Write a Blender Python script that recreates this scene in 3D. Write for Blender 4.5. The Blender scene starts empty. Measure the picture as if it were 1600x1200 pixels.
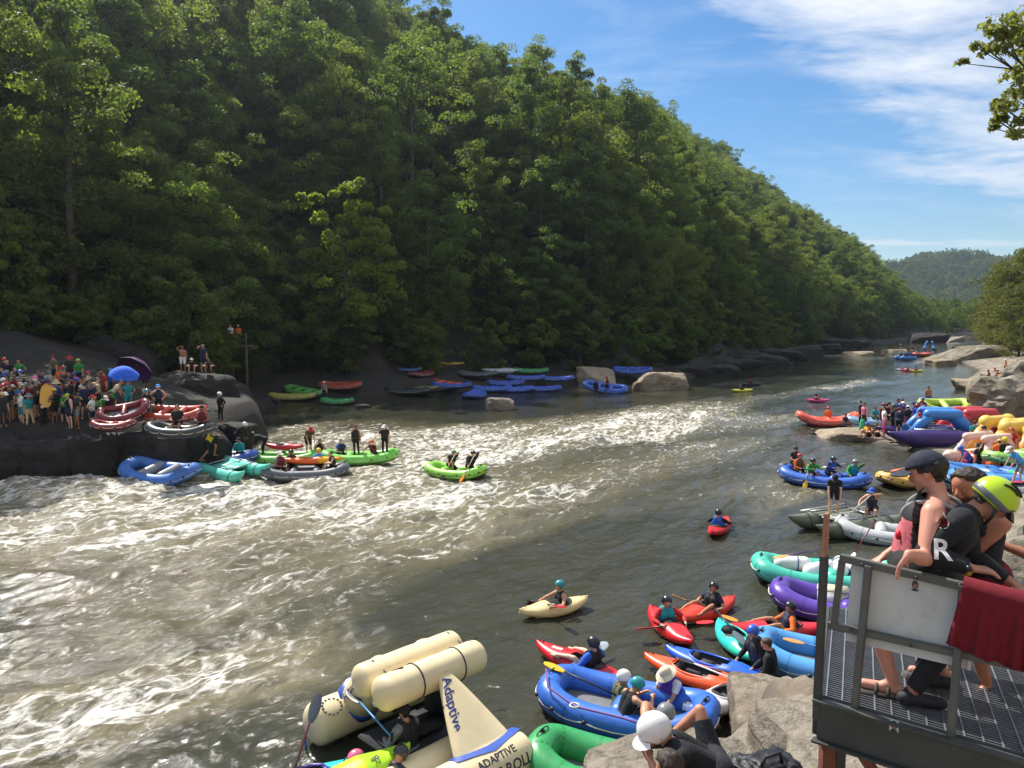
import bpy, bmesh, math, random
import numpy as np
from mathutils import Vector, Matrix

# ------------------------------------------------------------------ camera, sky, sun, exposure
SC = bpy.context.scene
COL = SC.collection
CAM_H, FPX, PITCH = 7.3, 1202.0, math.atan(100 / 1202.0)
cam = bpy.data.cameras.new('camera'); cam_o = bpy.data.objects.new('camera', cam); COL.objects.link(cam_o)
cam.sensor_width = 36; cam.lens = 36 * FPX / 1600; cam.clip_start = 0.1; cam.clip_end = 6000
cam_o.location = (0, 0, CAM_H); cam_o.rotation_euler = (math.pi / 2 - PITCH, 0, 0)
SC.camera = cam_o

SUN_AZ, SUN_EL = math.radians(-36), math.radians(49)      # azimuth from +Y towards +X
sun = bpy.data.lights.new('sun', 'SUN'); sun.energy = 4.9; sun.angle = math.radians(0.5); sun.color = (1.0, 0.955, 0.88)
sun_o = bpy.data.objects.new('sun', sun); COL.objects.link(sun_o)
SUN_V = Vector((math.sin(SUN_AZ) * math.cos(SUN_EL), math.cos(SUN_AZ) * math.cos(SUN_EL), math.sin(SUN_EL)))
sun_o.rotation_euler = (-SUN_V).to_track_quat('-Z', 'Y').to_euler()

W = bpy.data.worlds.new('World'); SC.world = W; W.use_nodes = True
SC.view_settings.view_transform = 'Standard'; SC.view_settings.look = 'None'
SC.view_settings.exposure = 0.62; SC.view_settings.gamma = 1.0
SC.cycles.use_denoising = True
SC.cycles.max_bounces = 6; SC.cycles.diffuse_bounces = 2; SC.cycles.glossy_bounces = 3
SC.cycles.transmission_bounces = 4; SC.cycles.transparent_max_bounces = 8; SC.cycles.volume_bounces = 0
SC.cycles.sample_clamp_indirect = 4; SC.cycles.caustics_reflective = False; SC.cycles.caustics_refractive = False

def world_nodes():
    nt = W.node_tree; N = nt.nodes; L = nt.links; N.clear()
    out = N.new('ShaderNodeOutputWorld'); bg = N.new('ShaderNodeBackground'); bg.inputs['Strength'].default_value = 0.088
    sky = N.new('ShaderNodeTexSky'); sky.sky_type = 'NISHITA'; sky.sun_disc = False
    sky.sun_elevation = SUN_EL; sky.sun_rotation = SUN_AZ
    sky.altitude = 300; sky.air_density = 1.0; sky.dust_density = 0.35; sky.ozone_density = 2.2
    L.new(bg.outputs[0], out.inputs[0])
    tc = N.new('ShaderNodeTexCoord')
    sep = N.new('ShaderNodeSeparateXYZ'); L.new(tc.outputs['Generated'], sep.inputs[0])
    def M(op, a, b=None, c=None):
        n = N.new('ShaderNodeMath'); n.operation = op
        for i, v in enumerate((a, b, c)):
            if v is None: continue
            if isinstance(v, (int, float)): n.inputs[i].default_value = v
            else: L.new(v, n.inputs[i])
        return n.outputs[0]
    zz = M('MAXIMUM', M('ADD', sep.outputs[2], 0.10), 0.03)
    px = M('DIVIDE', sep.outputs[0], zz); py = M('DIVIDE', sep.outputs[1], zz)      # the cloud deck seen in perspective
    cmb = N.new('ShaderNodeCombineXYZ'); L.new(px, cmb.inputs[0]); L.new(py, cmb.inputs[1])
    def noise(scale, det, rough, dist, off, sx=1, sy=1, rot=0):
        mp = N.new('ShaderNodeMapping'); mp.inputs['Location'].default_value = off
        mp.inputs['Scale'].default_value = (sx, sy, 1); mp.inputs['Rotation'].default_value = (0, 0, rot)
        L.new(cmb.outputs[0], mp.inputs[0])
        n = N.new('ShaderNodeTexNoise'); n.inputs['Scale'].default_value = scale; n.inputs['Detail'].default_value = det
        n.inputs['Roughness'].default_value = rough; n.inputs['Distortion'].default_value = dist
        L.new(mp.outputs[0], n.inputs['Vector']); return n.outputs[0]
    n1 = noise(1.5, 8, 0.62, 0.5, (3.1, 1.7, 0), 1.0, 1.9, 0.5)
    n2 = noise(7.0, 6, 0.6, 0.3, (0, 5, 0), 1, 1.5, 0.4)
    # where the bank of cirrus lies: to the right of the valley, thinning towards the horizon
    u = M('DIVIDE', sep.outputs[0], M('MAXIMUM', sep.outputs[1], 0.05))
    v = M('DIVIDE', sep.outputs[2], M('MAXIMUM', sep.outputs[1], 0.05))
    edge = M('SUBTRACT', M('SUBTRACT', v, 0.425), M('MULTIPLY', M('SUBTRACT', u, 0.17), -0.62))   # diagonal lower edge
    bank = M('MULTIPLY', edge, 5.0)
    low = M('MULTIPLY', M('SUBTRACT', 0.055, M('ABSOLUTE', M('SUBTRACT', M('ADD', v, M('MULTIPLY', u, 0.10)), 0.255))), 7.0)
    low = M('MULTIPLY', low, M('MINIMUM', M('MAXIMUM', M('MULTIPLY', M('SUBTRACT', u, 0.44), 6.0), 0), 1))
    strip = M('MULTIPLY', M('SUBTRACT', 0.006, M('ABSOLUTE', M('SUBTRACT', v, 0.098))), 60.0)
    strip = M('MULTIPLY', strip, M('MINIMUM', M('MAXIMUM', M('MULTIPLY', M('SUBTRACT', 0.14, M('ABSOLUTE', M('SUBTRACT', u, 0.54))), 12.0), 0), 1))
    dens = M('MAXIMUM', M('MAXIMUM', M('MINIMUM', bank, 0.42), M('MINIMUM', low, 0.30)), strip)
    cl = M('ADD', M('MULTIPLY', M('SUBTRACT', n1, 0.47), 2.9), M('MULTIPLY', M('SUBTRACT', n2, 0.5), 0.9))
    a = M('ADD', cl, M('MULTIPLY', dens, 1.5))
    a = M('MULTIPLY', a, 0.85)
    gate = M('MINIMUM', M('MAXIMUM', M('MULTIPLY', M('ADD', dens, 0.05), 6.0), 0), 1)
    fac = M('MULTIPLY', M('MINIMUM', M('MAXIMUM', a, 0), 1), gate)
    fac = M('MULTIPLY', fac, 0.92)
    mix = N.new('ShaderNodeMix'); mix.data_type = 'RGBA'
    L.new(fac, mix.inputs['Factor']); L.new(sky.outputs[0], mix.inputs['A'])
    mix.inputs['B'].default_value = (7.6, 7.8, 8.1, 1)
    hs = N.new('ShaderNodeHueSaturation'); hs.inputs['Saturation'].default_value = 1.38
    L.new(sky.outputs[0], hs.inputs['Color']); L.new(hs.outputs[0], mix.inputs['A'])
    L.new(mix.outputs['Result'], bg.inputs[0])
world_nodes()

# ------------------------------------------------------------------ helpers
RND = random.Random(7)
CP, SP = math.cos(PITCH), math.sin(PITCH)
def ray(px, py):
    cx, cy = (px - 800) / FPX, (600 - py) / FPX
    return np.array((cx, CP + cy * SP, -SP + cy * CP))
def at(px, py, z=0.0):                   # the point at height z that a pixel of the photograph looks at
    r = ray(px, py); t = (z - CAM_H) / r[2]
    return Vector((r[0] * t, r[1] * t, z))
def atd(px, py, d):                      # the point at distance d ahead
    r = ray(px, py); t = d / r[1]
    return Vector((r[0] * t, d, CAM_H + r[2] * t))

def srgb(h):
    if isinstance(h, str):
        h = h.lstrip('#'); c = [int(h[i:i + 2], 16) / 255 for i in (0, 2, 4)]
    else: c = [v / 255 for v in h]
    return tuple(v / 12.92 if v <= 0.04045 else ((v + 0.055) / 1.055) ** 2.4 for v in c) + (1.0,)

def _hash(ix, iy, iz, seed):
    h = (ix.astype(np.int64) * 374761393 + iy.astype(np.int64) * 668265263 + iz.astype(np.int64) * 2147483647 + seed * 974634777) & 0xFFFFFFFF
    h = ((h ^ (h >> 13)) * 1274126177) & 0xFFFFFFFF
    h = ((h ^ (h >> 16)) * 2246822519) & 0xFFFFFFFF
    return ((h ^ (h >> 15)) & 0xFFFFFF) / float(0xFFFFFF)
def vnoise(x, y, z=None, seed=0):
    x = np.asarray(x, float); y = np.asarray(y, float); z = np.zeros_like(x) if z is None else np.asarray(z, float)
    ix, iy, iz = np.floor(x), np.floor(y), np.floor(z)
    fx, fy, fz = x - ix, y - iy, z - iz
    fx, fy, fz = [f * f * f * (f * (f * 6 - 15) + 10) for f in (fx, fy, fz)]
    r = 0
    for dx in (0, 1):
        for dy in (0, 1):
            for dz in (0, 1):
                w = (fx if dx else 1 - fx) * (fy if dy else 1 - fy) * (fz if dz else 1 - fz)
                r = r + w * _hash(ix + dx, iy + dy, iz + dz, seed)
    return r * 2 - 1
def fbm(x, y, z=None, oct=4, seed=0, gain=0.5):
    a, f, r = 1.0, 1.0, 0
    for o in range(oct):
        r = r + a * vnoise(np.asarray(x) * f, np.asarray(y) * f, None if z is None else np.asarray(z) * f, seed + o * 17)
        a *= gain; f *= 2.03
    return r
def sstep(a, b, x):
    t = np.clip((np.asarray(x, float) - a) / (b - a), 0, 1); return t * t * (3 - 2 * t)

# ---- objects
def tag(o, label=None, cat=None, group=None, kind=None):
    if label: o['label'] = label
    if cat: o['category'] = cat
    if group: o['group'] = group
    if kind: o['kind'] = kind
    return o
def link(o, parent=None):
    COL.objects.link(o)
    if parent is not None: o.parent = parent
    return o
def empty(name, loc=(0, 0, 0), rz=0.0, label=None, cat=None, group=None, scale=1.0):
    o = bpy.data.objects.new(name, None); link(o); o.location = loc; o.rotation_euler = (0, 0, rz)
    o.scale = (scale,) * 3; o.empty_display_size = 0.2
    return tag(o, label, cat, group)
def mesh_np(name, v, f, smooth=True):
    me = bpy.data.meshes.new(name)
    me.from_pydata([tuple(p) for p in v] if not isinstance(v, np.ndarray) else v.tolist(), [], f if isinstance(f, list) else f.tolist())
    if smooth: me.polygons.foreach_set('use_smooth', np.ones(len(me.polygons), bool))
    me.update(); return me
def obj(name, me, mat=None, parent=None, loc=None, rot=None):
    if mat is not None and len(me.materials) == 0: me.materials.append(mat)
    o = bpy.data.objects.new(name, me); link(o, parent)
    if mat is not None and o.material_slots[0].material is not mat:
        o.material_slots[0].link = 'OBJECT'; o.material_slots[0].material = mat
    if loc is not None: o.location = loc
    if rot is not None: o.rotation_euler = rot
    return o

class MB:                                  # collects shapes, builds ONE mesh
    def __init__(s): s.v = []; s.f = []
    def add(s, v, f):
        k = len(s.v); s.v += [tuple(p) for p in v]; s.f += [tuple(i + k for i in q) for q in f]; return s
    def box(s, c, size, rot=None, bev=0.0):
        bm = bmesh.new(); bmesh.ops.create_cube(bm, size=1)
        for v in bm.verts: v.co = Vector((v.co.x * size[0], v.co.y * size[1], v.co.z * size[2]))
        if bev: bmesh.ops.bevel(bm, geom=list(bm.edges), offset=bev, segments=2, affect='EDGES')
        R = Matrix.Identity(3) if rot is None else rot
        bm.verts.index_update()
        s.add([R @ v.co + Vector(c) for v in bm.verts], [[v.index for v in f.verts] for f in bm.faces]); bm.free(); return s
    def beam(s, a, b, w, h, up=(0, 0, 1), bev=0.0):
        a, b = Vector(a), Vector(b); d = b - a; L = d.length; d.normalize()
        up = Vector(up); sd = d.cross(up)
        if sd.length < 1e-4: sd = d.cross(Vector((0, 1, 0)))
        sd.normalize(); u2 = sd.cross(d)
        R = Matrix((sd, d, u2)).transposed()
        return s.box((a + b) / 2, (w, L, h), R, bev)
    def tube(s, pts, r, n=10, closed=False, cap=True, up=(0, 0, 1)):
        P = [Vector(p) for p in pts]; K = len(P); rr = r if hasattr(r, '__len__') else [r] * K
        V = []; F = []; prev = None
        for i in range(K):
            if closed: t = P[(i + 1) % K] - P[i - 1]
            else: t = P[min(i + 1, K - 1)] - P[max(i - 1, 0)]
            if t.length < 1e-9: t = Vector((0, 0, 1))
            t.normalize()
            if prev is None:
                x = t.cross(Vector(up))
                if x.length < 1e-3: x = t.cross(Vector((1, 0, 0)))
            else: x = prev - t * prev.dot(t)
            x.normalize(); prev = x; y = t.cross(x)
            for k in range(n):
                a = 2 * math.pi * k / n
                V.append(P[i] + (x * math.cos(a) + y * math.sin(a)) * rr[i])
        m = K if closed else K - 1
        for i in range(m):
            j = (i + 1) % K
            for k in range(n):
                F.append((i * n + k, i * n + (k + 1) % n, j * n + (k + 1) % n, j * n + k))
        if cap and not closed:
            F.append(tuple(range(n))[::-1]); F.append(tuple((K - 1) * n + k for k in range(n)))
        return s.add(V, F)
    def sphere(s, c, r, nu=12, nv=8, R=None):
        r = r if hasattr(r, '__len__') else (r, r, r); V = []; F = []; c = Vector(c)
        for j in range(1, nv):
            p = math.pi * j / nv
            for i in range(nu):
                a = 2 * math.pi * i / nu
                q = Vector((r[0] * math.sin(p) * math.cos(a), r[1] * math.sin(p) * math.sin(a), r[2] * math.cos(p)))
                V.append(c + (R @ q if R is not None else q))
        top = Vector((0, 0, r[2])); b = -top
        V.append(c + (R @ top if R is not None else top)); V.append(c + (R @ b if R is not None else b)); T = len(V) - 2
        for j in range(nv - 2):
            for i in range(nu):
                F.append((j * nu + i, (j + 1) * nu + i, (j + 1) * nu + (i + 1) % nu, j * nu + (i + 1) % nu))
        for i in range(nu):
            F.append((T, i, (i + 1) % nu)); F.append((T + 1, (nv - 2) * nu + (i + 1) % nu, (nv - 2) * nu + i))
        return s.add(V, F)
    def capsule(s, a, b, ra, rb=None, n=12, m=4):
        rb = ra if rb is None else rb
        a, b = Vector(a), Vector(b); d = b - a; L = d.length
        d = Vector((0, 0, 1)) if L < 1e-6 else d / L
        pts = []; rad = []
        for i in range(m + 1):
            t = math.pi / 2 * i / m
            pts.append(a - d * ra * math.cos(t)); rad.append(max(ra * math.sin(t), ra * 0.04))
        for i in range(m + 1):
            t = math.pi / 2 * i / m
            pts.append(b + d * rb * math.sin(t)); rad.append(max(rb * math.cos(t), rb * 0.04))
        return s.tube(pts, rad, n)
    def mesh(s, name, smooth=True): return mesh_np(name, s.v, s.f, smooth)
    def build(s, name, mat, parent=None, smooth=True, loc=None, rot=None):
        return obj(name, s.mesh(name, smooth), mat, parent, loc, rot)
def auto_smooth(me, ang=35):
    bm = bmesh.new(); bm.from_mesh(me)
    for e in bm.edges:
        if len(e.link_faces) == 2 and e.calc_face_angle(0) > math.radians(ang): e.smooth = False
    bm.to_mesh(me); bm.free()

# ---- materials
MATS = {}
class NT:
    def __init__(s, name):
        s.m = bpy.data.materials.new(name); s.m.use_nodes = True; s.nt = s.m.node_tree; s.N = s.nt.nodes; s.L = s.nt.links; s.N.clear()
        s.out = s.N.new('ShaderNodeOutputMaterial')
    def new(s, t, **kw):
        n = s.N.new(t)
        for k, v in kw.items():
            if k in n.inputs: s.put(n.inputs[k], v)
            else: setattr(n, k, v)
        return n
    def put(s, sock, v):
        if isinstance(v, bpy.types.NodeSocket): s.L.new(v, sock)
        else: sock.default_value = v
    def math(s, op, a, b=0.0, c=0.0, clamp=False):
        n = s.N.new('ShaderNodeMath'); n.operation = op; n.use_clamp = clamp
        for i, v in enumerate((a, b, c)): s.put(n.inputs[i], v)
        return n.outputs[0]
    def mix(s, fac, a, b, blend='MIX'):
        n = s.N.new('ShaderNodeMix'); n.data_type = 'RGBA'; n.blend_type = blend
        s.put(n.inputs['Factor'], fac); s.put(n.inputs['A'], a); s.put(n.inputs['B'], b); return n.outputs['Result']
    def noise(s, vec, scale, detail=4, rough=0.55, dist=0.0, dim='3D'):
        n = s.new('ShaderNodeTexNoise'); n.noise_dimensions = dim
        if vec is not None: s.L.new(vec, n.inputs['Vector'])
        n.inputs['Scale'].default_value = scale; n.inputs['Detail'].default_value = detail
        n.inputs['Roughness'].default_value = rough; n.inputs['Distortion'].default_value = dist
        return n.outputs[0]
    def ramp(s, fac, a, b, ca=(0, 0, 0, 1), cb=(1, 1, 1, 1)):
        n = s.new('ShaderNodeValToRGB'); e = n.color_ramp.elements
        e[0].position = a; e[1].position = b; e[0].color = ca; e[1].color = cb
        s.put(n.inputs[0], fac); return n.outputs[0]
    def bump(s, h, strength=0.3, dist=0.05):
        n = s.new('ShaderNodeBump'); n.inputs['Strength'].default_value = strength; n.inputs['Distance'].default_value = dist
        s.L.new(h, n.inputs['Height']); return n.outputs[0]
    def coord(s, which='Object'): return s.new('ShaderNodeTexCoord').outputs[which]
    def bsdf(s, **kw):
        n = s.new('ShaderNodeBsdfPrincipled')
        for k, v in kw.items(): s.put(n.inputs[k], v)
        s.L.new(n.outputs[0], s.out.inputs[0]); return n
def mat(name, col, rough=0.5, var=0.12, scale=6.0, bump=0.0, bscale=40.0, metal=0.0, spec=0.5, dirt=0.0, coat=0.0):
    key = (name, str(col), rough, var, bump, metal)
    if key in MATS: return MATS[key]
    c = srgb(col) if isinstance(col, str) else tuple(col) + ((1.0,) if len(col) == 3 else ())
    t = NT(name); co = t.coord('Object')
    n = t.noise(co, scale, 5)
    lo = tuple(x * (1 - var) for x in c[:3]) + (1,); hi = tuple(min(1, x * (1 + var)) for x in c[:3]) + (1,)
    cc = t.mix(t.ramp(n, 0.3, 0.7), lo, hi)
    if dirt:
        d = t.noise(co, scale * 2.3, 6, 0.7)
        cc = t.mix(t.math('MULTIPLY', t.ramp(d, 0.52, 0.72), dirt), cc, (0.10, 0.085, 0.065, 1))
    b = t.bsdf(**{'Base Color': cc, 'Metallic': metal, 'Specular IOR Level': spec})
    t.put(b.inputs['Roughness'], t.math('ADD', t.math('MULTIPLY', t.noise(co, scale * 3, 3), 0.2), max(0.02, rough - 0.1)))
    if coat: b.inputs['Coat Weight'].default_value = coat; b.inputs['Coat Roughness'].default_value = 0.088
    if bump: t.L.new(t.bump(t.noise(co, bscale, 5), bump, 0.02), b.inputs['Normal'])
    MATS[key] = t.m; return t.m
# ------------------------------------------------------------------ banks, terrain, water
def pl(*pts): return np.array([(p[0], p[1]) for p in pts], float)
LEFT = pl((-420, 20), (-60, 35.2), (-24, 35.1), (-16.2, 35.5), (-14.9, 39.6), (-15.2, 48), (-19, 56), (-21, 70), (-10, 73), (3, 86), (14.6, 89), (20, 93),
          (37, 118), (74, 184), (125, 250), (189, 318), (300, 400), (480, 470), (900, 560))
RIGHT = pl((-60, -40), (-6, 2), (-2.6, 6.4), (0.6, 9.0), (2.4, 11.0), (3.6, 12.1), (4.0, 13.2), (6.4, 13.6), (8.7, 14.3), (10.4, 17.3), (12.6, 21.5), (17, 28), (20.6, 36), (22.6, 41), (21.2, 45.0), (22.6, 50.5), (27, 51), (33, 57),
           (46, 70), (54, 92), (68, 112), (78, 134), (92, 152), (136, 222), (166, 262), (205, 296), (320, 360), (500, 430), (900, 520))
def dist_poly(x, y, P):
    x = np.asarray(x, float); y = np.asarray(y, float)
    best = np.full(x.shape, 1e18); sgn = np.zeros(x.shape)
    for (ax, ay), (bx, by) in zip(P[:-1], P[1:]):
        dx, dy = bx - ax, by - ay; L2 = dx * dx + dy * dy
        t = np.clip(((x - ax) * dx + (y - ay) * dy) / L2, 0, 1)
        d2 = (x - ax - t * dx) ** 2 + (y - ay - t * dy) ** 2
        cr = dx * (y - ay) - dy * (x - ax)          # >0: to the left of travel
        m = d2 < best - 1e-9
        best = np.where(m, d2, best); sgn = np.where(m, np.sign(cr), sgn)
    return np.sqrt(best) * np.where(sgn == 0, 1, sgn)
def along(x, y):                                   # metres along the valley
    return np.asarray(x) * 0.56 + np.asarray(y) * 0.83
KX = [-400, 500, 640, 740, 850, 1000, 1130, 1280, 1340, 1390, 1450, 1530, 1700]
KV = [0.78, 0.95, 0.88, 0.79, 0.82, 1.05, 0.90, 0.50, 0.34, 0.18, 0.05, 0.03, 0.03]
def blocks(x, y, s, seed):
    """broken slabs: each jittered cell has its own height and tilt; returns height in -1..1 and nearness of the joint"""
    x = np.asarray(x, float) / s; y = np.asarray(y, float) / s; ix, iy = np.floor(x), np.floor(y)
    b1 = np.full(x.shape, 9.0); b2 = np.full(x.shape, 9.0); h = np.zeros(x.shape); o = np.zeros_like(ix)
    for i in (-1, 0, 1):
        for j in (-1, 0, 1):
            cx, cy = ix + i, iy + j
            ox, oy = cx + _hash(cx, cy, o, seed), cy + _hash(cx, cy, o, seed + 1)
            d = np.maximum(np.abs(x - ox) * 1.0 + 0.25 * np.abs(y - oy), np.abs(y - oy) * 1.1)
            hh = (_hash(cx, cy, o, seed + 2) - .5) * 1.6 + (_hash(cx, cy, o, seed + 3) - .5) * (x - ox) * 1.3 + (_hash(cx, cy, o, seed + 4) - .5) * (y - oy) * 1.3
            m = d < b1
            b2 = np.where(m, b1, np.minimum(b2, d)); h = np.where(m, hh, h); b1 = np.where(m, d, b1)
    return h - 0.55 * (1 - sstep(0.0, 0.16, b2 - b1)), b2 - b1
def height(x, y):
    x = np.asarray(x, float); y = np.asarray(y, float)
    d = dist_poly(x, y, LEFT); e = -dist_poly(x, y, RIGHT)
    a = along(x, y)
    # ---- left bank
    ledge = (1 - sstep(-13, -9, x)) * (1 - sstep(58, 63, y)) 
    lip = 0.35 + 1.9 * ledge
    flat = 7.0 + 9.0 * ledge
    z = lip * sstep(0.0, 0.9, d) + np.clip(d, 0, flat) * (0.13 - 0.03 * ledge)
    top = 112.0
    hill = np.clip(d - flat, 0, None) * 0.80
    hill = top * (1 - np.exp(-hill / top * 1.25)) * 1.08
    hill = hill * np.interp(800 + FPX * x / np.maximum(y, 5.0), KX, KV)      # the ridge sinks downstream
    z = z + hill + fbm(x / 38, y / 38, oct=3, seed=3) * np.clip(d / 25, 0, 1) * 5
    z = z + fbm(x / 2.2, y / 2.2, oct=4, seed=9) * 0.28 * sstep(0.3, 3.0, d)
    zl = np.where(d > 0, z, -1.6 * sstep(0, 1.5, -d))
    # ---- right bank
    near = 1 - sstep(24, 34, y)
    lip = 0.25 + 0.75 * near
    z = lip * sstep(0.0, 0.7, e) + np.clip(e, 0, 7) * (0.10 + 0.26 * near) + np.clip(e - 7, 0, 40) * 0.45 + np.clip(e - 47, 0, 150) * 0.55
    z = z + fbm(x / 1.6, y / 1.6, oct=4, seed=21) * 0.22 * sstep(0.3, 2.0, e) + fbm(x / 14, y / 14, oct=3, seed=5) * 1.4 * np.clip(e / 14, 0, 1) * (1 - near)
    z = z + sstep(0.2, 1.2, e) * (blocks(x + .5 * fbm(x, y, oct=2, seed=8), y, 2.1, 31)[0] * 0.34 + blocks(x, y, 0.8, 51)[0] * 0.10) * (1 - .5 * sstep(25, 60, y))
    z = np.where(e > 0, np.minimum(z, 70), -1.6 * sstep(0, 1.5, -e))
    # keep the photographer's own bank below his feet
    rr = np.hypot(x - 0.5, y + 1.0); z = np.where((e > 0) & (rr < 8), np.minimum(z, 2.9 + 0.05 * rr), z)
    z = np.where(d > 0, zl, z)
    # ---- the far hill that closes the valley
    g = 108 * np.exp(-((x - 820) / 330.0) ** 2) * np.exp(-((y - 1330) / 240.0) ** 2) + 36 * np.exp(-((x - 350) / 300.0) ** 2) * np.exp(-((y - 1250) / 220.0) ** 2)
    g = g * (1 + 0.10 * fbm(x / 90, y / 90, oct=3, seed=77))
    return np.where(y > 560, np.maximum(z, g), z)
def hz(x, y): return float(height(np.array([x]), np.array([y]))[0])

def axis(*segs):
    out = []
    for a, b, s in segs: out += list(np.arange(a, b, s))
    return np.array(out + [segs[-1][1]])
def grid_mesh(name, X, Y, Z):
    ny, nx = X.shape; V = np.stack([X, Y, Z], -1).reshape(-1, 3)
    i = np.arange(ny * nx).reshape(ny, nx)
    F = np.stack([i[:-1, :-1], i[:-1, 1:], i[1:, 1:], i[1:, :-1]], -1).reshape(-1, 4)
    me = bpy.data.meshes.new(name)
    me.vertices.add(len(V)); me.vertices.foreach_set('co', V.ravel())
    me.loops.add(F.size); me.loops.foreach_set('vertex_index', F.ravel())
    me.polygons.add(len(F)); me.polygons.foreach_set('loop_start', np.arange(0, F.size, 4)); me.polygons.foreach_set('loop_total', np.full(len(F), 4))
    me.polygons.foreach_set('use_smooth', np.ones(len(F), bool))
    me.update(calc_edges=True); me.validate(); return me

def rock_material(name, dark, light, moss=None, scale=1.0, stain=0.5):
    t = NT(name); co = t.new('ShaderNodeNewGeometry').outputs['Position']
    mp = t.new('ShaderNodeMapping'); t.L.new(co, mp.inputs[0]); mp.inputs['Scale'].default_value = (1, 1, 1.8)
    n1 = t.noise(mp.outputs[0], 0.9 * scale, 8, 0.62, 0.4); n2 = t.noise(mp.outputs[0], 5.5 * scale, 7, 0.65); n3 = t.noise(co, 22 * scale, 5, 0.6)
    c = t.mix(t.ramp(n1, 0.32, 0.66), dark, light)
    c = t.mix(t.math('MULTIPLY', t.ramp(n2, 0.45, 0.7), 0.55), c, tuple(x * 0.55 for x in dark[:3]) + (1,))
    c = t.mix(t.math('MULTIPLY', t.ramp(n3, 0.5, 0.75), 0.35), c, tuple(min(1, x * 1.35) for x in light[:3]) + (1,))
    vo = t.new('ShaderNodeTexVoronoi'); vo.feature = 'DISTANCE_TO_EDGE'; vo.inputs['Scale'].default_value = 0.55 * scale
    t.L.new(t.mix(0.9, mp.outputs[0], t.new('ShaderNodeTexNoise', Scale=1.3, Detail=6.0).outputs['Color'], 'ADD'), vo.inputs['Vector'])
    crack = t.ramp(vo.outputs[0], 0.0, 0.035)
    c = t.mix(t.math('MULTIPLY', t.math('SUBTRACT', 1.0, crack), 0.28), c, (0.03, 0.026, 0.02, 1))
    if moss is not None:
        nz = t.new('ShaderNodeSeparateXYZ'); t.L.new(t.new('ShaderNodeNewGeometry').outputs['Normal'], nz.inputs[0])
        mk = t.math('MULTIPLY', t.ramp(t.noise(co, 0.7, 6, 0.7), 0.48, 0.62), t.ramp(nz.outputs[2], 0.45, 0.8))
        c = t.mix(mk, c, moss)
    b = t.bsdf(**{'Base Color': c, 'Roughness': 0.8, 'Specular IOR Level': 0.22})
    h = t.math('ADD', t.math('MULTIPLY', n2, 0.5), t.math('ADD', t.math('MULTIPLY', n3, 0.18), t.math('MULTIPLY', crack, 0.14)))
    t.L.new(t.bump(h, 0.95, 0.16 / scale), b.inputs['Normal']); return t.m
M_ROCK = rock_material('river_rock', (0.15, 0.125, 0.095, 1), (0.36, 0.31, 0.245, 1))
M_ROCKM = rock_material('mossy_river_rock', (0.14, 0.12, 0.09, 1), (0.34, 0.295, 0.23, 1), (0.07, 0.075, 0.03, 1))
M_ROCKD = rock_material('shade_darkened_rock', (0.016, 0.015, 0.0135, 1), (0.050, 0.046, 0.040, 1))  # shade of the left and far banks put into the rock colour
M_ROCKT = rock_material('tan_river_rock', (0.22, 0.165, 0.11, 1), (0.42, 0.34, 0.245, 1))

def ground_material():
    t = NT('bank_ground'); pos = t.new('ShaderNodeNewGeometry').outputs['Position']
    sp = t.new('ShaderNodeSeparateXYZ'); t.L.new(pos, sp.inputs[0])
    n1 = t.noise(pos, 0.9, 8, 0.62, 0.3); n2 = t.noise(pos, 6, 7, 0.65); n3 = t.noise(pos, 0.06, 4, 0.6)
    rock = t.mix(t.ramp(n1, 0.32, 0.66), (0.15, 0.125, 0.095, 1), (0.37, 0.315, 0.25, 1))
    rock = t.mix(t.math('MULTIPLY', t.ramp(n2, 0.45, 0.7), 0.5), rock, (0.085, 0.07, 0.055, 1))
    rock = t.mix(t.math('MULTIPLY', t.ramp(t.noise(pos, 0.35, 5, 0.6), 0.5, 0.62), 0.45), rock, (0.16, 0.115, 0.07, 1))
    soil = t.mix(t.ramp(n2, 0.35, 0.7), (0.028, 0.034, 0.014, 1), (0.06, 0.055, 0.03, 1))
    at_ = t.new('ShaderNodeAttribute'); at_.attribute_name = 'rocky'
    m = t.math('ADD', at_.outputs['Fac'], t.math('MULTIPLY', t.math('SUBTRACT', n1, 0.5), 0.9), clamp=True)
    c = t.mix(t.ramp(m, 0.35, 0.6), soil, rock)
    wet_and_shade = t.new('ShaderNodeAttribute'); wet_and_shade.attribute_name = 'wet_and_shade'
    c = t.mix(t.math('MULTIPLY', wet_and_shade.outputs['Fac'], 0.93), c, (0.020, 0.0185, 0.0165, 1))  # near-black tint: painted shade on the left bank, damp waterline on the right
    b = t.bsdf(**{'Base Color': c, 'Roughness': 0.85, 'Specular IOR Level': 0.3})
    t.L.new(t.bump(t.math('ADD', n2, t.math('MULTIPLY', t.noise(pos, 25, 4), 0.25)), 0.7, 0.1), b.inputs['Normal']); return t.m

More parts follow.
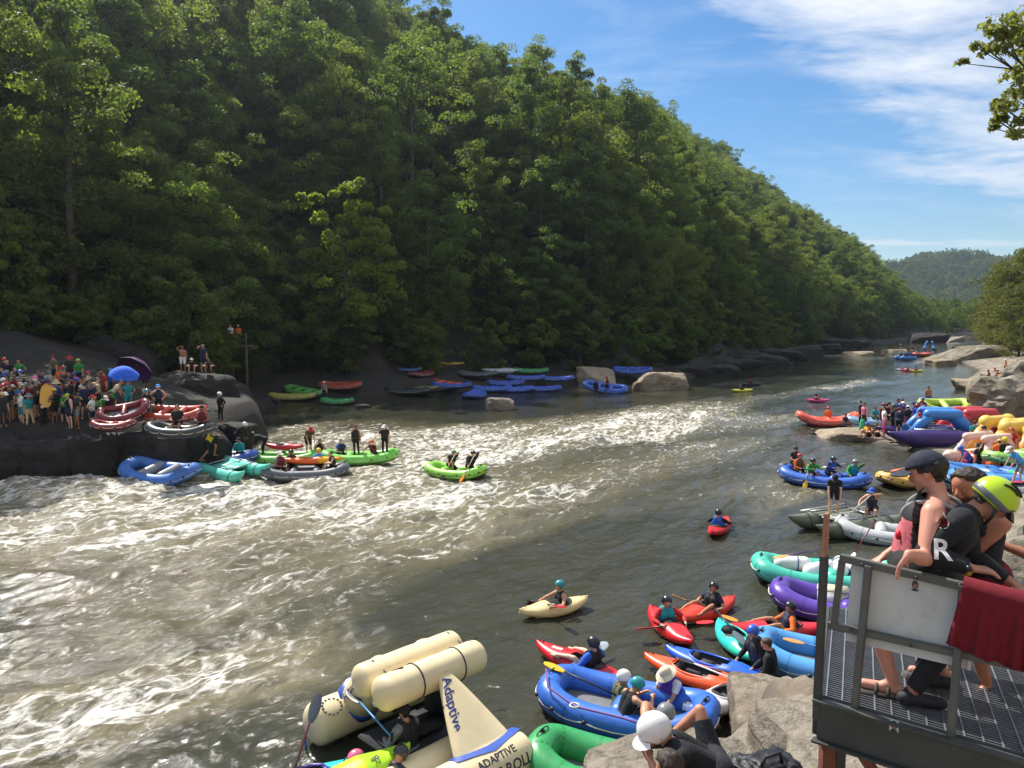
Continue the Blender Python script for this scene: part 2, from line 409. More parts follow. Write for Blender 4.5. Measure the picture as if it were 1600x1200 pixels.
def build_ground():
    xs = axis((-460, -90, 9), (-90, -30, 2.5), (-30, -3, 0.5), (-3, 15, 0.13), (15, 44, 0.45), (44, 130, 2.5), (130, 1500, 14))
    ys = axis((-60, 0, 3), (0, 4, .5), (4, 24, 0.13), (24, 62, 0.5), (62, 130, 1.4), (130, 360, 4.5), (360, 1700, 14))
    X, Y = np.meshgrid(xs, ys); Z = height(X, Y)
    me = grid_mesh('ground', X, Y, Z)
    d = dist_poly(X, Y, LEFT); e = -dist_poly(X, Y, RIGHT)
    ledge = (1 - sstep(-13, -9, X)) * (1 - sstep(58, 63, Y))
    rocky = np.where(d > 0, 1 - sstep(6 + 7 * ledge, 10 + 8 * ledge, d), 1 - sstep(9, 16, e) * sstep(20, 30, Y))
    wet_and_shade = np.where(d > 0, np.where(ledge > .5, 1 - sstep(20, 34, d), 1 - sstep(5, 20, d)), 1 - sstep(0.1, 0.9, e))  # left: bank shade put into the ground colour; right: damp waterline
    for nm, a in (('rocky', rocky), ('wet_and_shade', wet_and_shade)):
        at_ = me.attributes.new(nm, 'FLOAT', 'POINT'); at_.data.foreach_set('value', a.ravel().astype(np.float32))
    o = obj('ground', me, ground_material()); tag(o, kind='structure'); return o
build_ground()

# ---- the river
FOAM = [  # pixel centre, half widths along and across the current (m), strength
    (20, 765, 7, 2.2, 1.15), (130, 765, 6, 2.0, 1.0), (60, 810, 8, 2.6, .75), (220, 790, 8, 2.4, .75), (330, 775, 7, 2.0, .9), (420, 780, 8, 2.2, .95), (540, 765, 7, 2.2, .95), (640, 790, 7, 2.6, .6),
    (300, 840, 9, 2.4, .26), (100, 880, 8, 2.0, .32), (60, 1150, 3.2, 1.5, .95), (150, 1110, 3.0, 1.2, .8), (250, 1060, 3.5, 1.0, .62), (40, 1190, 3, 1.0, .8), (180, 1010, 4, 1.0, .26), (60, 960, 4, 1.1, .30),
    (400, 1100, 3, 1.6, .3), (450, 900, 8, 2.2, .26), (600, 880, 9, 2, .25), (760, 830, 9, 2.2, .28),
    (480, 670, 7, 3.0, .9), (560, 685, 9, 3, .85), (680, 690, 9, 3.5, .8), (640, 725, 7, 3, .75), (760, 720, 9, 3, .55), (850, 690, 10, 2.6, .5), (780, 665, 9, 2.4, .5), (900, 740, 9, 2.2, .3), (950, 660, 12, 3, .62),
    (1020, 672, 9, 2.6, .9), (1090, 650, 11, 3, .75), (1000, 640, 10, 2, .45), (1130, 630, 12, 2.5, .5), (1180, 690, 9, 2.5, .42), (1060, 710, 9, 3, .42), (1215, 655, 6, 1.8, .75), (1170, 760, 7, 2, .25),
    (1245, 780, 5, .8, .75), (1200, 765, 4, .9, .45), (1320, 602, 14, 1.8, .95), (1350, 560, 16, 2.2, .35), (1250, 590, 16, 3, .3), (1300, 556, 14, 2.2, .7), (1440, 565, 12, 1.4, .9), (1390, 558, 12, 1.6, .5), (1490, 536, 18, 3.0, 1.0), (1400, 535, 30, 4, .45),
    (1120, 600, 14, 2.5, .4), (980, 620, 10, 2, .3), (1250, 720, 6, 2, .3), (1380, 545, 20, 2, .35), (420, 652, 5, 1.2, .5), (560, 640, 8, 1.5, .22), (420, 820, 9, 2.2, .34), (560, 830, 9, 2.2, .30), (850, 780, 8, 2, .36), (1000, 790, 8, 2, .26), (1430, 778, 3, .5, .5)]
FLOW = np.array((0.66, 0.75)); FLOW /= np.linalg.norm(FLOW); CROSS = np.array((-FLOW[1], FLOW[0]))
def build_water():
    n_r, n_c = 900, 640
    inv = np.linspace(1 / 4.5, 1 / 520.0, n_r); ys = 1 / inv
    tt = np.linspace(-1.0, 1.0, n_c)
    Y, T = np.meshgrid(ys, tt, indexing='ij'); X = T * (Y * 0.86 + 5.0)
    s = X * FLOW[0] + Y * FLOW[1]; c = X * CROSS[0] + Y * CROSS[1]
    foam = np.zeros_like(X)
    wx = fbm(s / 6, c / 3, oct=3, seed=41) * 1.6; wy = fbm(s / 6, c / 3, oct=3, seed=47) * 1.6
    for px, py, ra, rc, w in FOAM:
        p = at(px, py, 0.0); s0 = p.x * FLOW[0] + p.y * FLOW[1]; c0 = p.x * CROSS[0] + p.y * CROSS[1]
        q = ((s - s0 + wx) / ra) ** 2 + ((c - c0 + wy * 0.5) / rc) ** 2
        foam = foam + w * np.exp(-q * 0.9)
    foam = np.clip(foam, 0, 1.25)
    base = 0.20 * sstep(-8, -26, c * 0 + X) + 0.10 * (1 - sstep(70, 110, Y))
    turb = np.clip(foam * 1.0 + base, 0.08, 1.2)
    fade = 1 - 0.55 * sstep(60, 200, Y)
    z = (fbm(s / 4.2, c / 1.7, oct=2, seed=61) * 0.13 + (0.5 - np.abs(fbm(s / 3.0, c / 1.3, oct=3, seed=71))) * 0.15
         + (0.5 - np.abs(fbm(s / 0.9 + wx, c / 0.55, oct=3, seed=81))) * 0.055) * (0.22 + 1.15 * turb) * fade
    z = z + fbm(s / 0.55, c / 0.28, oct=3, seed=91) * 0.018 * (1 - sstep(25, 60, Y))
    # the hump of water that runs off the end of the ledge
    for px, py, r, h in ((60, 770, 3.0, .35), (150, 768, 2.5, .3), (400, 775, 2.5, .25), (540, 690, 3, .3), (1020, 672, 2.6, .35), (1090, 650, 3, .3)):
        p = at(px, py); z = z + h * np.exp(-((X - p.x) ** 2 + ((Y - p.y) * 1.6) ** 2) / r ** 2)
    z = z * sstep(0.15, 2.0, np.minimum(-dist_poly(X, Y, LEFT), dist_poly(X, Y, RIGHT)) + 0.6) 
    me = grid_mesh('water', X, Y, z)
    for nm, a in (('foam', foam), ('fs', s), ('fc', c), ('calm', sstep(48, 110, Y + .3 * X) * (1 - np.clip(foam, 0, 1)))):
        at_ = me.attributes.new(nm, 'FLOAT', 'POINT'); at_.data.foreach_set('value', a.ravel().astype(np.float32))
    t = NT('river_water')
    def A(n): q = t.new('ShaderNodeAttribute'); q.attribute_name = n; return q.outputs['Fac']
    F, S, Cc = A('foam'), A('fs'), A('fc')
    def vec(ks, kc, off=0.0):
        q = t.new('ShaderNodeCombineXYZ'); t.L.new(t.math('MULTIPLY', S, ks), q.inputs[0]); t.L.new(t.math('MULTIPLY', Cc, kc), q.inputs[1]); q.inputs[2].default_value = off; return q.outputs[0]
    big = t.noise(vec(0.16, 0.55), 1.0, 6, 0.62, 1.1)          # long streaks of foam along the current
    mid = t.noise(vec(1.0, 2.3, 3), 1.0, 8, 0.68, 1.4)
    fine = t.noise(vec(3.2, 6.0, 7), 1.0, 7, 0.7, 0.8)
    web = t.new('ShaderNodeTexVoronoi'); web.feature = 'DISTANCE_TO_EDGE'; web.inputs['Scale'].default_value = 1.0
    wv = t.new('ShaderNodeVectorMath'); wv.operation = 'ADD'; t.L.new(vec(0.8, 2.0, 1), wv.inputs[0])
    nc = t.new('ShaderNodeTexNoise'); nc.inputs['Scale'].default_value = 1.0; nc.inputs['Detail'].default_value = 5; t.L.new(vec(0.8, 1.8, 5), nc.inputs['Vector'])
    sc_ = t.new('ShaderNodeVectorMath'); sc_.operation = 'SCALE'; sc_.inputs['Scale'].default_value = 2.4; t.L.new(nc.outputs['Color'], sc_.inputs[0]); t.L.new(sc_.outputs[0], wv.inputs[1])
    t.L.new(wv.outputs[0], web.inputs['Vector'])
    veins = t.ramp(web.outputs[0], 0.0, 0.16, (1, 1, 1, 1), (0, 0, 0, 1))
    k = t.math('ADD', t.math('MULTIPLY', big, 0.9), t.math('ADD', t.math('MULTIPLY', mid, 0.9), t.math('MULTIPLY', fine, 0.75)))   # mean about 1.15
    k = t.math('ADD', k, t.math('MULTIPLY', veins, 0.26))
    lvl = t.math('ADD', k, t.math('MULTIPLY', F, 0.40))
    fm = t.new('ShaderNodeMapRange', interpolation_type='SMOOTHSTEP'); t.L.new(lvl, fm.inputs['Value']); fm.inputs['From Min'].default_value = 1.69; fm.inputs['From Max'].default_value = 2.14
    gate = t.ramp(F, 0.02, 0.22)
    foamf = t.math('MULTIPLY', fm.outputs[0], t.math('ADD', t.math('MULTIPLY', gate, 0.88), 0.12), clamp=True)
    aer = t.ramp(F, 0.30, 1.15)                                 # air mixed into the water turns it tan
    deep = t.mix(aer, (0.040, 0.041, 0.027, 1), (0.185, 0.160, 0.095, 1))
    deep = t.mix(t.math('MULTIPLY', t.ramp(big, 0.4, 0.65), 0.4), deep, (0.066, 0.062, 0.040, 1))
    col = t.mix(foamf, deep, (0.84, 0.80, 0.71, 1))
    b = t.bsdf(**{'Base Color': col, 'IOR': 1.33})
    t.put(b.inputs['Roughness'], t.math('ADD', t.math('MULTIPLY', foamf, 0.5), 0.07))
    rip = t.noise(vec(2.6, 4.6, 11), 1.0, 6, 0.6, 0.7); rip2 = t.noise(vec(0.8, 1.5, 13), 1.0, 4, 0.55, 0.6)
    h = t.math('ADD', t.math('MULTIPLY', rip, 0.10), t.math('ADD', t.math('MULTIPLY', rip2, 0.32), t.math('MULTIPLY', foamf, 0.10)))
    h = t.math('ADD', h, t.math('MULTIPLY', fine, t.math('MULTIPLY', F, 0.10)))
    h = t.math('MULTIPLY', h, t.math('SUBTRACT', 1.0, t.math('MULTIPLY', A('calm'), 0.72)))     # the pool downstream runs smoother
    t.L.new(t.bump(h, 0.8, 0.5), b.inputs['Normal'])
    o = obj('water', me, t.m); tag(o, kind='structure'); return o
build_water()
# ------------------------------------------------------------------ trees
def leaf_material(name, dark, light, trans=0.45):
    t = NT(name); oi = t.new('ShaderNodeObjectInfo').outputs['Random']
    g = t.new('ShaderNodeNewGeometry'); n = t.noise(t.coord('Object'), 0.35, 3)
    f = t.math('ADD', t.math('MULTIPLY', oi, 0.55), t.math('ADD', t.math('MULTIPLY', g.outputs['Random Per Island'], 0.3), t.math('MULTIPLY', t.math('SUBTRACT', n, 0.5), 0.5)), clamp=True)
    c = t.mix(f, dark, light)
    hs = t.new('ShaderNodeHueSaturation'); t.L.new(c, hs.inputs['Color'])
    t.put(hs.inputs['Hue'], t.math('ADD', t.math('MULTIPLY', t.math('FRACT', t.math('MULTIPLY', oi, 7.3)), 0.035), 0.482))
    d = t.new('ShaderNodeBsdfPrincipled'); t.L.new(hs.outputs[0], d.inputs['Base Color']); d.inputs['Roughness'].default_value = 0.55; d.inputs['Specular IOR Level'].default_value = 0.25
    tr = t.new('ShaderNodeBsdfTranslucent'); t.L.new(t.mix(1.0, hs.outputs[0], (2.3, 2.35, 0.65, 1), 'MULTIPLY'), tr.inputs['Color'])
    m = t.new('ShaderNodeMixShader'); m.inputs[0].default_value = trans
    t.L.new(d.outputs[0], m.inputs[1]); t.L.new(tr.outputs[0], m.inputs[2]); t.L.new(m.outputs[0], t.out.inputs[0]); return t.m
M_LEAF = leaf_material('broad_leaves', (0.042, 0.078, 0.026, 1), (0.150, 0.180, 0.054, 1), 0.55)
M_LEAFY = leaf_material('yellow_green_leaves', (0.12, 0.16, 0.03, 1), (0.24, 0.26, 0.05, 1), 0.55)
M_LEAFN = leaf_material('near_leaves', (0.09, 0.11, 0.045, 1), (0.18, 0.19, 0.08, 1), 0.45)
M_LEAFO = leaf_material('olive_leaves', (0.07, 0.085, 0.022, 1), (0.15, 0.15, 0.045, 1), 0.35)
M_BARK = mat('bark', (0.075, 0.06, 0.047), 0.9, 0.35, 3.0, 0.6, 14)

def leaf_cloud(rng, centres, radii, per, size, flat=0.75):
    """many small leaf faces, clump by clump: two crossing-free triangles folded along the midrib"""
    V = []; n = 0
    C = np.repeat(centres, per, 0); R = np.repeat(radii, per, 0)
    k = len(C); d = rng.normal(size=(k, 3)); d /= np.linalg.norm(d, axis=1)[:, None]
    d[:, 2] = np.where(d[:, 2] < -.45, -d[:, 2] * rng.random(k), d[:, 2]); d /= np.linalg.norm(d, axis=1)[:, None]      # clumps are domes: dense on top, open below
    rad = R * (0.45 + 0.6 * rng.random(k) ** 0.6)
    P = C + d * rad[:, None] * np.array((1, 1, flat))
    nrm = d * 0.7 + rng.normal(size=(k, 3)) * 0.6 + np.array((0, 0, 0.25)); nrm /= np.linalg.norm(nrm, axis=1)[:, None]
    a = np.cross(nrm, rng.normal(size=(k, 3))); a /= np.linalg.norm(a, axis=1)[:, None]; b = np.cross(nrm, a)
    s = size * (0.6 + 0.8 * rng.random(k))[:, None]
    q = np.stack([P - a * s, P - b * s * 0.55, P + a * s - nrm * s * 0.25, P + b * s * 0.55], 1)
    F = np.arange(4 * k).reshape(k, 4)
    return q.reshape(-1, 3), F
def np_mesh(name, V, F):
    me = bpy.data.meshes.new(name); n = F.shape[1]
    me.vertices.add(len(V)); me.vertices.foreach_set('co', np.asarray(V, np.float32).ravel())
    me.loops.add(F.size); me.loops.foreach_set('vertex_index', F.ravel().astype(np.int32))
    me.polygons.add(len(F)); me.polygons.foreach_set('loop_start', np.arange(0, F.size, n)); me.polygons.foreach_set('loop_total', np.full(len(F), n))
    me.update(calc_edges=True); return me
def make_tree(seed, h, r, base=0.3, clumps=70, per=75, leaf=0.26, kind='round'):
    """trunk mesh with limbs, and a crown of leaf clumps at the limb ends"""
    rng = np.random.default_rng(seed); mb = MB()
    bend = rng.normal(size=2) * 0.02 * h
    tp = [(bend[0] * (t ** 2), bend[1] * (t ** 2), h * 0.93 * t) for t in np.linspace(0, 1, 8)]
    r0 = 0.016 * h
    mb.tube(tp, [r0 * (1.25 if i == 0 else 1 - 0.85 * i / 7) for i in range(8)], 8)
    cen = []; rad = []
    nl = max(10, clumps // 4)
    for i in range(nl):
        t = base + (1 - base) * (i + rng.random()) / nl; az = i * 2.4 + rng.normal() * 0.4
        u = (t - base) / (1 - base)
        if kind == 'round': pr = math.sin(math.pi * min(1, 0.18 + 0.80 * u)) ** 0.7
        elif kind == 'tall': pr = 0.35 + 0.65 * math.sin(math.pi * min(1, 0.12 + 0.84 * u)); pr *= 0.8
        else: pr = 1.05 - 0.75 * u
        L = r * pr * (0.7 + 0.5 * rng.random())
        z0 = h * 0.93 * t * 0.92; o = np.array((bend[0] * t * t, bend[1] * t * t, z0))
        up = 0.25 + 0.55 * u
        dr = np.array((math.cos(az), math.sin(az), up * (0.6 + 0.6 * rng.random())))
        pts = [o + dr * L * s - np.array((0, 0, 0.10 * L * s * s)) for s in (0, 0.35, 0.7, 1.0)]
        mb.tube(pts, [r0 * 0.34 * (1 - 0.6 * u), r0 * 0.25 * (1 - 0.6 * u), r0 * 0.15, r0 * 0.05], 5)
        for s in (0.38, 0.58, 0.76, 0.9, 1.02):
            j = o + dr * L * s + rng.normal(size=3) * 0.22 * L * np.array((1, 1, .7)) * (0.6 + 0.4 * s)
            cen.append(j); rad.append((0.15 + 0.12 * rng.random()) * r * (1.1 - 0.25 * u))
    cen.append(np.array((bend[0], bend[1], h * 0.95))); rad.append(0.2 * r)
    V, F = leaf_cloud(rng, np.array(cen), np.array(rad), per, leaf)
    return mb.mesh('trunk'), np_mesh('crown', V, F)
TREES = [make_tree(11, 21, 5.6, .10, 96, 140, .155), make_tree(12, 24, 5.0, .10, 96, 140, .155, 'tall'), make_tree(13, 18, 5.6, .06, 92, 135, .155),
         make_tree(14, 23, 6.2, .12, 104, 140, .16), make_tree(15, 20, 4.4, .05, 88, 130, .15, 'tall'), make_tree(16, 16, 5.0, .05, 84, 130, .15)]
FARTREES = [make_tree(31, 20, 5.6, .10, 44, 34, .55), make_tree(32, 22, 5.0, .10, 44, 34, .55, 'tall'), make_tree(33, 18, 5.8, .10, 44, 34, .55)]
BUSHES = [make_tree(41, 4.2, 2.6, .04, 44, 60, .15), make_tree(42, 3.0, 2.3, .04, 40, 60, .14), make_tree(43, 6.5, 2.8, .06, 50, 66, .17)]
for T in TREES + FARTREES + BUSHES: T[0].materials.append(M_BARK); T[1].materials.append(M_LEAF)

def tree(T, loc, s, rz, label, group=None, name='tree', cat='tree', leaf=None, lean=(0, 0)):
    e = empty(name, loc, rz, label, cat, group, s); e.rotation_euler = (lean[0], lean[1], rz)
    obj('trunk', T[0], M_BARK, e)
    obj('crown', T[1], leaf or M_LEAF, e)
    return e

def plant_forest():
    rng = np.random.default_rng(5)
    P = []
    # left slope: jittered rows that follow the bank
    step = 6.2
    xs = np.arange(-330, 560, step); ys = np.arange(20, 700, step)
    X, Y = np.meshgrid(xs, ys); X = X + rng.uniform(-.42, .42, X.shape) * step; Y = Y + rng.uniform(-.42, .42, Y.shape) * step
    X, Y = X.ravel(), Y.ravel()
    d = dist_poly(X, Y, LEFT); ledge = (1 - sstep(-13, -9, X)) * (1 - sstep(58, 63, Y)); e = -dist_poly(X, Y, RIGHT)
    dmin = 9.0 + 6 * ledge
    okl = (d > dmin) & (d < 215) & (X > -0.95 * Y - 45) & (X < 0.8 * Y + 40) & ((d < 120) | (rng.random(len(d)) < .85))
    # right bank trees
    okr = (e > 1e9) & (e < 80) & (Y > 112) & (Y < 420) & (X < 0.80 * Y + 15) & (X > 0.58 * Y)
    for cx_, cy_ in ((-16.6, 77.0), (-36.5, 55.0), (-2, 92)):           # gaps where the sun reaches the young trees on the bank
        sx, sy = X - cx_, Y - cy_; f_ = sx * SUN_V.x + sy * SUN_V.y; f_ = f_ / math.hypot(SUN_V.x, SUN_V.y); p_ = np.abs(sx * SUN_V.y - sy * SUN_V.x) / math.hypot(SUN_V.x, SUN_V.y)
        okl &= ~((f_ > -4) & (f_ < 17) & (p_ < 5.5))
    keep = okl | okr
    X, Y, d, R_ = X[keep], Y[keep], d[keep], okr[keep]
    Z = height(X, Y)
    sc = rng.uniform(.78, 1.22, len(X)) * np.where(R_, .58, 1.0) * np.where((d < 16) & ~R_, .82, 1.0) * (1 - .45 * sstep(1330, 1440, 800 + FPX * X / Y))
    px = 800 + FPX * X / Y; pt = 500 - FPX * (Z + 21 * sc - CAM_H) / Y; pb = 500 - FPX * (Z + 6 - CAM_H) / Y
    vis = (px > -70) & (px < 1680) & (pt < 620) & (pb > -160)
    size = np.where(vis, 1000 / Y, 0)
    order = np.argsort(-size)
    ind = order[:285]; rest = order[285:]
    rest = rest[(px[rest] > -900) & (px[rest] < 2400)]
    groups = ('broadleaf trees of the wooded left slope', 'small trees on the right bank')
    for i in ind:
        k = int(rng.integers(0, 6)); T = TREES[k]
        kind = ('tall full-crowned green tree growing on the wooded left slope', 'tall narrow-crowned green tree growing on the wooded left slope')[k in (1, 4)]
        lab = 'bushy olive-green tree growing above the rocks of the right bank' if R_[i] else kind
        tree(T, (X[i], Y[i], Z[i] - .3), float(sc[i]), float(rng.uniform(0, 6.28)), lab, groups[int(R_[i])] if R_[i] else ('full-crowned trees of the left slope', 'narrow-crowned trees of the left slope')[k in (1, 4)],
             lean=(rng.normal() * .04, rng.normal() * .04))
    for px_, y_, top_ in ((1538, 215, 478), (1546, 190, 455), (1556, 175, 438), (1566, 160, 420), (1578, 150, 402), (1590, 140, 385), (1600, 132, 372), (1612, 126, 360), (1572, 190, 425), (1586, 172, 405), (1602, 160, 390), (1560, 150, 462), (1576, 138, 450), (1592, 128, 440), (1606, 120, 425), (1548, 205, 470), (1620, 145, 380)):
        x_ = (px_ - 800) / FPX * y_; z_ = hz(x_, y_); h_ = (500 - top_) / FPX * y_ + CAM_H - max(z_, 1.0); k = int(rng.integers(0, 6)); T = TREES[(2, 3, 0, 5, 2, 3)[k]]; H_ = (18, 23, 21, 16, 18, 23)[k]
        s_ = max(.28, h_ / H_)
        tree(T, (x_, y_, max(z_, 1.0) - .3), s_, float(rng.uniform(0, 6.28)), 'bushy olive-green tree growing above the rocks of the right bank', 'small trees on the right bank', leaf=M_LEAFO)
    for x_, y_, k, s_ in ((-38, 54.5, 1, 1.15), (-45, 50, 3, 1.1), (-33.5, 59, 1, 1.1), (-52, 48, 0, 1.2), (-28.5, 66, 2, 1.0), (-25, 68.5, 2, .85)):      # these shade the ledge
        tree(TREES[k], (x_, y_, hz(x_, y_) - .3), s_, x_ * 1.7, ('tall full-crowned green tree growing on the wooded left slope', 'tall narrow-crowned green tree growing on the wooded left slope')[k == 1], ('full-crowned trees of the left slope', 'narrow-crowned trees of the left slope')[k == 1])
    # the far hill that closes the valley
    fx = rng.uniform(380, 1150, 3600); fy = rng.uniform(1040, 1380, 3600); fz = height(fx, fy)
    m = (fx > .44 * fy) & (fx < .74 * fy) & (fz > 3)
    return [(X[rest], Y[rest], Z[rest], sc[rest], 0), (fx[m], fy[m], fz[m] - 4, rng.uniform(.6, .95, m.sum()), 1)]

def forest_stuff(name, sets, meshes, label):
    """one object: points that carry instances of the tree meshes"""
    col = bpy.data.collections.new(name + '_sources')
    for i, T in enumerate(meshes):
        bm = bmesh.new(); bm.from_mesh(T[1]); 
        me = bpy.data.meshes.new('forest_tree'); 
        n0 = len(bm.faces); bm.from_mesh(T[0]); bm.faces.ensure_lookup_table()
        for f in bm.faces[n0:]: f.material_index = 1
        bm.to_mesh(me); bm.free(); me.materials.append(M_LEAF); me.materials.append(M_BARK)
        o = bpy.data.objects.new('%02d_forest_tree' % i, me); col.objects.link(o)
    rng = np.random.default_rng(9)
    V = np.concatenate([np.stack(s[:3], 1) for s in sets]); S = np.concatenate([s[3] for s in sets]); n = len(V)
    me = bpy.data.meshes.new(name); me.vertices.add(n); me.vertices.foreach_set('co', V.astype(np.float32).ravel())
    def att(nm, ty, v):
        a = me.attributes.new(nm, ty, 'POINT'); a.data.foreach_set('value', v)
    att('sc', 'FLOAT', S.astype(np.float32)); att('rz', 'FLOAT', rng.uniform(0, 6.28, n).astype(np.float32)); att('ix', 'INT', rng.integers(0, len(meshes), n).astype(np.int32))
    me.update()
    o = obj(name, me, M_LEAF); tag(o, label, 'forest', kind='stuff')
    g = bpy.data.node_groups.new(name, 'GeometryNodeTree')
    g.interface.new_socket('Geometry', in_out='INPUT', socket_type='NodeSocketGeometry'); g.interface.new_socket('Geometry', in_out='OUTPUT', socket_type='NodeSocketGeometry')
    gi = g.nodes.new('NodeGroupInput'); go = g.nodes.new('NodeGroupOutput'); ip = g.nodes.new('GeometryNodeInstanceOnPoints'); ci = g.nodes.new('GeometryNodeCollectionInfo')
    ci.inputs['Collection'].default_value = col; ci.inputs['Separate Children'].default_value = True; ci.inputs['Reset Children'].default_value = True
    def na(nm, ty):
        q = g.nodes.new('GeometryNodeInputNamedAttribute'); q.data_type = ty; q.inputs['Name'].default_value = nm
        return [s_ for s_ in q.outputs if s_.enabled][0]
    ip.inputs['Pick Instance'].default_value = True
    g.links.new(gi.outputs[0], ip.inputs['Points']); g.links.new(ci.outputs[0], ip.inputs['Instance']); g.links.new(na('ix', 'INT'), ip.inputs['Instance Index'])
    cx = g.nodes.new('ShaderNodeCombineXYZ'); g.links.new(na('rz', 'FLOAT'), cx.inputs[2]); g.links.new(cx.outputs[0], ip.inputs['Rotation'])
    c2 = g.nodes.new('ShaderNodeCombineXYZ'); q = na('sc', 'FLOAT')
    for k in range(3): g.links.new(q, c2.inputs[k])
    g.links.new(c2.outputs[0], ip.inputs['Scale']); g.links.new(ip.outputs[0], go.inputs[0])
    md = o.modifiers.new('trees', 'NODES'); md.node_group = g
    return o
_sets = plant_forest()
def plant_bushes():
    rng = np.random.default_rng(77); n = 0
    for x, y in ((-30, 56.5), (-27, 57.5), (-24.5, 58.5), (-23.5, 59.5), (-33, 55.5), (-36, 53), (-25.5, 61), (-29, 60), (-40, 52)):
        tree(BUSHES[n % 3], (x, y, hz(x, y) - .15), .8 + .4 * (n % 3) / 2, x, 'dark leafy bush at the foot of the wooded left slope', 'bushes along the left bank', 'bush', 'bush'); n += 1
    for _ in range(4000):
        y = 36 + 220 * rng.random() ** 1.6; x = rng.uniform(-.95, .62) * y
        d = float(dist_poly(np.array([x]), np.array([y]), LEFT)[0]); led = x < -11 and y < 60; e = -float(dist_poly(np.array([x]), np.array([y]), RIGHT)[0])
        if (5.0 + 8.5 * led) < d < (22 + 6 * led):
            tree(BUSHES[n % 3], (x, y, hz(x, y) - .15), rng.uniform(.7, 1.35), rng.uniform(0, 6.28), 'dark leafy bush at the foot of the wooded left slope', 'bushes along the left bank', 'bush', 'bush')
            n += 1
        elif 3.5 < e < 14 and y > 95:
            tree(BUSHES[n % 3], (x, y, hz(x, y) - .15), rng.uniform(.7, 1.35), rng.uniform(0, 6.28), 'sunlit olive bush above the rocks of the right bank', 'bushes along the right bank', 'bush', 'bush')
            n += 1
        if n > 299: break
plant_bushes()
forest_stuff('forest', _sets[:1], [TREES[0], TREES[2], TREES[3], TREES[4]] , 'dense green forest covering the upper slopes of the gorge')
forest_stuff('far_woods', _sets[1:], FARTREES, 'hazy wooded hill closing the valley far downstream')
# ------------------------------------------------------------------ boulders and slabs
_ICO = {}
M_ROCKW = rock_material('warm_mossy_rock', (0.15, 0.115, 0.08, 1), (0.34, 0.285, 0.22, 1), (0.075, 0.06, 0.03, 1))
def ico(n):
    if n not in _ICO:
        bm = bmesh.new(); bmesh.ops.create_icosphere(bm, subdivisions=n, radius=1); bm.verts.index_update()
        _ICO[n] = (np.array([v.co[:] for v in bm.verts]), [[v.index for v in f.verts] for f in bm.faces]); bm.free()
    return _ICO[n]
def rock(loc, size, rz=0.0, seed=1, m=None, label=None, group=None, cuts=13, sub=5, tilt=(0, 0), rough=.06, boxy=.8, p=18, name='boulder', cat='rock', planes=None):
    rng = np.random.default_rng(seed); D, F = ico(sub)
    N = [(1, 0, 0), (-1, 0, 0), (0, 1, 0), (0, -1, 0), (0, 0, 1), (0, 0, -1)]; Hh = [boxy * (1 + .15 * rng.normal()) for _ in N]
    N = [unit2(np.array(n) + rng.normal(size=3) * .16) for n in N]
    for _ in range(cuts):
        n = rng.normal(size=3); N.append(unit2(n)); Hh.append(rng.uniform(.82, 1.08))
    for n, h in planes or (): N.append(unit2(np.array(n, float))); Hh.append(h)
    q = np.clip(D @ np.array(N).T, 1e-3, None) / np.array(Hh)
    r = (q ** p).sum(1) ** (-1 / p)
    P = D * r[:, None]; S = np.array(size) / 2; W = P * S; k = 2.2 / max(size) * 2
    o = seed * 7.3
    r2 = 1 + rough * (fbm(W[:, 0] * k + o, W[:, 1] * k, W[:, 2] * k, 5, seed) + .8 * (0.5 - np.abs(fbm(W[:, 0] * k * 1.7, W[:, 1] * k * 1.7 + o, W[:, 2] * k * 3.0, 3, seed + 3))))
    W = W * r2[:, None]
    me = mesh_np(name, W, F); auto_smooth(me, 32)
    o = obj(name, me, m or M_ROCK, None, loc, (tilt[0], tilt[1], rz)); return tag(o, label, cat, group)
def unit2(v): return v / np.linalg.norm(v)
R_ = math.radians
# the big dark boulder behind the left crowd, with people on its sunlit top
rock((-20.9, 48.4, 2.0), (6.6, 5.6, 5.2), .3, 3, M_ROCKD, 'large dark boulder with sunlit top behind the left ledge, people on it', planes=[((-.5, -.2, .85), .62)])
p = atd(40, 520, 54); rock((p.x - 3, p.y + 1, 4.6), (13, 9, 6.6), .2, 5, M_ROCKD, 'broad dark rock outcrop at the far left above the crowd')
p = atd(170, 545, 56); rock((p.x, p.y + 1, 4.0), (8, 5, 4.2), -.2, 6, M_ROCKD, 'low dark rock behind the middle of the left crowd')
# the face of the ledge: a row of slabs with the ledge's shade in their colour
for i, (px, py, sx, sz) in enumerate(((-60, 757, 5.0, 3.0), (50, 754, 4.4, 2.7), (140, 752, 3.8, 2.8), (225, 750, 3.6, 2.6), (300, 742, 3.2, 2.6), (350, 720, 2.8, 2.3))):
    q = at(px, py, 0); rock((q.x, q.y + 1.15, .9), (sx, 2.4, sz), .08 * (-1) ** i, 60 + i, M_ROCKD, 'shade-darkened rock slab forming the face of the left ledge', 'slabs of the left ledge face', rough=.05, boxy=.86)
p = at(380, 668, .3); rock((p.x, p.y, .35), (3.4, 2.4, 1.5), 0, 8, M_ROCKD, 'dark pointed rock at the downstream end of the left ledge')
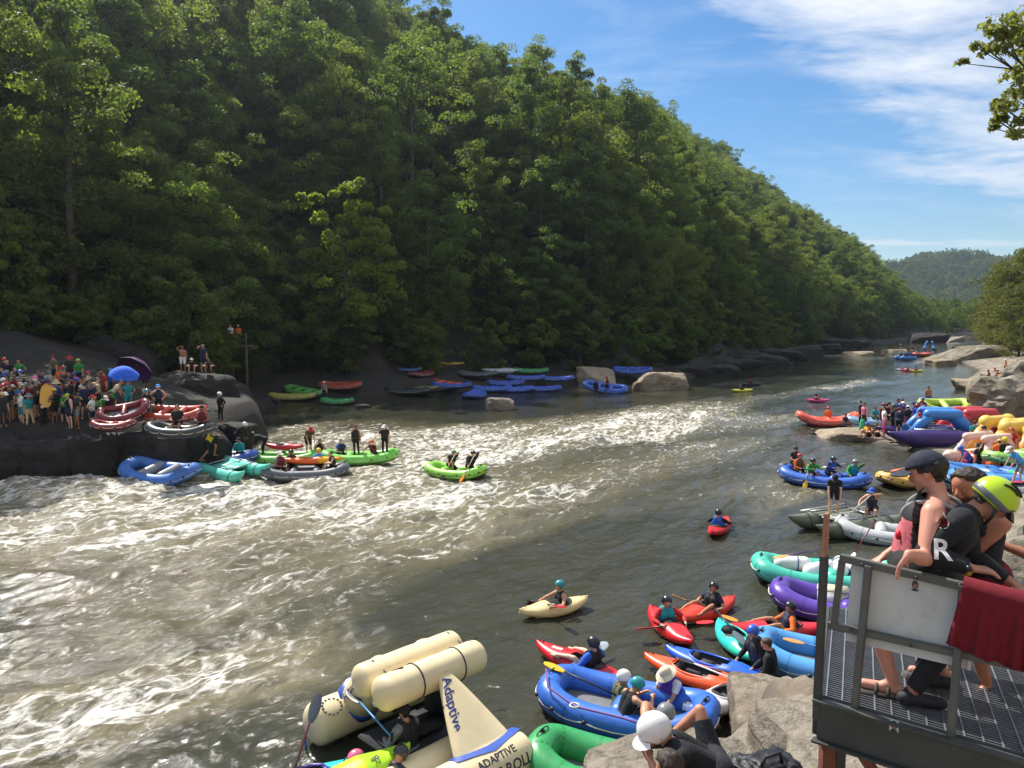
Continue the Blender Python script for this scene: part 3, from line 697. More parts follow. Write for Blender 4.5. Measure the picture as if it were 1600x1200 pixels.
# rocks along the far bank
rock(at(935, 598, .3) + Vector((0, 1, .2)), (6.2, 3.6, 3.9), -.35, 10, M_ROCKT, 'tan slanting boulder on the far bank beside a tilted blue raft', planes=[((.55, -.3, .7), .45)])
rock(at(1038, 605, .3) + Vector((0, 1, .1)), (6.4, 4.0, 3.6), .1, 11, M_ROCKT, 'rounded tan boulder standing in the shallows of the far bank')
rock(at(783, 640, 0) + Vector((0, .5, .15)), (2.7, 1.8, 1.6), .3, 12, M_ROCK, 'small grey wedge of rock breaking the water by the blue rafts')
rng_ = np.random.default_rng(12)
for i, (px, py, s) in enumerate(((600, 610, 3), (560, 640, 1.5), (860, 575, 6), (800, 570, 5), (905, 570, 5), (1080, 588, 6), (1120, 588, 6), (1010, 575, 6), (1150, 580, 7), (1190, 575, 8), (1225, 562, 9), (1250, 560, 9), (1290, 551, 9), (1310, 545, 10), (1170, 568, 8), (1060, 572, 6), (960, 560, 5), (1340, 540, 9), (420, 632, 1.6), (400, 600, 3.5))):
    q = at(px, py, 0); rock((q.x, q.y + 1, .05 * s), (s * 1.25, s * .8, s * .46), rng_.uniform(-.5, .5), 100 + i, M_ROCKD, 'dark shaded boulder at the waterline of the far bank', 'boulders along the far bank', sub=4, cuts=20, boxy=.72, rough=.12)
# rocks standing in the river downstream
rock(at(1350, 556, 0) + Vector((0, 3, -.3)), (6.4, 5, 2.4), .2, 20, M_ROCKT, 'low flat tan rock in midstream far down the river', rough=.04)
rock(at(1406, 549, 0) + Vector((0, 3, -.5)), (8, 6, 2.1), .1, 21, M_ROCKT, 'very low tan shelf just above the water beside distant swimmers', rough=.04)
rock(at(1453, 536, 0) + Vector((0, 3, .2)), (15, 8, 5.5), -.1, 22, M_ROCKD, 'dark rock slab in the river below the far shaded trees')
rock(at(1497, 535, 0) + Vector((0, 3, .0)), (9, 6, 5.5), .3, 23, M_ROCK, 'pale tilted rock at the right end of the far rapid', planes=[((-.4, 0, .9), .4)])
rock(at(1522, 566, 0) + Vector((1.5, 5, .6)), (15, 11, 5.4), -.12, 24, M_ROCKM, 'massive overhanging brown rock on the right bank with black shadow under it', planes=[((-.75, -.1, .65), .42)])
rock(at(1478, 571, 0) + Vector((0, 1, .0)), (5.0, 4, 2.2), .2, 25, M_ROCKT, 'brown toe of rock sloping into the water on the right bank')
rock(at(1575, 545, 0) + Vector((4, 6, 1.0)), (14, 10, 5.0), .2, 26, M_ROCKM, 'pale rock shelf behind the overhanging rock below the right trees')
rock(at(1556, 612, 0) + Vector((.5, 2, .0)), (6.6, 4.6, 2.2), .1, 27, M_ROCKT, 'smooth tan sloping rock in the water below the sitting group')
rock(at(1598, 606, 0) + Vector((2.2, 3, .8)), (9.5, 6, 3.6), .15, 28, M_ROCK, 'grey sloping slab at the right edge below the bank trees', planes=[((-.45, -.1, .85), .5)])
rock(at(1582, 672, .4) + Vector((1.6, 2.5, 1.2)), (6.6, 5.5, 4.6), .2, 29, M_ROCKM, 'rugged pale cliff rock at the right edge above the rafts', rough=.12, cuts=22)
rock(at(1612, 640, 0) + Vector((4.0, 4, 1.6)), (10, 6, 6.0), .4, 30, M_ROCKM, 'mossy rock bank rising behind the rugged cliff rock', rough=.1)
p = at(1372, 690, 0); rock((p.x - .2, p.y + 1.6, -.1), (6.4, 5.2, 1.35), -.2, 31, M_ROCKT, 'flat brown rock spit in the river with a standing crowd on it', rough=.03, boxy=.9)
# near rocks on the right
rock((5.0, 12.15, -.12), (3.3, 2.7, 2.25), -.18, 40, M_ROCKW, 'square-edged grey boulder with brown moss at the water edge', sub=6, boxy=.96, rough=.03, cuts=2, p=34)
rock((2.1, 8.6, 1.4), (2.6, 2.0, 1.9), .5, 41, M_ROCK, 'pale lichen-spotted rock lip above the green raft', sub=5, boxy=.85)
rock((4.1, 9.4, 1.7), (2.4, 2.0, 1.5), .3, 42, M_ROCK, 'pale cracked rock left of the platform legs')
rock((3.6, 7.4, 2.55), (1.9, 1.5, 1.2), -.3, 43, M_ROCK, 'cream rock lying below the black bag')
rock((9.8, 12.8, 2.4), (3.2, 2.6, 2.6), .3, 44, M_ROCKM, 'large grey rock behind the helmeted man at the right edge')
rock((11.4, 15.4, 2.2), (3.4, 3.0, 2.4), -.2, 45, M_ROCKM, 'pale grey rock behind the men near the beached rafts')
rock((6.6, 9.8, 2.6), (2.6, 2.2, 2.0), .1, 46, M_ROCK, 'pale rock under the far end of the steel platform')
rock((7.6, 8.2, 3.2), (2.4, 2.2, 2.2), .4, 47, M_ROCKM, 'mossy rock seen under the right part of the steel platform')
# ------------------------------------------------------------------ people
TMP = bpy.data.scenes.new('builder')                     # scratch scene in which bodies are fused into one surface
def fuse(mb, voxel, smooth=3):
    me = mb.mesh('raw', False); o = bpy.data.objects.new('raw', me); TMP.collection.objects.link(o)
    r = o.modifiers.new('r', 'REMESH'); r.mode = 'VOXEL'; r.voxel_size = voxel; r.adaptivity = 0
    s = o.modifiers.new('s', 'SMOOTH'); s.factor = 0.5; s.iterations = smooth
    vl = TMP.view_layers[0]; vl.update(); dg = vl.depsgraph; dg.update()
    out = bpy.data.meshes.new_from_object(o.evaluated_get(dg)); bpy.data.objects.remove(o); bpy.data.meshes.remove(me)
    out.polygons.foreach_set('use_smooth', np.ones(len(out.polygons), bool)); return out
def V3(*a): return np.array(a, float)
def unit(v): v = np.asarray(v, float); return v / max(1e-9, np.linalg.norm(v))
def rotv(v, axis, deg):
    return np.array(Matrix.Rotation(math.radians(deg), 3, Vector(axis)) @ Vector(v))
def ik(a, b, l1, l2, hint):
    a, b = np.asarray(a, float), np.asarray(b, float); d = b - a; L = np.linalg.norm(d); u = unit(d)
    if L > (l1 + l2) * .995: b = a + u * (l1 + l2) * .995; L = (l1 + l2) * .995
    x = (l1 * l1 - l2 * l2 + L * L) / (2 * L); h = math.sqrt(max(0, l1 * l1 - x * x))
    n = np.asarray(hint, float); n = unit(n - u * n.dot(u))
    return a + u * x + n * h, b
def joints(pel=(0, 0, .96), lean=3, side=0, twist=0, head=(0, 0), hands=None, feet=None, elbow=((-.6, -1, -.3), (.6, -1, -.3)), knee=((-.1, 1, 0), (.1, 1, 0)), toes=None, wide=1.0, handdir=None):
    J = {}; p = V3(*pel); u = unit(rotv(rotv((0, 0, 1), (1, 0, 0), -lean), (0, 1, 0), side)); fw = unit(rotv((0, 1, 0), (1, 0, 0), -lean)); fw = unit(fw - u * fw.dot(u))
    R0 = np.cross(fw, u); fw = rotv(fw, u, twist); R = np.cross(fw, u)
    J['pel'] = p; J['waist'] = p + u * .15; J['chest'] = p + u * .34; J['neck'] = p + u * .47
    J['u'], J['R'], J['F'] = u, R, fw
    for s, n in ((-1, 'L'), (1, 'R')):
        J['hip' + n] = p + R0 * s * .09 - u * .02
        J['sh' + n] = p + u * .425 + R * s * .185 * wide
    hf = rotv(fw, u, head[0]); hr = np.cross(hf, u); hu = unit(rotv(unit(u * .7 + V3(0, 0, .3)), hr, -head[1])); hf = unit(hf - hu * hf.dot(hu)); hf = rotv(hf, hr, 0); hr = np.cross(hf, hu)
    J['hu'], J['hf'], J['hr'] = hu, hf, hr
    J['head'] = J['neck'] + u * .06 + hu * .115 + hf * .025
    hands = hands or ((-.25, .05, .80), (.25, .05, .80))
    feet = feet or ((-.11, .0, .08), (.11, .0, .08))
    for i, n in enumerate('LR'):
        J['el' + n], J['wr' + n] = ik(J['sh' + n], hands[i], .285, .25, elbow[i])
        J['kn' + n], J['an' + n] = ik(J['hip' + n], feet[i], .43, .42, knee[i])
        f = unit(J['an' + n] - J['kn' + n]); t = V3(0, 1, 0) if toes is None else V3(*toes[i]); t = unit(t); J['to' + n] = J['an' + n] + t * .17 - V3(0, 0, .045) * (abs(t[2]) < .6); J['he' + n] = J['an' + n] - t * .04 - V3(0, 0, .04) * (abs(t[2]) < .6)
        J['hd' + n] = unit(J['wr' + n] - J['el' + n]) if handdir is None or handdir[i] is None else unit(handdir[i])
    J['wide'] = wide; return J
def capsules(J, fat=1.0, near=False, curl=0.5):
    B = []; u, R, F = J['u'], J['R'], J['F']; w = J['wide'] * fat
    def c(bone, a, b, ra, rb=None): B.append((bone, np.asarray(a, float), np.asarray(b, float), ra, ra if rb is None else rb))
    c('pelvis', J['hipL'] + u * .03 - F * .015, J['hipR'] + u * .03 - F * .015, .112 * fat)
    for s in (-1, 1):
        c('waist', J['pel'] + R * s * .055 * w, J['waist'] + R * s * .055 * w + F * .012, .105 * fat, .100 * fat)
        c('chest', J['waist'] + R * s * .055 * w + F * .012, J['chest'] + R * s * .082 * w + F * .012, .100 * fat, .108 * (fat + 1) / 2)
        c('chest', J['chest'] + R * s * .075 * w + F * .02, J['chest'] + R * s * .07 * w + u * .045, .105, .095)
    if fat > 1.08: c('waist', J['waist'] - u * .05 + F * .05 * fat, J['waist'] + u * .06 + F * .045 * fat, .11 * fat, .10 * fat)
    c('shoulder', J['shL'] + R * .03, J['neck'] + u * .005, .062, .064); c('shoulder', J['shR'] - R * .03, J['neck'] + u * .005, .062, .064)
    h, hu, hf, hr = J['head'], J['hu'], J['hf'], J['hr']
    c('neck', J['neck'] - u * .02 - F * .005, h - hu * .06 - hf * .02, .060 * (fat + 1) / 2, .054)
    c('head', h + hu * .03 - hf * .028, h + hu * .03 + hf * .022, .088, .082); c('head', h + hu * .0 + hf * .01, h - hu * .05 + hf * .028, .075, .060)
    c('head', h - hu * .06 + hf * .02, h - hu * .088 + hf * .064, .050, .030)
    c('head', h + hu * .005 + hf * .092, h - hu * .030 + hf * .106, .012, .018)
    for s in (-1, 1): c('head', h + hr * s * .080 + hu * .015 - hf * .012, h + hr * s * .078 - hu * .025 - hf * .006, .017, .012)
    if near:
        c('head', h + hu * .028 + hf * .085 - hr * .03, h + hu * .028 + hf * .085 + hr * .03, .016)         # brow
        c('head', h - hu * .052 + hf * .092 - hr * .018, h - hu * .052 + hf * .092 + hr * .018, .012)       # lips
        for s in (-1, 1): c('head', h - hu * .015 + hf * .062 + hr * s * .035, h - hu * .03 + hf * .05 + hr * s * .045, .028)
    for n, s in (('L', -1), ('R', 1)):
        a = (fat + 1) / 2
        c('uarm' + n, J['sh' + n], J['sh' + n] * .5 + J['el' + n] * .5, .060 * a, .052 * a); c('uarm' + n, J['sh' + n] * .5 + J['el' + n] * .5, J['el' + n], .052 * a, .041 * a)
        m = J['el' + n] * .7 + J['wr' + n] * .3
        c('farm' + n, J['el' + n], m, .040 * a, .044 * a); c('farm' + n, m, J['wr' + n], .044 * a, .028)
        d = J['hd' + n]; W = J['wr' + n]; sd = unit(np.cross(d, V3(0, 0, 1) + .3 * F)); pn = np.cross(sd, d)
        if near:
            inward = -pn if curl >= 0 else pn
            for k in range(4):
                o = (k - 1.5) * .019
                b0 = W + d * .085 + sd * o * 1.1
                c('hand' + n, W + d * .01 + sd * o * .7, b0, .017, .013)
                L = (.072, .082, .078, .060)[k]; cu = abs(curl)
                d1 = unit(d * math.cos(cu) + inward * math.sin(cu)); d2 = unit(d * math.cos(cu * 2.1) + inward * math.sin(cu * 2.1))
                b1 = b0 + d1 * L * .5; b2 = b1 + d2 * L * .5
                c('hand' + n, b0, b1, .0105, .0095); c('hand' + n, b1, b2, .0095, .0078)
            tb = W + d * .03 - sd * s * .028; t1 = tb + unit(d * .7 - sd * s * .6 + inward * .4) * .042
            c('hand' + n, W + d * .015, tb, .019, .014); c('hand' + n, tb, t1, .0125, .0105); c('hand' + n, t1, t1 + unit(d * .95 - sd * s * .15 + inward * .4) * .032, .0105, .0085)
        else:
            c('hand' + n, W, W + d * .08, .031, .029); c('hand' + n, W + d * .08, W + unit(d + pn * -.35) * .155, .024, .014); c('hand' + n, W + d * .03, W + d * .07 - sd * s * .05, .016, .012)
        t = .5; m = J['hip' + n] * .5 + J['kn' + n] * .5
        c('thigh' + n, J['hip' + n], m, .088 * fat, .070 * a); c('thigh' + n, m, J['kn' + n], .070 * a, .053)
        k, an = J['kn' + n], J['an' + n]; back = -unit(np.cross(np.cross(unit(an - k), V3(*(J['to' + n] - an))), unit(an - k)))
        m = k * .68 + an * .32 + back * .014
        c('shin' + n, k, m, .050, .054); c('shin' + n, m, an, .054, .034)
        c('foot' + n, J['he' + n], J['to' + n], .036, .030); c('foot' + n, an, J['to' + n] * .5 + J['he' + n] * .5, .034, .034)
    return B
BODY = {}
class Body:
    pass
def body(key, voxel=.03, fat=1.0, near=False, curl=.5, **kw):
    if key in BODY: return BODY[key]
    b = Body(); b.J = joints(**kw); b.C = capsules(b.J, fat, near, curl)
    mb = MB()
    for _, p, q, ra, rb in b.C: mb.capsule(p, q, ra, rb, 14 if near else 10, 4 if near else 3)
    b.me = fuse(mb, voxel, 4 if near else 3); b.voxel = voxel
    n = len(b.me.vertices); co = np.empty(n * 3, np.float32); b.me.vertices.foreach_get('co', co); b.co = co.reshape(-1, 3).astype(float)
    no = np.empty(n * 3, np.float32); b.me.vertices.foreach_get('normal', no); b.no = no.reshape(-1, 3).astype(float)
    best = np.full(n, 9.0); b.bone = np.zeros(n, object); b.t = np.zeros(n)
    J = b.J; ends = {}
    for L in 'LR': ends.update({'uarm' + L: ('sh' + L, 'el' + L), 'farm' + L: ('el' + L, 'wr' + L), 'thigh' + L: ('hip' + L, 'kn' + L), 'shin' + L: ('kn' + L, 'an' + L)})
    for bone, p, q, ra, rb in b.C:
        d = q - p; L2 = max(1e-9, d.dot(d)); t = np.clip((b.co - p) @ d / L2, 0, 1)
        D = np.linalg.norm(b.co - p - t[:, None] * d, axis=1) - (ra + (rb - ra) * t)
        m = D < best; best[m] = D[m]; b.bone[m] = bone
    for bone, (a, c) in ends.items():
        m = b.bone == bone; d = J[c] - J[a]; b.t[m] = (b.co[m] - J[a]) @ d / d.dot(d)
    b.tz = (b.co - J['pel']) @ J['u']                       # height along the spine
    b.hl = np.stack([(b.co - J['head']) @ J['hr'], (b.co - J['head']) @ J['hf'], (b.co - J['head']) @ J['hu']], 1)
    b.poly = [tuple(p.vertices) for p in b.me.polygons]; b.cache = {}
    BODY[key] = b; return b
def starts(b, *names): return np.array([str(x).startswith(names) for x in b.bone])
def region(b, kind):
    tor = starts(b, 'waist', 'chest', 'shoulder'); ua = starts(b, 'uarm'); fa = starts(b, 'farm'); pe = starts(b, 'pelvis'); th = starts(b, 'thigh'); sh = starts(b, 'shin'); hip = pe | (starts(b, 'waist') & (b.tz < .06)) | (th & (b.t < .05))
    if kind == 'tee': return tor | (ua & (b.t < .62)) | (pe & (b.tz > -.06)), .014
    if kind == 'tank': return (tor & ~(starts(b, 'shoulder') & (np.abs((b.co - b.J['neck']) @ b.J['R']) > .12))) | (pe & (b.tz > -.04)), .011
    if kind == 'long': return tor | ua | (fa & (b.t < .93)) | (pe & (b.tz > -.07)), .020
    if kind == 'vest': return tor & (b.tz > .06) & ~(starts(b, 'shoulder') & (np.abs((b.co - b.J['neck']) @ b.J['R']) > .135)), .048
    if kind == 'shorts': return hip | (th & (b.t < .82)), .020
    if kind == 'trunks': return hip | (th & (b.t < .5)), .014
    if kind == 'pants': return hip | th | (sh & (b.t < .93)), .016
    if kind == 'shoeL': return starts(b, 'footL') | ((b.bone == 'shinL') & (b.t > .97)), .011
    if kind == 'shoeR': return starts(b, 'footR') | ((b.bone == 'shinR') & (b.t > .97)), .011
    if kind == 'belt': return tor & (b.tz > .06) & (b.tz < .125), .022
    if kind == 'hairlow':
        x, y, z = b.hl.T; return starts(b, 'head', 'neck') & (((y < .035) & (z > .0) & (z < .055)) | ((y < -.035) & (z > -.075) & (z < .055))), .012
    if kind == 'hair':
        x, y, z = b.hl.T; h = starts(b, 'head', 'neck')
        return h & ((z > .062) | ((y < .035) & (z > .02) & (np.abs(x) < .2)) | ((y < -.035) & (z > -.075))) & ~((y > .075) & (z < .085)), .016
    if kind == 'beard':
        x, y, z = b.hl.T
        return starts(b, 'head') & (z < -.042) & (y > -.01) & ~((np.abs(x) < .022) & (z > -.066)), .006
def garment(b, kind):
    if kind in b.cache: return b.cache[kind]
    m, th = region(b, kind)
    f = [p for p in b.poly if all(m[i] for i in p)]
    if not f: return None
    used = sorted({i for p in f for i in p}); ix = {v: k for k, v in enumerate(used)}
    P = b.co[used] + b.no[used] * th
    F = [tuple(ix[i] for i in p) for p in f]
    if kind in ('hair', 'hairlow', 'beard') and b.voxel < .013:                     # tufts
        c_ = b.co[used] * 55; P = P + b.no[used] * (.011 * fbm(c_[:, 0] * 1.0, c_[:, 1] * 1.0, c_[:, 2] * .45, 3, 4))[:, None] * (1 if kind != 'beard' else .3)
    nb = [set() for _ in used]; ec = {}
    for p in F:
        for a, c in zip(p, p[1:] + p[:1]):
            nb[a].add(c); nb[c].add(a); k = (min(a, c), max(a, c)); ec[k] = ec.get(k, []) + [(a, c)]
    bd = {a for k, e in ec.items() if len(e) == 1 for a in k}
    for _ in range(3 if not kind.startswith(('hair', 'beard')) else 1):      # soften hems and folds
        Q = P.copy()
        for a in range(len(P)):
            nn = [c for c in nb[a] if (c in bd)] if a in bd else nb[a]
            if nn: Q[a] = P[a] * .5 + .5 * sum(P[c] for c in nn) / len(nn)
        P = Q
    V = P.tolist(); inner = {}
    for a in bd:
        inner[a] = len(V); V.append((P[a] - b.no[used[a]] * (th + .012)).tolist())
    for k, e in ec.items():
        if len(e) == 1:
            a, c = e[0]; F.append((c, a, inner[a], inner[c]))
    me = mesh_np(kind, V, F); b.cache[kind] = me; return me
def headframe(b):
    J = b.J; return Matrix(((J['hr'][0], J['hf'][0], J['hu'][0], J['head'][0]), (J['hr'][1], J['hf'][1], J['hu'][1], J['head'][1]), (J['hr'][2], J['hf'][2], J['hu'][2], J['head'][2]), (0, 0, 0, 1)))
def shell(rx, ry, rz, zcut, n=20, m=8, front=None, c=(0, 0, 0)):
    """a dome cut at a rim; front lifts the rim over the face"""
    V = []; F = []
    for j in range(m + 1):
        for i in range(n):
            a = 2 * math.pi * i / n; zc = zcut
            if front is not None: zc = zcut + (front - zcut) * sstep(.2, .75, math.sin(a))
            th = math.acos(max(-1, min(1, float(zc)))) * j / m
            V.append((c[0] + rx * math.sin(th) * math.cos(a), c[1] + ry * math.sin(th) * math.sin(a), c[2] + rz * math.cos(th)))
    for j in range(m):
        for i in range(n): F.append((j * n + i, (j + 1) * n + i, (j + 1) * n + (i + 1) % n, j * n + (i + 1) % n))
    k = len(V)
    for i in range(n):
        v = V[m * n + i]; V.append((v[0] * .93, v[1] * .93, v[2]))
    for i in range(n): F.append((m * n + i, k + i, k + (i + 1) % n, m * n + (i + 1) % n))
    return V, F
HATS = {}
def hat_mesh(kind):
    if kind in HATS: return HATS[kind]
    mb = MB()
    if kind == 'helmet':
        mb.add(*shell(.118, .135, .125, -.42, 22, 9, .22, (0, -.006, .02)))
        for s in (-1, 1): mb.beam((s * .092, .03, -.02), (s * .03, .075, -.105), .012, .004)
    elif kind == 'cap':
        mb.add(*shell(.104, .118, .105, .12, 20, 7, None, (0, -.004, .025)))
        V = []; F = []
        for j in range(4):
            for i in range(9):
                a = math.pi * (.16 + .68 * i / 8); r = .105 + .085 * j / 3 * math.sin(a) ** .8
                V.append((r * math.cos(a) * .98, r * math.sin(a) * 1.08, .040 - .012 * j / 3 - .022 * abs(math.cos(a)) ** 2))
        for j in range(3):
            for i in range(8): F.append((j * 9 + i, j * 9 + i + 1, (j + 1) * 9 + i + 1, (j + 1) * 9 + i))
        mb.add(V, F); mb.add([(x, y, z - .006) for x, y, z in V], [f[::-1] for f in F])
    elif kind == 'bucket':
        mb.add(*shell(.106, .120, .112, .10, 20, 7, None, (0, -.004, .025)))
        V = []; F = []
        for j in range(3):
            for i in range(20):
                a = 2 * math.pi * i / 20; r = .104 + .075 * j / 2
                V.append((r * math.cos(a), r * math.sin(a) * 1.12, .040 - .028 * j))
        for j in range(2):
            for i in range(20): F.append((j * 20 + i, (j + 1) * 20 + i, (j + 1) * 20 + (i + 1) % 20, j * 20 + (i + 1) % 20))
        mb.add(V, F)
    HATS[kind] = mb.mesh(kind); return HATS[kind]
SKIN = ['#d3a184', '#c48f6f', '#b98263', '#dab096', '#a46f52', '#8a5a40']
def skin_mat(c): return mat('skin', c, 0.5, 0.10, 14, 0.12, 120)
def cloth_mat(c, rough=.85): return mat('cloth', c, rough, 0.18, 9, 0.9, 7)
def gloss_mat(c): return mat('helmet_shell', c, 0.32, 0.06, 8, coat=.3)
PEOPLE = []
def person(b, loc, rz, label, skin=0, top=None, legs=None, vest=None, head=None, hair='#2e2219', shoes=None, group=None, scale=1.0, z=None, rx=0.0, hairkind=True, beard=None, cat='person'):
    """head = (kind, colour); everything worn is a child of the body"""
    o = obj('person', b.me, skin_mat(SKIN[skin] if isinstance(skin, int) else skin)); tag(o, label, cat, group)
    o.location = loc; o.rotation_euler = (rx, 0, rz); o.scale = (scale,) * 3
    def wear(kind, name, m):
        me = garment(b, kind)
        if me: return obj(name, me, m, o)
    if top: wear(top[0], {'tee': 'shirt', 'tank': 'tank_top', 'long': 'jacket'}[top[0]], cloth_mat(top[1]))
    if legs: wear(legs[0], {'shorts': 'shorts', 'trunks': 'shorts', 'pants': 'trousers'}[legs[0]], cloth_mat(legs[1]))
    if vest: wear('vest', 'life_vest', cloth_mat(vest, .7))
    if shoes:
        for k in ('shoeL', 'shoeR'): wear(k, 'shoe', cloth_mat(shoes, .7))
    if hair and hairkind: wear('hairlow' if head and head[0] in ('cap', 'bucket') else 'hair', 'hair', mat('hair', hair, 0.6, 0.35, 60, 0.25, 320))
    if beard: wear('beard', 'beard', mat('hair', beard, 0.8, 0.3, 40, 0.5, 160))
    if head:
        h = obj({'bucket': 'sun_hat'}.get(head[0], head[0]), hat_mesh(head[0]), gloss_mat(head[1]) if head[0] == 'helmet' else cloth_mat(head[1]), o)
        h.matrix_local = headframe(b) @ Matrix.Diagonal((1.04, 1.04, 1.04, 1))
    M = Matrix.Translation(Vector(loc)) @ Matrix.Rotation(rz, 4, 'Z') @ Matrix.Rotation(rx, 4, 'X') @ Matrix.Scale(scale, 4)
    o['_m'] = 0; del o['_m']
    PEOPLE.append((o, b, M)); return o, M
def jw(b, M, n): return M @ Vector(b.J[n])
def hand_pt(b, M, n): return M @ Vector(b.J['wr' + n] + b.J['hd' + n] * .075)

# ---- the poses (person faces +Y, ground or seat at z = 0)
def P(key, v=.03, **kw): return body(key, v, **kw)
POSE = {
    'stand': dict(), 
    'stand_relaxed': dict(pel=(.03, 0, .95), side=2, hands=((-.24, .10, .84), (.27, 0, .80)), feet=((-.15, .06, .08), (.12, -.04, .08)), head=(20, 5)),
    'arms_crossed': dict(hands=((.06, .22, 1.20), (-.06, .24, 1.16)), feet=((-.14, 0, .08), (.14, 0, .08)), head=(-15, 8)),
    'phone': dict(hands=((-.05, .28, 1.32), (.05, .28, 1.34)), elbow=((-.5, 0, -1), (.5, 0, -1)), head=(0, 5)),
    'hips': dict(hands=((-.2, .03, 1.02), (.2, .03, 1.02)), elbow=((-1, -.4, 0), (1, -.4, 0)), feet=((-.17, 0, .08), (.17, 0, .08))),
    'wave': dict(hands=((-.24, .05, .82), (.32, .20, 1.85)), elbow=((-.6, -1, -.3), (1, .2, 0)), head=(25, -10)),
    'shade': dict(hands=((-.24, .05, .82), (.10, .20, 1.66)), elbow=((-.6, -1, -.3), (1, .3, -.2)), head=(-10, 0)),
    'pole': dict(hands=((-.24, .05, .84), (.30, .30, 1.15)), elbow=((-.6, -1, -.3), (.6, -.6, -.6)), head=(-25, 4)),
    'bend': dict(pel=(0, -.12, .90), lean=68, hands=((-.15, .50, .45), (.16, .48, .42)), feet=((-.14, 0, .08), (.15, .1, .08)), head=(0, 10)),
    'stoop': dict(pel=(0, -.06, .93), lean=38, hands=((-.18, .42, .70), (.18, .45, .72)), feet=((-.14, 0, .08), (.16, .18, .08)), head=(0, 15)),
    'climb': dict(pel=(0, 0, .80), lean=28, hands=((-.22, .55, 1.05), (.30, .50, 1.15)), feet=((-.14, .28, .20), (.15, -.30, .05)), head=(0, -10)),
    'sit': dict(pel=(0, 0, .12), lean=6, hands=((-.16, .36, .26), (.16, .36, .26)), feet=((-.14, .50, -.32), (.14, .50, -.32)), elbow=((-.7, -1, -.2), (.7, -1, -.2)), knee=((-.2, 1, 1), (.2, 1, 1))),
    'sit_row': dict(pel=(0, 0, .12), lean=22, hands=((-.22, .55, .42), (.22, .55, .42)), feet=((-.14, .55, -.25), (.14, .55, -.25)), elbow=((-.9, -.6, -.3), (.9, -.6, -.3)), knee=((-.2, 1, 1), (.2, 1, 1))),
    'sit_paddle': dict(pel=(0, 0, .12), lean=14, twist=-20, hands=((-.05, .40, .66), (.40, .36, .26)), feet=((-.14, .50, -.30), (.14, .50, -.30)), elbow=((-1, -.2, .2), (.8, -.7, -.2)), knee=((-.2, 1, 1), (.2, 1, 1))),
    'kneel_paddle': dict(pel=(0, 0, .30), lean=25, twist=-25, hands=((.02, .48, .90), (.46, .42, .42)), feet=((-.14, -.10, .06), (.14, .36, .06)), elbow=((-1, -.2, .2), (.8, -.7, -.2)), knee=((-.2, 1, .2), (.2, 1, 1))),
    'knees_up': dict(pel=(0, 0, .12), lean=10, hands=((-.16, .40, .36), (.16, .42, .36)), feet=((-.15, .52, .06), (.15, .48, .06)), elbow=((-.8, -.8, 0), (.8, -.8, 0)), knee=((-.2, .4, 1), (.2, .4, 1))),
    'kayak': dict(pel=(0, 0, .10), lean=4, hands=((-.30, .42, .36), (.30, .42, .36)), feet=((-.10, .82, .04), (.10, .82, .04)), elbow=((-1, -.5, -.4), (1, -.5, -.4)), knee=((-.4, 0, .5), (.4, 0, .5))),
    'kayak_lean': dict(pel=(0, 0, .10), lean=16, twist=25, hands=((-.34, .30, .50), (.34, .46, .26)), feet=((-.10, .82, .04), (.10, .82, .04)), elbow=((-1, -.5, -.4), (1, -.5, -.4)), knee=((-.4, 0, .5), (.4, 0, .5)), head=(30, 5)),
    'deck_sit': dict(pel=(0, 0, .10), lean=-8, hands=((-.28, .22, .30), (.28, .24, .32)), feet=((-.26, .66, .36), (.30, .68, .32)), elbow=((-1, -.6, -.4), (1, -.6, -.4)), knee=((-.3, .1, 1), (.3, .1, 1)), head=(15, 0)),
    'kneel': dict(pel=(0, 0, .28), lean=26, hands=((-.12, .52, .62), (.20, .50, .66)), feet=((-.14, -.12, .06), (.14, .34, .06)), knee=((-.2, 1, .2), (.2, 1, .2)), head=(-10, 10)),
    'wade': dict(pel=(0, 0, .95), lean=10, hands=((-.26, .30, .95), (.30, .28, .92)), head=(10, 10)),
}
def B(k, v=.032, fat=1.0, wide=1.0): 
    kk = '%s|%s|%s|%s' % (k, v, fat, wide)
    return body(kk, v, fat=fat, wide=wide, **POSE[k])
# ------------------------------------------------------------------ boats
def muted(c):
    r, g, b_ = srgb(c)[:3]; l = .3 * r + .55 * g + .15 * b_; return tuple(.86 * v + .14 * l for v in (r, g, b_))
def pvc(c): return mat('coated_fabric', muted(c), 0.40, 0.10, 2.0, 0.22, 9, dirt=.22)
def pvc_dark(c): return mat('seam_tape', tuple(v * .72 for v in srgb(c)[:3]), 0.5, 0.1, 2.0, dirt=.2)
def plastic(c): return mat('boat_plastic', c, 0.34, 0.06, 3.0, dirt=.10)
M_BLK = mat('black_rubber', (0.02, 0.02, 0.022), 0.6, .2, 8)
M_METAL = mat('frame_metal', (0.5, 0.5, 0.5), 0.35, .1, 8, metal=.9)
M_ROPE = mat('rope', '#d8d2c0', 0.8, .2, 30)
M_GREYF = mat('grey_floor_fabric', '#6a6c6e', 0.6, .15, 5)
def ring(L, W, r, rocker, n=56, ex=.55, ey=.75):
    pts = []
    for i in range(n):
        a = 2 * math.pi * i / n; c, s = math.cos(a), math.sin(a)
        x = (L / 2 - r) * math.copysign(abs(c) ** ey, c); y = (W / 2 - r) * math.copysign(abs(s) ** ex, s)
        pts.append((x, y, r * .72 + rocker * abs(2 * x / L) ** 3))
    return pts
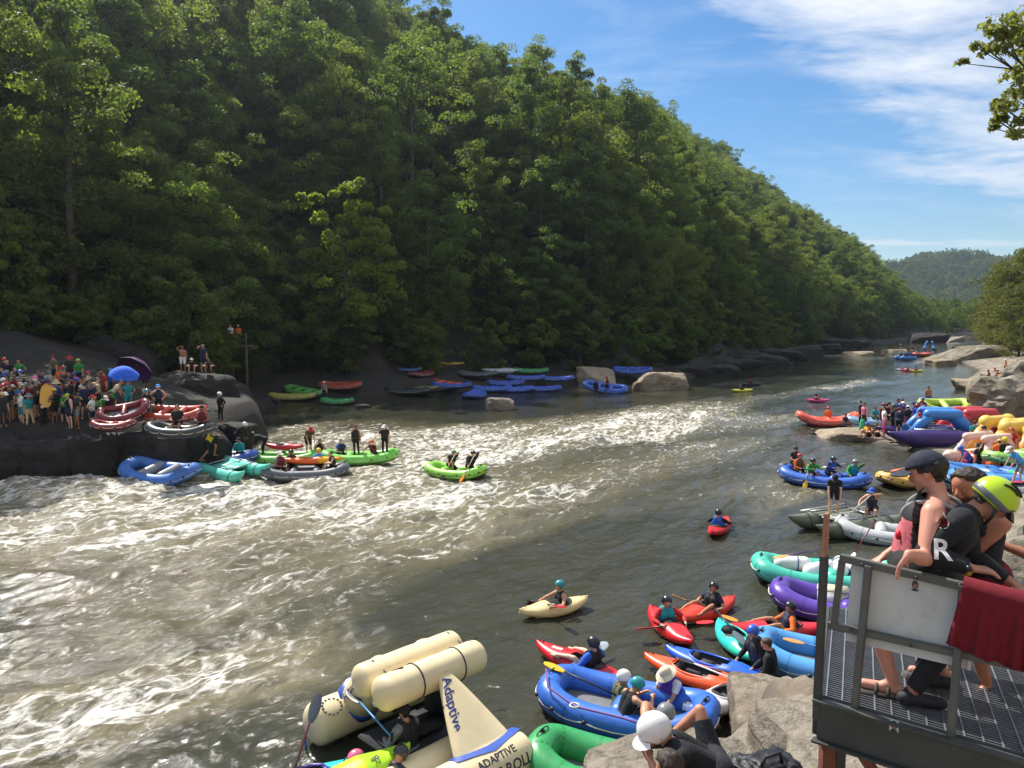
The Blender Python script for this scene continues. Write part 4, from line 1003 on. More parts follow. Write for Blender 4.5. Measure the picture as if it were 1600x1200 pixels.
def raft(loc, rz, L, W, col, label, thwarts=2, r=None, rocker=.28, floor=None, thcol=None, stripe=None, group=None, tilt=(0, 0), line=True, name='raft', cat='raft', n=14):
    r = r or max(.16, W * .14)
    e = empty(name, loc, rz, label, cat, group); e.rotation_euler = (tilt[0], tilt[1], rz)
    pts = ring(L, W, r, rocker)
    tb = MB().tube(pts, r, n, closed=True); nf = len(tb.f); mm = len(pts)
    for i in range(0, mm, 4):                                # D-ring patches are welded on the tube
        a = 2 * math.pi * i / mm; x, y, z = pts[i]
        if line: tb.sphere((x + math.cos(a) * r, y + math.sin(a) * r, z + r * .18), (.055, .055, .04), 8, 5)
    nd = len(tb.f)
    for i in range(2, mm, 7):                                # welded seam tapes
        p0, p1 = Vector(pts[i - 1]), Vector(pts[(i + 1) % mm]); t_ = (p1 - p0).normalized(); x_ = t_.cross(Vector((0, 0, 1))).normalized(); y_ = t_.cross(x_); q_ = Vector(pts[i])
        ring_ = [[q_ + t_ * o + (x_ * math.cos(a) + y_ * math.sin(a)) * (r * 1.006) for a in np.linspace(0, 2 * math.pi, n + 1)[:-1]] for o in (-.022, .022)]
        tb.add(ring_[0] + ring_[1], [(k, (k + 1) % n, n + (k + 1) % n, n + k) for k in range(n)])
    to = tb.build('tube', pvc(col), e); to.data.materials.append(M_BLK); to.data.materials.append(pvc_dark(col))
    for p_ in to.data.polygons:
        if p_.index >= nf: p_.material_index = 1 if p_.index < nd else 2
    V = [(0, 0, .10)]; F = []
    m = len(pts)
    for x, y, z in pts: V.append((x * .97, y * .95, z * .55))
    for i in range(m): F.append((0, 1 + i, 1 + (i + 1) % m))
    V += [(x, y, z - .05) for x, y, z in V]; k = m + 1
    F += [(k, k + 1 + (i + 1) % m, k + 1 + i) for i in range(m)]
    mesh = mesh_np('floor', V, F); obj('floor', mesh, floor and pvc(floor) or M_GREYF, e)
    for i in range(thwarts):
        x = (i + 1) / (thwarts + 1) - .5; x *= L * .78
        MB().capsule((x, -(W / 2 - 1.7 * r), r * 1.25), (x, W / 2 - 1.7 * r, r * 1.25), r * .72, n=12).build('thwart', pvc(thcol or col), e)
    if line:
        lp = []
        for i in range(0, m):
            a = 2 * math.pi * i / m; x, y, z = pts[i]
            nx, ny = math.cos(a), math.sin(a); sag = -.05 * abs(math.sin(i * math.pi / 4))
            lp.append((x + nx * r * 1.03, y + ny * r * 1.03 * (1 if abs(ny) > .3 else 1), z + r * .15 + sag))
        MB().tube(lp, .014, 5, closed=True).build('grab_line', M_ROPE if stripe != 'dark' else M_BLK, e)
    sp = [(x + math.cos(2 * math.pi * i / m) * r * .80, y + math.sin(2 * math.pi * i / m) * r * .80, z - r * .58) for i, (x, y, z) in enumerate(pts)]
    MB().tube(sp, r * .10, 6, closed=True).build('rub_strip', M_BLK if stripe in (None, 'dark') else pvc(stripe), e)
    for s in (-1, 1):
        v = MB()
        v.capsule((s * (L / 2 - r), 0, pts[0][2] + r * .98), (s * (L / 2 - r), 0, pts[0][2] + r * 1.02), .045, n=10)
        v.tube([(s * (L / 2 - r) + .12 * math.cos(q) * .3, .16 * math.cos(q), pts[0][2] + r * 1.0 + .05 * math.sin(q)) for q in np.linspace(0, math.pi, 7)], .012, 5)
        v.build('carry_handle', M_BLK, e)
    return e
def kayak(loc, rz, L, W, col, label, col2=None, cock=(.44, .16), h=.33, tilt=(0, 0), seatcol=None, group=None, blunt=.62, rocker=.10, name='kayak', skirt=None):
    """hull with a real cockpit opening, coaming and seat; +X is the bow"""
    e = empty(name, loc, rz, label, 'kayak', group); e.rotation_euler = (tilt[0], tilt[1], rz)
    nu, nv = 44, 20; V = []; F = []
    xs = [-(L / 2) + L * i / nu for i in range(nu + 1)]
    def hw(u): return max(.012, W / 2 * math.sin(math.pi * min(max(u, 0.0), 1)) ** blunt)
    cx = -L * (.5 - cock[0]); ca = L * cock[1]; cb = W * .34
    for i, x in enumerate(xs):
        u = i / nu; w = hw(u); k = abs(2 * u - 1); z0 = rocker * k ** 2.2
        up = h * .52 * (1 - .55 * k ** 2) + .05 * max(0, 1 - abs(u - .62) * 6); dn = h * .42 * (1 - .75 * k ** 2.5)
        for j in range(nv):
            a = 2 * math.pi * j / nv; c, s = math.cos(a), math.sin(a)
            y = w * math.copysign(abs(c) ** .8, c); z = (up if s > 0 else dn) * math.copysign(abs(s) ** (.9 if s > 0 else .7), s)
            V.append((x, y, z + z0 + h * .30))
    def inside(p): return ((p[0] - cx) / ca) ** 2 + (p[1] / cb) ** 2 < 1 and p[2] > h * .34
    for i in range(nu):
        for j in range(nv):
            q = (i * nv + j, (i + 1) * nv + j, (i + 1) * nv + (j + 1) % nv, i * nv + (j + 1) % nv)
            c = [sum(V[k][d] for k in q) / 4 for d in range(3)]
            if not inside(c): F.append(q)
    F.append(tuple(range(nv))[::-1]); F.append(tuple(nu * nv + j for j in range(nv)))
    me = mesh_np('hull', V, F); 
    m1 = plastic(col)
    hull = obj('hull', me, m1, e)
    if col2:                                                  # moulded two-colour plastic
        me.materials.append(plastic(col2))
        for p in me.polygons:
            if p.center.x > L * .12: p.material_index = 1
    ztop = h * .30 + h * .52 + .02
    def rimz(x): 
        u = (x + L / 2) / L; k = abs(2 * u - 1); return rocker * k ** 2.2 + h * .30 + h * .50 * (1 - .55 * k ** 2)
    rp = [(cx + ca * 1.06 * math.cos(a), cb * 1.10 * math.sin(a), rimz(cx + ca * math.cos(a)) + .012 - .05 * abs(math.sin(a)) ** 2 + .0) for a in np.linspace(0, 2 * math.pi, 29)[:-1]]
    MB().tube(rp, .022, 8, closed=True).build('cockpit_rim', M_BLK if col2 is None and not seatcol else m1, e)
    tub = MB(); n = len(rp); TV = []; TF = []
    for j, (s, dz) in enumerate(((1.0, 0), (.96, -.10), (.80, -.20), (.0, -.22))):
        for x, y, z in rp: TV.append((cx + (x - cx) * s, y * s, z + dz if j < 2 else h * .20 + .03 * (3 - j)))
    for j in range(3):
        for i in range(n): TF.append((j * n + i, j * n + (i + 1) % n, (j + 1) * n + (i + 1) % n, (j + 1) * n + i))
    tub.add(TV, TF); tub.build('cockpit', M_BLK, e)
    if skirt is None:
        MB().box((cx - ca * .25, 0, h * .36), (ca * .75, cb * 1.3, .08), None, .03).box((cx - ca * .72, 0, h * .55), (.07, cb * 1.25, .22), Matrix.Rotation(-.2, 3, 'Y'), .025).build('seat', mat('seat_foam', (.05, .05, .055), .8, .2, 10), e)
    else:
        SV = [(cx, 0, ztop + .05)]; SF = []
        for x, y, z in rp: SV.append((x, y, z + .012))
        for x, y, z in rp: SV.append((cx + (x - cx) * .45, y * .6, z + .05))
        for i in range(n): SF.append((1 + i, 1 + (i + 1) % n, 1 + n + (i + 1) % n, 1 + n + i)); SF.append((0, 1 + n + i, 1 + n + (i + 1) % n))
        obj('spray_skirt', mesh_np('spray_skirt', SV, SF), cloth_mat(skirt), e)
    g = MB()
    for s in (-1, 1):
        x = s * L * .44; z = rimz(x) + .01
        g.tube([(x - .07, 0, z), (x - .05, 0, z + .035), (x + .05, 0, z + .035), (x + .07, 0, z)], .011, 6)
    g.build('grab_handle', M_BLK, e)
    return e
def cataraft(loc, rz, L, sep, r, col, label, framecol=None, group=None, up=.38, deck=True, seat=None, name='cataraft', tilt=(0, 0)):
    e = empty(name, loc, rz, label, 'cataraft', group); e.rotation_euler = (tilt[0], tilt[1], rz)
    for s in (-1, 1):
        pts = []; rad = []
        for i in range(25):
            t = i / 24 * 2 - 1; k = abs(t); pts.append((t * L / 2, s * sep / 2, r * .75 + up * max(0, k - .45) ** 1.7 * 1.6)); rad.append(max(.012, r * (1 - max(0, (k - .38) / .62) ** 1.7 * .95)))
        MB().tube(pts, rad, 16).build('tube', pvc(col), e)
    fm = framecol and mat('frame_paint', framecol, .4, .1, 8) or M_METAL
    fr = MB(); z = r * 1.72
    for x in (-L * .22, -L * .02, L * .18): fr.tube([(x, -sep / 2 - .1, z), (x, sep / 2 + .1, z)], .024, 8)
    for y in (-sep / 2, sep / 2): fr.tube([(-L * .24, y, z + .03), (L * .20, y, z + .03)], .024, 8)
    fr.build('frame', fm, e)
    if deck: MB().box((-L * .02, 0, z - .08), (L * .36, sep * .8, .03), None, .01).build('deck', pvc(col), e)
    if seat: MB().box((-L * .1, 0, z + .12), (.42, .5, .16), None, .04).build('seat', pvc(seat), e)
    st = MB()
    for s in (-1, 1):
        for x in (-L * .3, L * .28):
            st.tube([(x, s * sep / 2 + (r + .006) * math.cos(a), r * .75 + (r + .006) * math.sin(a)) for a in np.linspace(0, 2 * math.pi, 17)[:-1]], .014, 5, closed=True)
    st.build('strap', M_BLK, e)
    return e
def paddle(a, b, label, blade='#c22a24', shaft='#1d1d1f', double=True, wide=.10, bl=.44, group=None):
    """from blade tip a to blade tip (or grip) b"""
    a, b = Vector(a), Vector(b); d = (b - a).normalized(); L = (b - a).length
    e = empty('paddle', (a + b) / 2, 0, label, 'paddle', group); q = d.to_track_quat('X', 'Z'); e.rotation_euler = q.to_euler()
    MB().tube([(-L / 2 + bl * .5, 0, 0), (L / 2 - (bl * .5 if double else 0), 0, 0)], .017, 8).build('shaft', mat('paddle_shaft', shaft, .4, .1, 8), e)
    for s in ((-1, 1) if double else (-1,)):
        V = []; F = []; n = 9
        for i in range(n + 1):
            t = i / n; w = wide * (math.sin(math.pi * min(1, .08 + t * .80)) ** .7) * (1 if t < .97 else .75); x = s * (L / 2 - bl * (1 - t))
            tw = .5 if s > 0 and double else 0
            for y in (-1, 0, 1):
                yy = y * w; V.append((x, yy * math.cos(tw), yy * math.sin(tw) + .018 * (y == 0)))
        V += [(x, y, z - .012) for x, y, z in V]; K = 3 * (n + 1)
        for i in range(n):
            for j in range(2):
                f = (i * 3 + j, i * 3 + j + 1, (i + 1) * 3 + j + 1, (i + 1) * 3 + j); F.append(f); F.append(tuple(v + K for v in f[::-1]))
        obj('blade', mesh_np('blade', V, F), plastic(blade), e)
    if not double: MB().capsule((L / 2, 0, -.06), (L / 2, 0, .06), .018, n=8).build('grip', M_BLK, e)
    return e
def arch_raft(loc, rz, L, sep, r, main, legs, top, label, ht=1.9, group=None, text=None):
    """big river craft: two fat tubes with an inflated roll cage"""
    e = empty('roll_cage_raft', loc, rz, label, 'raft', group)
    for s in (-1, 1):
        pts = []; rad = []
        for i in range(17):
            t = i / 16 * 2 - 1; k = abs(t); pts.append((t * L / 2, s * sep / 2, r * .8 + .35 * max(0, k - .5) ** 2 * 2)); rad.append(max(.05, r * (1 - max(0, (k - .8) / .2) ** 2.5 * .95)))
        MB().tube(pts, rad, 16).build('main_tube', pvc(main), e)
    for x in (-L * .17, L * .17):
        for s in (-1, 1):
            MB().capsule((x * 1.7, s * sep / 2, r * 1.3), (x, s * sep * .34, ht), r * .62, r * .52, 14).build('cage_leg', pvc(legs), e)
    for s in (-1, 1):
        MB().capsule((-L * .22, s * sep * .30, ht + r * .25), (L * .22, s * sep * .30, ht + r * .25), r * .62, n=16).build('cage_tube', pvc(top), e)
    MB().box((0, 0, r * 1.1), (L * .5, sep * .6, .05), None, .02).box((0, 0, r * 1.1 + .2), (.5, .5, .3), None, .05).build('seat_deck', M_BLK, e)
    return e
# ------------------------------------------------------------------ boats and people on the river and the banks
C = dict(white='#e6e4de', black='#17171a', navy='#1d2640', blue='#2459b8', teal='#1f8c92', khaki='#9a8d6c', grey='#7c7f82', red='#b8272a', orange='#dd6a22', yellow='#e0b81f', lime='#a6cf2b',
         green='#2f8a3c', pink='#d8668f', tan='#cdb48a', brown='#5a4030', maroon='#6d1f2b', purple='#5b3a9c', charcoal='#2c2e33', olive='#5d6142', cream='#e3d5b2', turquoise='#2fb5a8', sky='#4d9bdc')
GW = {'tee': 'shirt', 'long': 'jacket', 'tank': 'tank top', 'shorts': 'shorts', 'trunks': 'trunks', 'pants': 'trousers'}
SEEN = {}
def uniq(label):
    if label in SEEN: print('DUP', label)
    SEEN[label] = 1; return label
def face(deg): return math.radians(deg - 90)
def who(pose, loc, deg, where, hat=None, top=None, legs=None, vest=None, act='standing', skin=None, shoes=None, group=None, v=.034, fat=1.0, wide=1.0, scale=None, z=None, hair=None, label=None, beard=None):
    sp = lambda s: None if s is None else tuple(s.split())
    h, t, l = sp(hat), sp(top), sp(legs)
    bits = []
    if h: bits.append('%s %s' % (h[0], 'hat' if h[1] == 'bucket' else h[1]))
    if vest: bits.append('%s life vest' % vest)
    elif t: bits.append('%s %s' % (t[0], GW[t[1]]))
    else: bits.append('bare chest')
    if l and act.startswith('standing'): bits.append('%s %s' % (l[0], GW[l[1]]))
    lab = label or 'person %s %s, %s' % (act, where, ', '.join(bits))
    uniq(lab)
    if len(lab.split()) > 16: print('LONG', lab)
    o, M = person(B(pose, v, fat, wide), loc, face(deg), lab, skin if skin is not None else RND.randrange(6), t and (t[1], C[t[0]]), l and (l[1], C[l[0]]), vest and C[vest], h and (h[1], C[h[0]]),
                  hair=(hair or RND.choice(['#2a1d14', '#3a2718', '#191412', '#4d3622'])), hairkind=not (h and h[1] == 'helmet'), shoes=shoes and C[shoes], group=group, scale=scale or RND.uniform(.96, 1.04), beard=beard)
    return o, M, B(pose, v, fat, wide)
def aboard(boat, lx, ly, lz, deg):
    r = boat.rotation_euler.z; M = Matrix.LocRotScale(boat.location, boat.rotation_euler, None)
    return M @ Vector((lx, ly, lz)), math.degrees(r) + deg
def pad2(M, b, L, label, blade, shaft='#1d1d1f', skew=0.0):
    a, c = hand_pt(b, M, 'L'), hand_pt(b, M, 'R'); m = (a + c) / 2; d = (c - a).normalized() + Vector((0, 0, skew)); d.normalize()
    return paddle(m - d * L / 2, m + d * L / 2, uniq(label), blade, shaft)
def pad1(M, b, L, label, blade, low='R', shaft='#c9b28a'):
    hi = 'L' if low == 'R' else 'R'
    top, lo = hand_pt(b, M, hi), hand_pt(b, M, low); d = (lo - top).normalized()
    return paddle(top + d * L, top - d * .04, uniq(label), blade, shaft, double=False)
rad = math.radians

# ---- boats tied up along the left ledge
G1 = None
b1 = raft(at(252, 748, .25), rad(-16), 3.7, 2.1, '#2f6fc4', uniq('blue raft moored below the dark ledge at left, empty, grey thwarts'), 2, thcol='#8d9196', rocker=.5, tilt=(.17, .05))
c1 = cataraft(at(363, 742, .12), rad(-42), 4.9, 1.25, .31, '#4fd6bd', uniq('turquoise two-tube cataraft nosing into the white water beside the blue raft'), up=.8, tilt=(.12, 0))
b2 = raft(at(348, 722, .25), rad(-6), 3.6, 1.9, '#1d4fb0', uniq('deep blue raft half hidden behind the turquoise cataraft'), 1)
b3 = raft(at(478, 746, .05), rad(10), 4.0, 1.8, '#5a5f68', uniq('dark grey raft carrying an orange and yellow kayak'), 2, rocker=.32)
b4 = raft(at(440, 722, .05), rad(4), 4.0, 1.8, '#67c832', uniq('green raft behind the grey raft, heaped with gear'), 1)
b5 = raft(at(563, 721, .05), rad(7), 4.0, 1.8, '#6fcf2e', uniq('bright green raft with four people at its right end'), 2, rocker=.34)
k = kayak(aboard(b3, .25, .25, .62, 0)[0], rad(6), 2.9, .62, '#e8641c', uniq('orange and yellow kayak lying across the grey raft'), '#e8a81c')
k = kayak(aboard(b4, .1, .3, .62, 0)[0], rad(-12), 2.1, .6, '#c42234', uniq('red kayak lying on the heaped green raft'))
b6 = raft(at(712, 744, .05), rad(-24), 3.1, 1.65, '#93df1f', uniq('lime green paddle raft alone in the white water with two paddlers'), 2, rocker=.34, stripe='dark')
for lx, ly, pose, hat, vest, top, legs, nm, bl in ((-.35, .1, 'kneel_paddle', 'green helmet', 'charcoal', 'black tee', 'black shorts', 'black', '#2a2a2c'), (.65, .1, 'kneel_paddle', 'black helmet', 'black', 'charcoal long', 'black pants', 'orange', '#e08a1e')):
    l, d = aboard(b6, lx, ly, .22, -20)
    o, M, b = who(pose, l, d, 'in the lime green raft', hat, top, legs, vest, 'paddling', v=.028)
    pad1(M, b, 1.5, nm + '-bladed paddle held by a paddler in the lime green raft', bl)
S_ = [  # boat, local x y z, facing, pose, hat, top, legs, vest, where
    (b5, -1.0, .1, .30, -60, 'sit', None, 'blue tee', 'black shorts', 'navy', 'at the left of the bright green raft'),
    (b5, -.2, .3, .20, -100, 'stand_relaxed', 'maroon cap', None, 'black pants', 'black', 'in the bright green raft'),
    (b5, .7, -.05, .30, -120, 'sit_paddle', 'orange helmet', 'black tee', 'black shorts', 'maroon', 'in the bright green raft with a red paddle'),
    (b5, 1.25, .2, .20, -90, 'pole', 'white cap', 'black tee', 'black pants', 'black', 'right in the bright green raft'),
    (b3, -1.2, .1, .34, -50, 'sit', 'white cap', 'grey tee', 'black shorts', 'maroon', 'at the left end of the grey raft'),
    (b3, -.7, .55, .34, -80, 'sit', 'black helmet', 'black tee', 'black shorts', 'charcoal', 'behind the orange kayak'),
    (b3, .55, .5, .36, -80, 'sit', 'yellow helmet', 'sky long', 'black shorts', None, 'in the grey raft behind the kayak'),
    (b3, 1.25, .0, .34, 200, 'knees_up', None, None, 'black shorts', 'black', 'at the right end of the grey raft'),
    (b4, 1.3, .4, .25, -60, 'stoop', 'red cap', 'brown tee', 'black shorts', None, 'in the heaped green raft, leaning'),
    (b4, 1.9, .3, .30, -90, 'sit', None, 'black tank', 'black shorts', None, 'between the two green rafts'),
    (b4, -1.0, .4, .25, 180, 'bend', 'black helmet', 'black long', 'black pants', None, 'over the gear of the heaped green raft'),
    (b2, 1.0, -.2, .40, -90, 'sit', 'black cap', 'teal long', 'black shorts', None, 'in the deep blue raft behind the cataraft'),
    (b2, .6, .5, .4, 0, 'stoop', 'white helmet', 'black long', 'black shorts', None, 'in the deep blue raft by the ledge')]
for bt, lx, ly, lz, dg, pose, hat, top, legs, vest, where in S_:
    l, d = aboard(bt, lx, ly, lz, dg)
    act = {'sit': 'sitting', 'knees_up': 'sitting knees up', 'bend': 'bending', 'stoop': 'stooping', 'stand_relaxed': 'standing', 'pole': 'standing', 'sit_paddle': 'sitting'}[pose]
    o, M, b = who(pose, l, d, where, hat, top, legs, vest, act, v=.03)
    if pose == 'sit_paddle': pad1(M, b, 1.5, 'red paddle held upright in the bright green raft', '#c9301f', shaft='#c9301f')
p = at(327, 712, .9); who('climb', (p.x, p.y - .2, .75), 20, 'the ledge above the deep blue raft', 'red helmet', 'black long', 'black shorts', 'yellow', 'climbing', v=.03)
paddle(at(318, 742, .1), at(345, 747, .2), uniq('yellow-bladed paddle floating beside the turquoise cataraft'), '#e0b020', '#30343a', double=False)

# ---- things on the ledge
def on(px, py, z0=2.0):                                   # where a pixel meets the bank
    r = ray(px, py); T = np.arange(30, 75, .12) / r[1]; H = height(r[0] * T, r[1] * T); Z = CAM_H + r[2] * T
    k = np.argmax((Z <= H) & (H > 1.2)); q = (r[0] * T[k], r[1] * T[k]); return Vector((q[0], q[1], H[k]))
q = at(283, 680, 2.3); r1 = raft((q.x, q.y, 2.3), rad(-12), 3.2, 1.5, '#3a3d38', uniq('dark grey raft with pale floor lying on the end of the left ledge'), 2, floor='#c9c6b8', rocker=.36)
q = at(272, 653, 2.6); r2 = raft((q.x, q.y, 2.65), rad(-6), 3.3, 1.5, '#c23c20', uniq('orange-red raft on the ledge behind the dark grey raft'), 2, tilt=(.25, 0))
q = at(190, 658, 2.6); r3 = raft((q.x, q.y + .4, 2.85), rad(14), 2.35, 1.3, '#7c1c25', uniq('dark red raft propped up on the ledge among the crowd'), 1, tilt=(.5, -.18), rocker=.4)
q = at(172, 672, 2.4); r4 = raft((q.x, q.y + .3, 2.42), rad(4), 1.95, 1.1, '#94222a', uniq('red raft lying low on the ledge under the propped dark red raft'), 1)
def umbrella(loc, r, col, label, tilt):
    e = empty('umbrella', loc, 0, uniq(label), 'umbrella'); e.rotation_euler = tilt
    V = [(0, 0, .38 * r * 1.6)]; F = []; n = 16
    for j in range(1, 6):
        for i in range(n):
            a = 2 * math.pi * i / n; k = j / 5; sc = 1 - .05 * (i % 2) * k
            V.append((r * k * math.cos(a) * sc, r * k * math.sin(a) * sc, .6 * r * (1 - k * k)))
    for i in range(n): F.append((0, 1 + i, 1 + (i + 1) % n))
    for j in range(4):
        for i in range(n): F.append((1 + j * n + i, 1 + (j + 1) * n + i, 1 + (j + 1) * n + (i + 1) % n, 1 + j * n + (i + 1) % n))
    obj('canopy', mesh_np('canopy', V, F), cloth_mat(col), e)
    MB().tube([(0, 0, .6 * r), (0, 0, -.5)], .012, 6).build('shaft', M_METAL, e); MB().tube([(0, 0, -.5), (.03, 0, -.58), (.07, 0, -.56)], .018, 6).build('handle', M_BLK, e)
q = on(196, 640); umbrella((q.x, q.y, q.z + 1.75), .72, '#2f62d8', 'bright blue umbrella held over the right part of the ledge crowd', (.35, .3, 0))
q = on(205, 632); umbrella((q.x, q.y + .5, q.z + 1.8), .95, '#4a2158', 'large dark purple umbrella behind the blue umbrella', (-.75, .25, 0))

# ---- the crowd on the ledge
ROWS = [('in front ledge row', [(-18, 678, 'phone', 'grey cap', 'black tee', 'black shorts', None), (8, 677, 'stand', 'white cap', 'black tee', 'khaki shorts', None), (29, 676, 'arms_crossed', 'blue cap', 'white tee', 'teal shorts', None), (46, 677, 'stand_relaxed', 'grey bucket', 'teal tee', 'tan pants', None),
          (63, 675, 'phone', None, 'black tee', 'black pants', None), (78, 674, 'stand', 'yellow helmet', 'brown tank', 'black shorts', 'black'), (95, 676, 'arms_crossed', 'navy cap', 'green tee', 'black shorts', None), (107, 675, 'stand_relaxed', 'lime cap', 'black tank', 'navy shorts', None),
          (120, 676, 'hips', 'black cap', 'charcoal tee', 'grey shorts', None), (134, 678, 'stand', 'red cap', 'white tee', 'navy shorts', None), (156, 672, 'stoop', 'white cap', 'green tee', 'black shorts', 'green'), (172, 670, 'stand_relaxed', 'black cap', 'black tee', 'black shorts', None),
          (220, 669, 'arms_crossed', 'teal helmet', 'black tee', 'teal shorts', None), (228, 662, 'stand', None, 'charcoal tee', 'brown shorts', None), (247, 657, 'hips', 'sky cap', 'navy tank', 'black trunks', 'navy'), (349, 684, 'stand', 'white helmet', 'black long', 'black pants', None)]),
        ('in second ledge row', [(2, 660, 'stand', 'black cap', 'navy tee', 'black shorts', None), (20, 658, 'shade', 'white cap', 'grey tee', 'black shorts', None), (36, 657, 'stand', 'grey cap', 'maroon tee', 'black shorts', None), (52, 656, 'wave', 'yellow helmet', 'black tee', 'black shorts', None), (50, 645, 'stand', 'pink cap', 'black tee', 'black shorts', None), (70, 655, 'phone', 'black bucket', 'olive tee', 'khaki shorts', None),
          (84, 652, 'stand', 'tan bucket', 'blue tank', 'black shorts', None), (100, 648, 'stand', 'navy cap', 'black tee', 'black pants', None), (118, 650, 'arms_crossed', None, 'white tank', 'teal shorts', None), (132, 645, 'stand', 'black helmet', 'black long', 'black pants', None), (148, 648, 'stand_relaxed', None, 'tan tee', 'black shorts', None), (182, 645, 'stoop', None, 'cream tee', 'green shorts', None), (198, 648, 'stand', 'navy cap', 'teal tee', 'teal shorts', None)]),
        ('in third ledge row', [(88, 628, 'stand', 'red cap', 'orange tee', 'black shorts', None), (120, 632, 'shade', 'blue cap', 'pink tee', 'purple shorts', None), (138, 634, 'hips', 'red helmet', 'cream tee', 'black shorts', 'tan'), (161, 632, 'shade', 'brown cap', 'red tee', 'maroon shorts', None), (170, 628, 'stand', 'teal helmet', 'blue tee', 'black shorts', None), (60, 632, 'stand', None, 'charcoal tee', 'black shorts', None), (105, 634, 'phone', None, 'navy tee', 'black shorts', None), (30, 634, 'stand', 'blue helmet', 'grey tee', 'black shorts', None), (8, 632, 'stand', 'grey helmet', 'black long', 'black pants', None)]),
        ('at the back of the ledge crowd', [(85, 606, 'stand', 'maroon cap', 'olive tee', 'black shorts', None), (106, 607, 'stand', 'red bucket', 'charcoal tee', 'black shorts', None), (119, 610, 'stand', 'lime helmet', 'green tee', 'black shorts', None), (28, 612, 'hips', None, 'green tee', 'black shorts', None), (12, 614, 'stand', None, 'black tee', 'grey shorts', None), (0, 610, 'stand', 'red helmet', 'black tee', 'black shorts', None), (226, 618, 'stand', None, 'teal tee', 'black shorts', None)])]
for where, L in ROWS:
    for px, py, pose, hat, top, legs, vest in L:
        q = on(px, py)
        z = q.z; q.x += RND.uniform(-.15, .15); q.y += RND.uniform(0, .5)
        if pose == 'stand': pose = RND.choice(['stand', 'stand_relaxed', 'arms_crossed', 'hips', 'phone', 'pole'])
        who(pose, (q.x, q.y, max(z, 1.75)), RND.uniform(-150, 10), where, hat, top, legs, vest, 'standing' if pose != 'stoop' else 'stooping', group='spectators on the left ledge', v=.04, shoes=RND.choice((None, 'black', 'white')))
for _i in range(26):                                       # the thick of the crowd, mostly in dark clothes
    px, py = RND.uniform(-5, 150), RND.uniform(640, 672); q = on(px, py)
    for _k in range(60):
        hat = RND.choice(['black cap', 'grey cap', 'navy helmet', 'white helmet', 'brown bucket', 'charcoal cap', None, 'red helmet', 'blue cap', 'olive cap', 'tan cap']); top = RND.choice(['black tee', 'charcoal tee', 'navy tee', 'grey tee', 'maroon tank', 'brown tee', 'olive tee', 'teal tank', 'black tank']); legs = RND.choice(['black shorts', 'navy shorts', 'charcoal pants', 'khaki shorts', 'grey shorts'])
        wh = 'mid ledge crowd'
        h_, t_, l_ = hat and hat.split(), top.split(), legs.split()
        lab = 'person standing %s, %s%s %s, %s %s' % (wh, ('%s %s, ' % (h_[0], 'hat' if h_[1] == 'bucket' else h_[1])) if h_ else '', t_[0], GW[t_[1]], l_[0], GW[l_[1]])
        if lab not in SEEN: break
    who(RND.choice(['stand', 'stand_relaxed', 'arms_crossed', 'hips', 'phone', 'shade']), (q.x, q.y, max(q.z, 1.75)), RND.uniform(-150, 10), wh, hat, top, legs, None, group='spectators on the left ledge', v=.04)
q = on(70, 652); paddle((q.x, q.y, q.z + .5), (q.x + .05, q.y, q.z + 2.0), uniq('lime-bladed paddle held upright in the ledge crowd'), '#9fd03a', double=False)
q = on(84, 655); 
def board(loc, label):
    e = empty('bodyboard', loc, .4, uniq(label), 'board'); e.rotation_euler = (1.35, .1, .4)
    V = []; n = 24
    pts = [(.26 * math.copysign(abs(math.cos(a)) ** .6, math.cos(a)), .55 * math.copysign(abs(math.sin(a)) ** .75, math.sin(a))) for a in np.linspace(0, 2 * math.pi, n + 1)[:-1]]
    V = [(x, y, -.03) for x, y in pts] + [(x, y, .03) for x, y in pts]; F = [tuple(range(n))[::-1], tuple(range(n, 2 * n))] + [(i, (i + 1) % n, n + (i + 1) % n, n + i) for i in range(n)]
    obj('foam_core', mesh_np('foam_core', V, F, False), plastic('#d9a63a'), e); MB().tube([(.05, .5, .03), (.1, .6, .08), (.0, .75, .0)], .01, 6).build('leash', M_BLK, e)
board((q.x, q.y - .5, q.z + 1.15), 'tan bodyboard held up among the ledge crowd')
for px, lx, hat, vest, top in ((283, -.2, None, 'black', 'black tee'), (316, 1.0, 'black cap', None, 'maroon tank')):
    l, d = aboard(r1, lx, .1, .42, -70); who('sit', l, d, 'in the dark grey raft on the ledge', hat, top, 'black shorts', vest, 'sitting', v=.034)
top_z = 4.05
for i, (px, pose, hat, top, legs) in enumerate(((286, 'shade', 'brown cap', None, 'white shorts'), (300, 'knees_up', 'white cap', 'black tee', 'black shorts'), (318, 'shade', 'grey cap', 'navy tee', 'navy shorts'), (326, 'knees_up', None, 'charcoal tee', 'black shorts'))):
    q = atd(px, 578, 48.2 + .4 * (i % 2)); who(pose, (q.x, q.y, top_z - (.1 if i == 0 else 0)), -70, 'on top of the big dark boulder', hat, top, legs, None, 'standing' if pose == 'shade' else 'sitting', group='people on the dark boulder', v=.034)
for px, hat, top in ((27, 'grey cap', 'white tee'), (57, None, 'black tee')):
    q = atd(px, 547, 53.0); who('stand', (q.x, q.y, 7.3 - 47 / 1202 * 53 - .9), -60, 'on the dark outcrop at far left', hat, top, 'grey shorts', group='people on the left outcrop', v=.04)

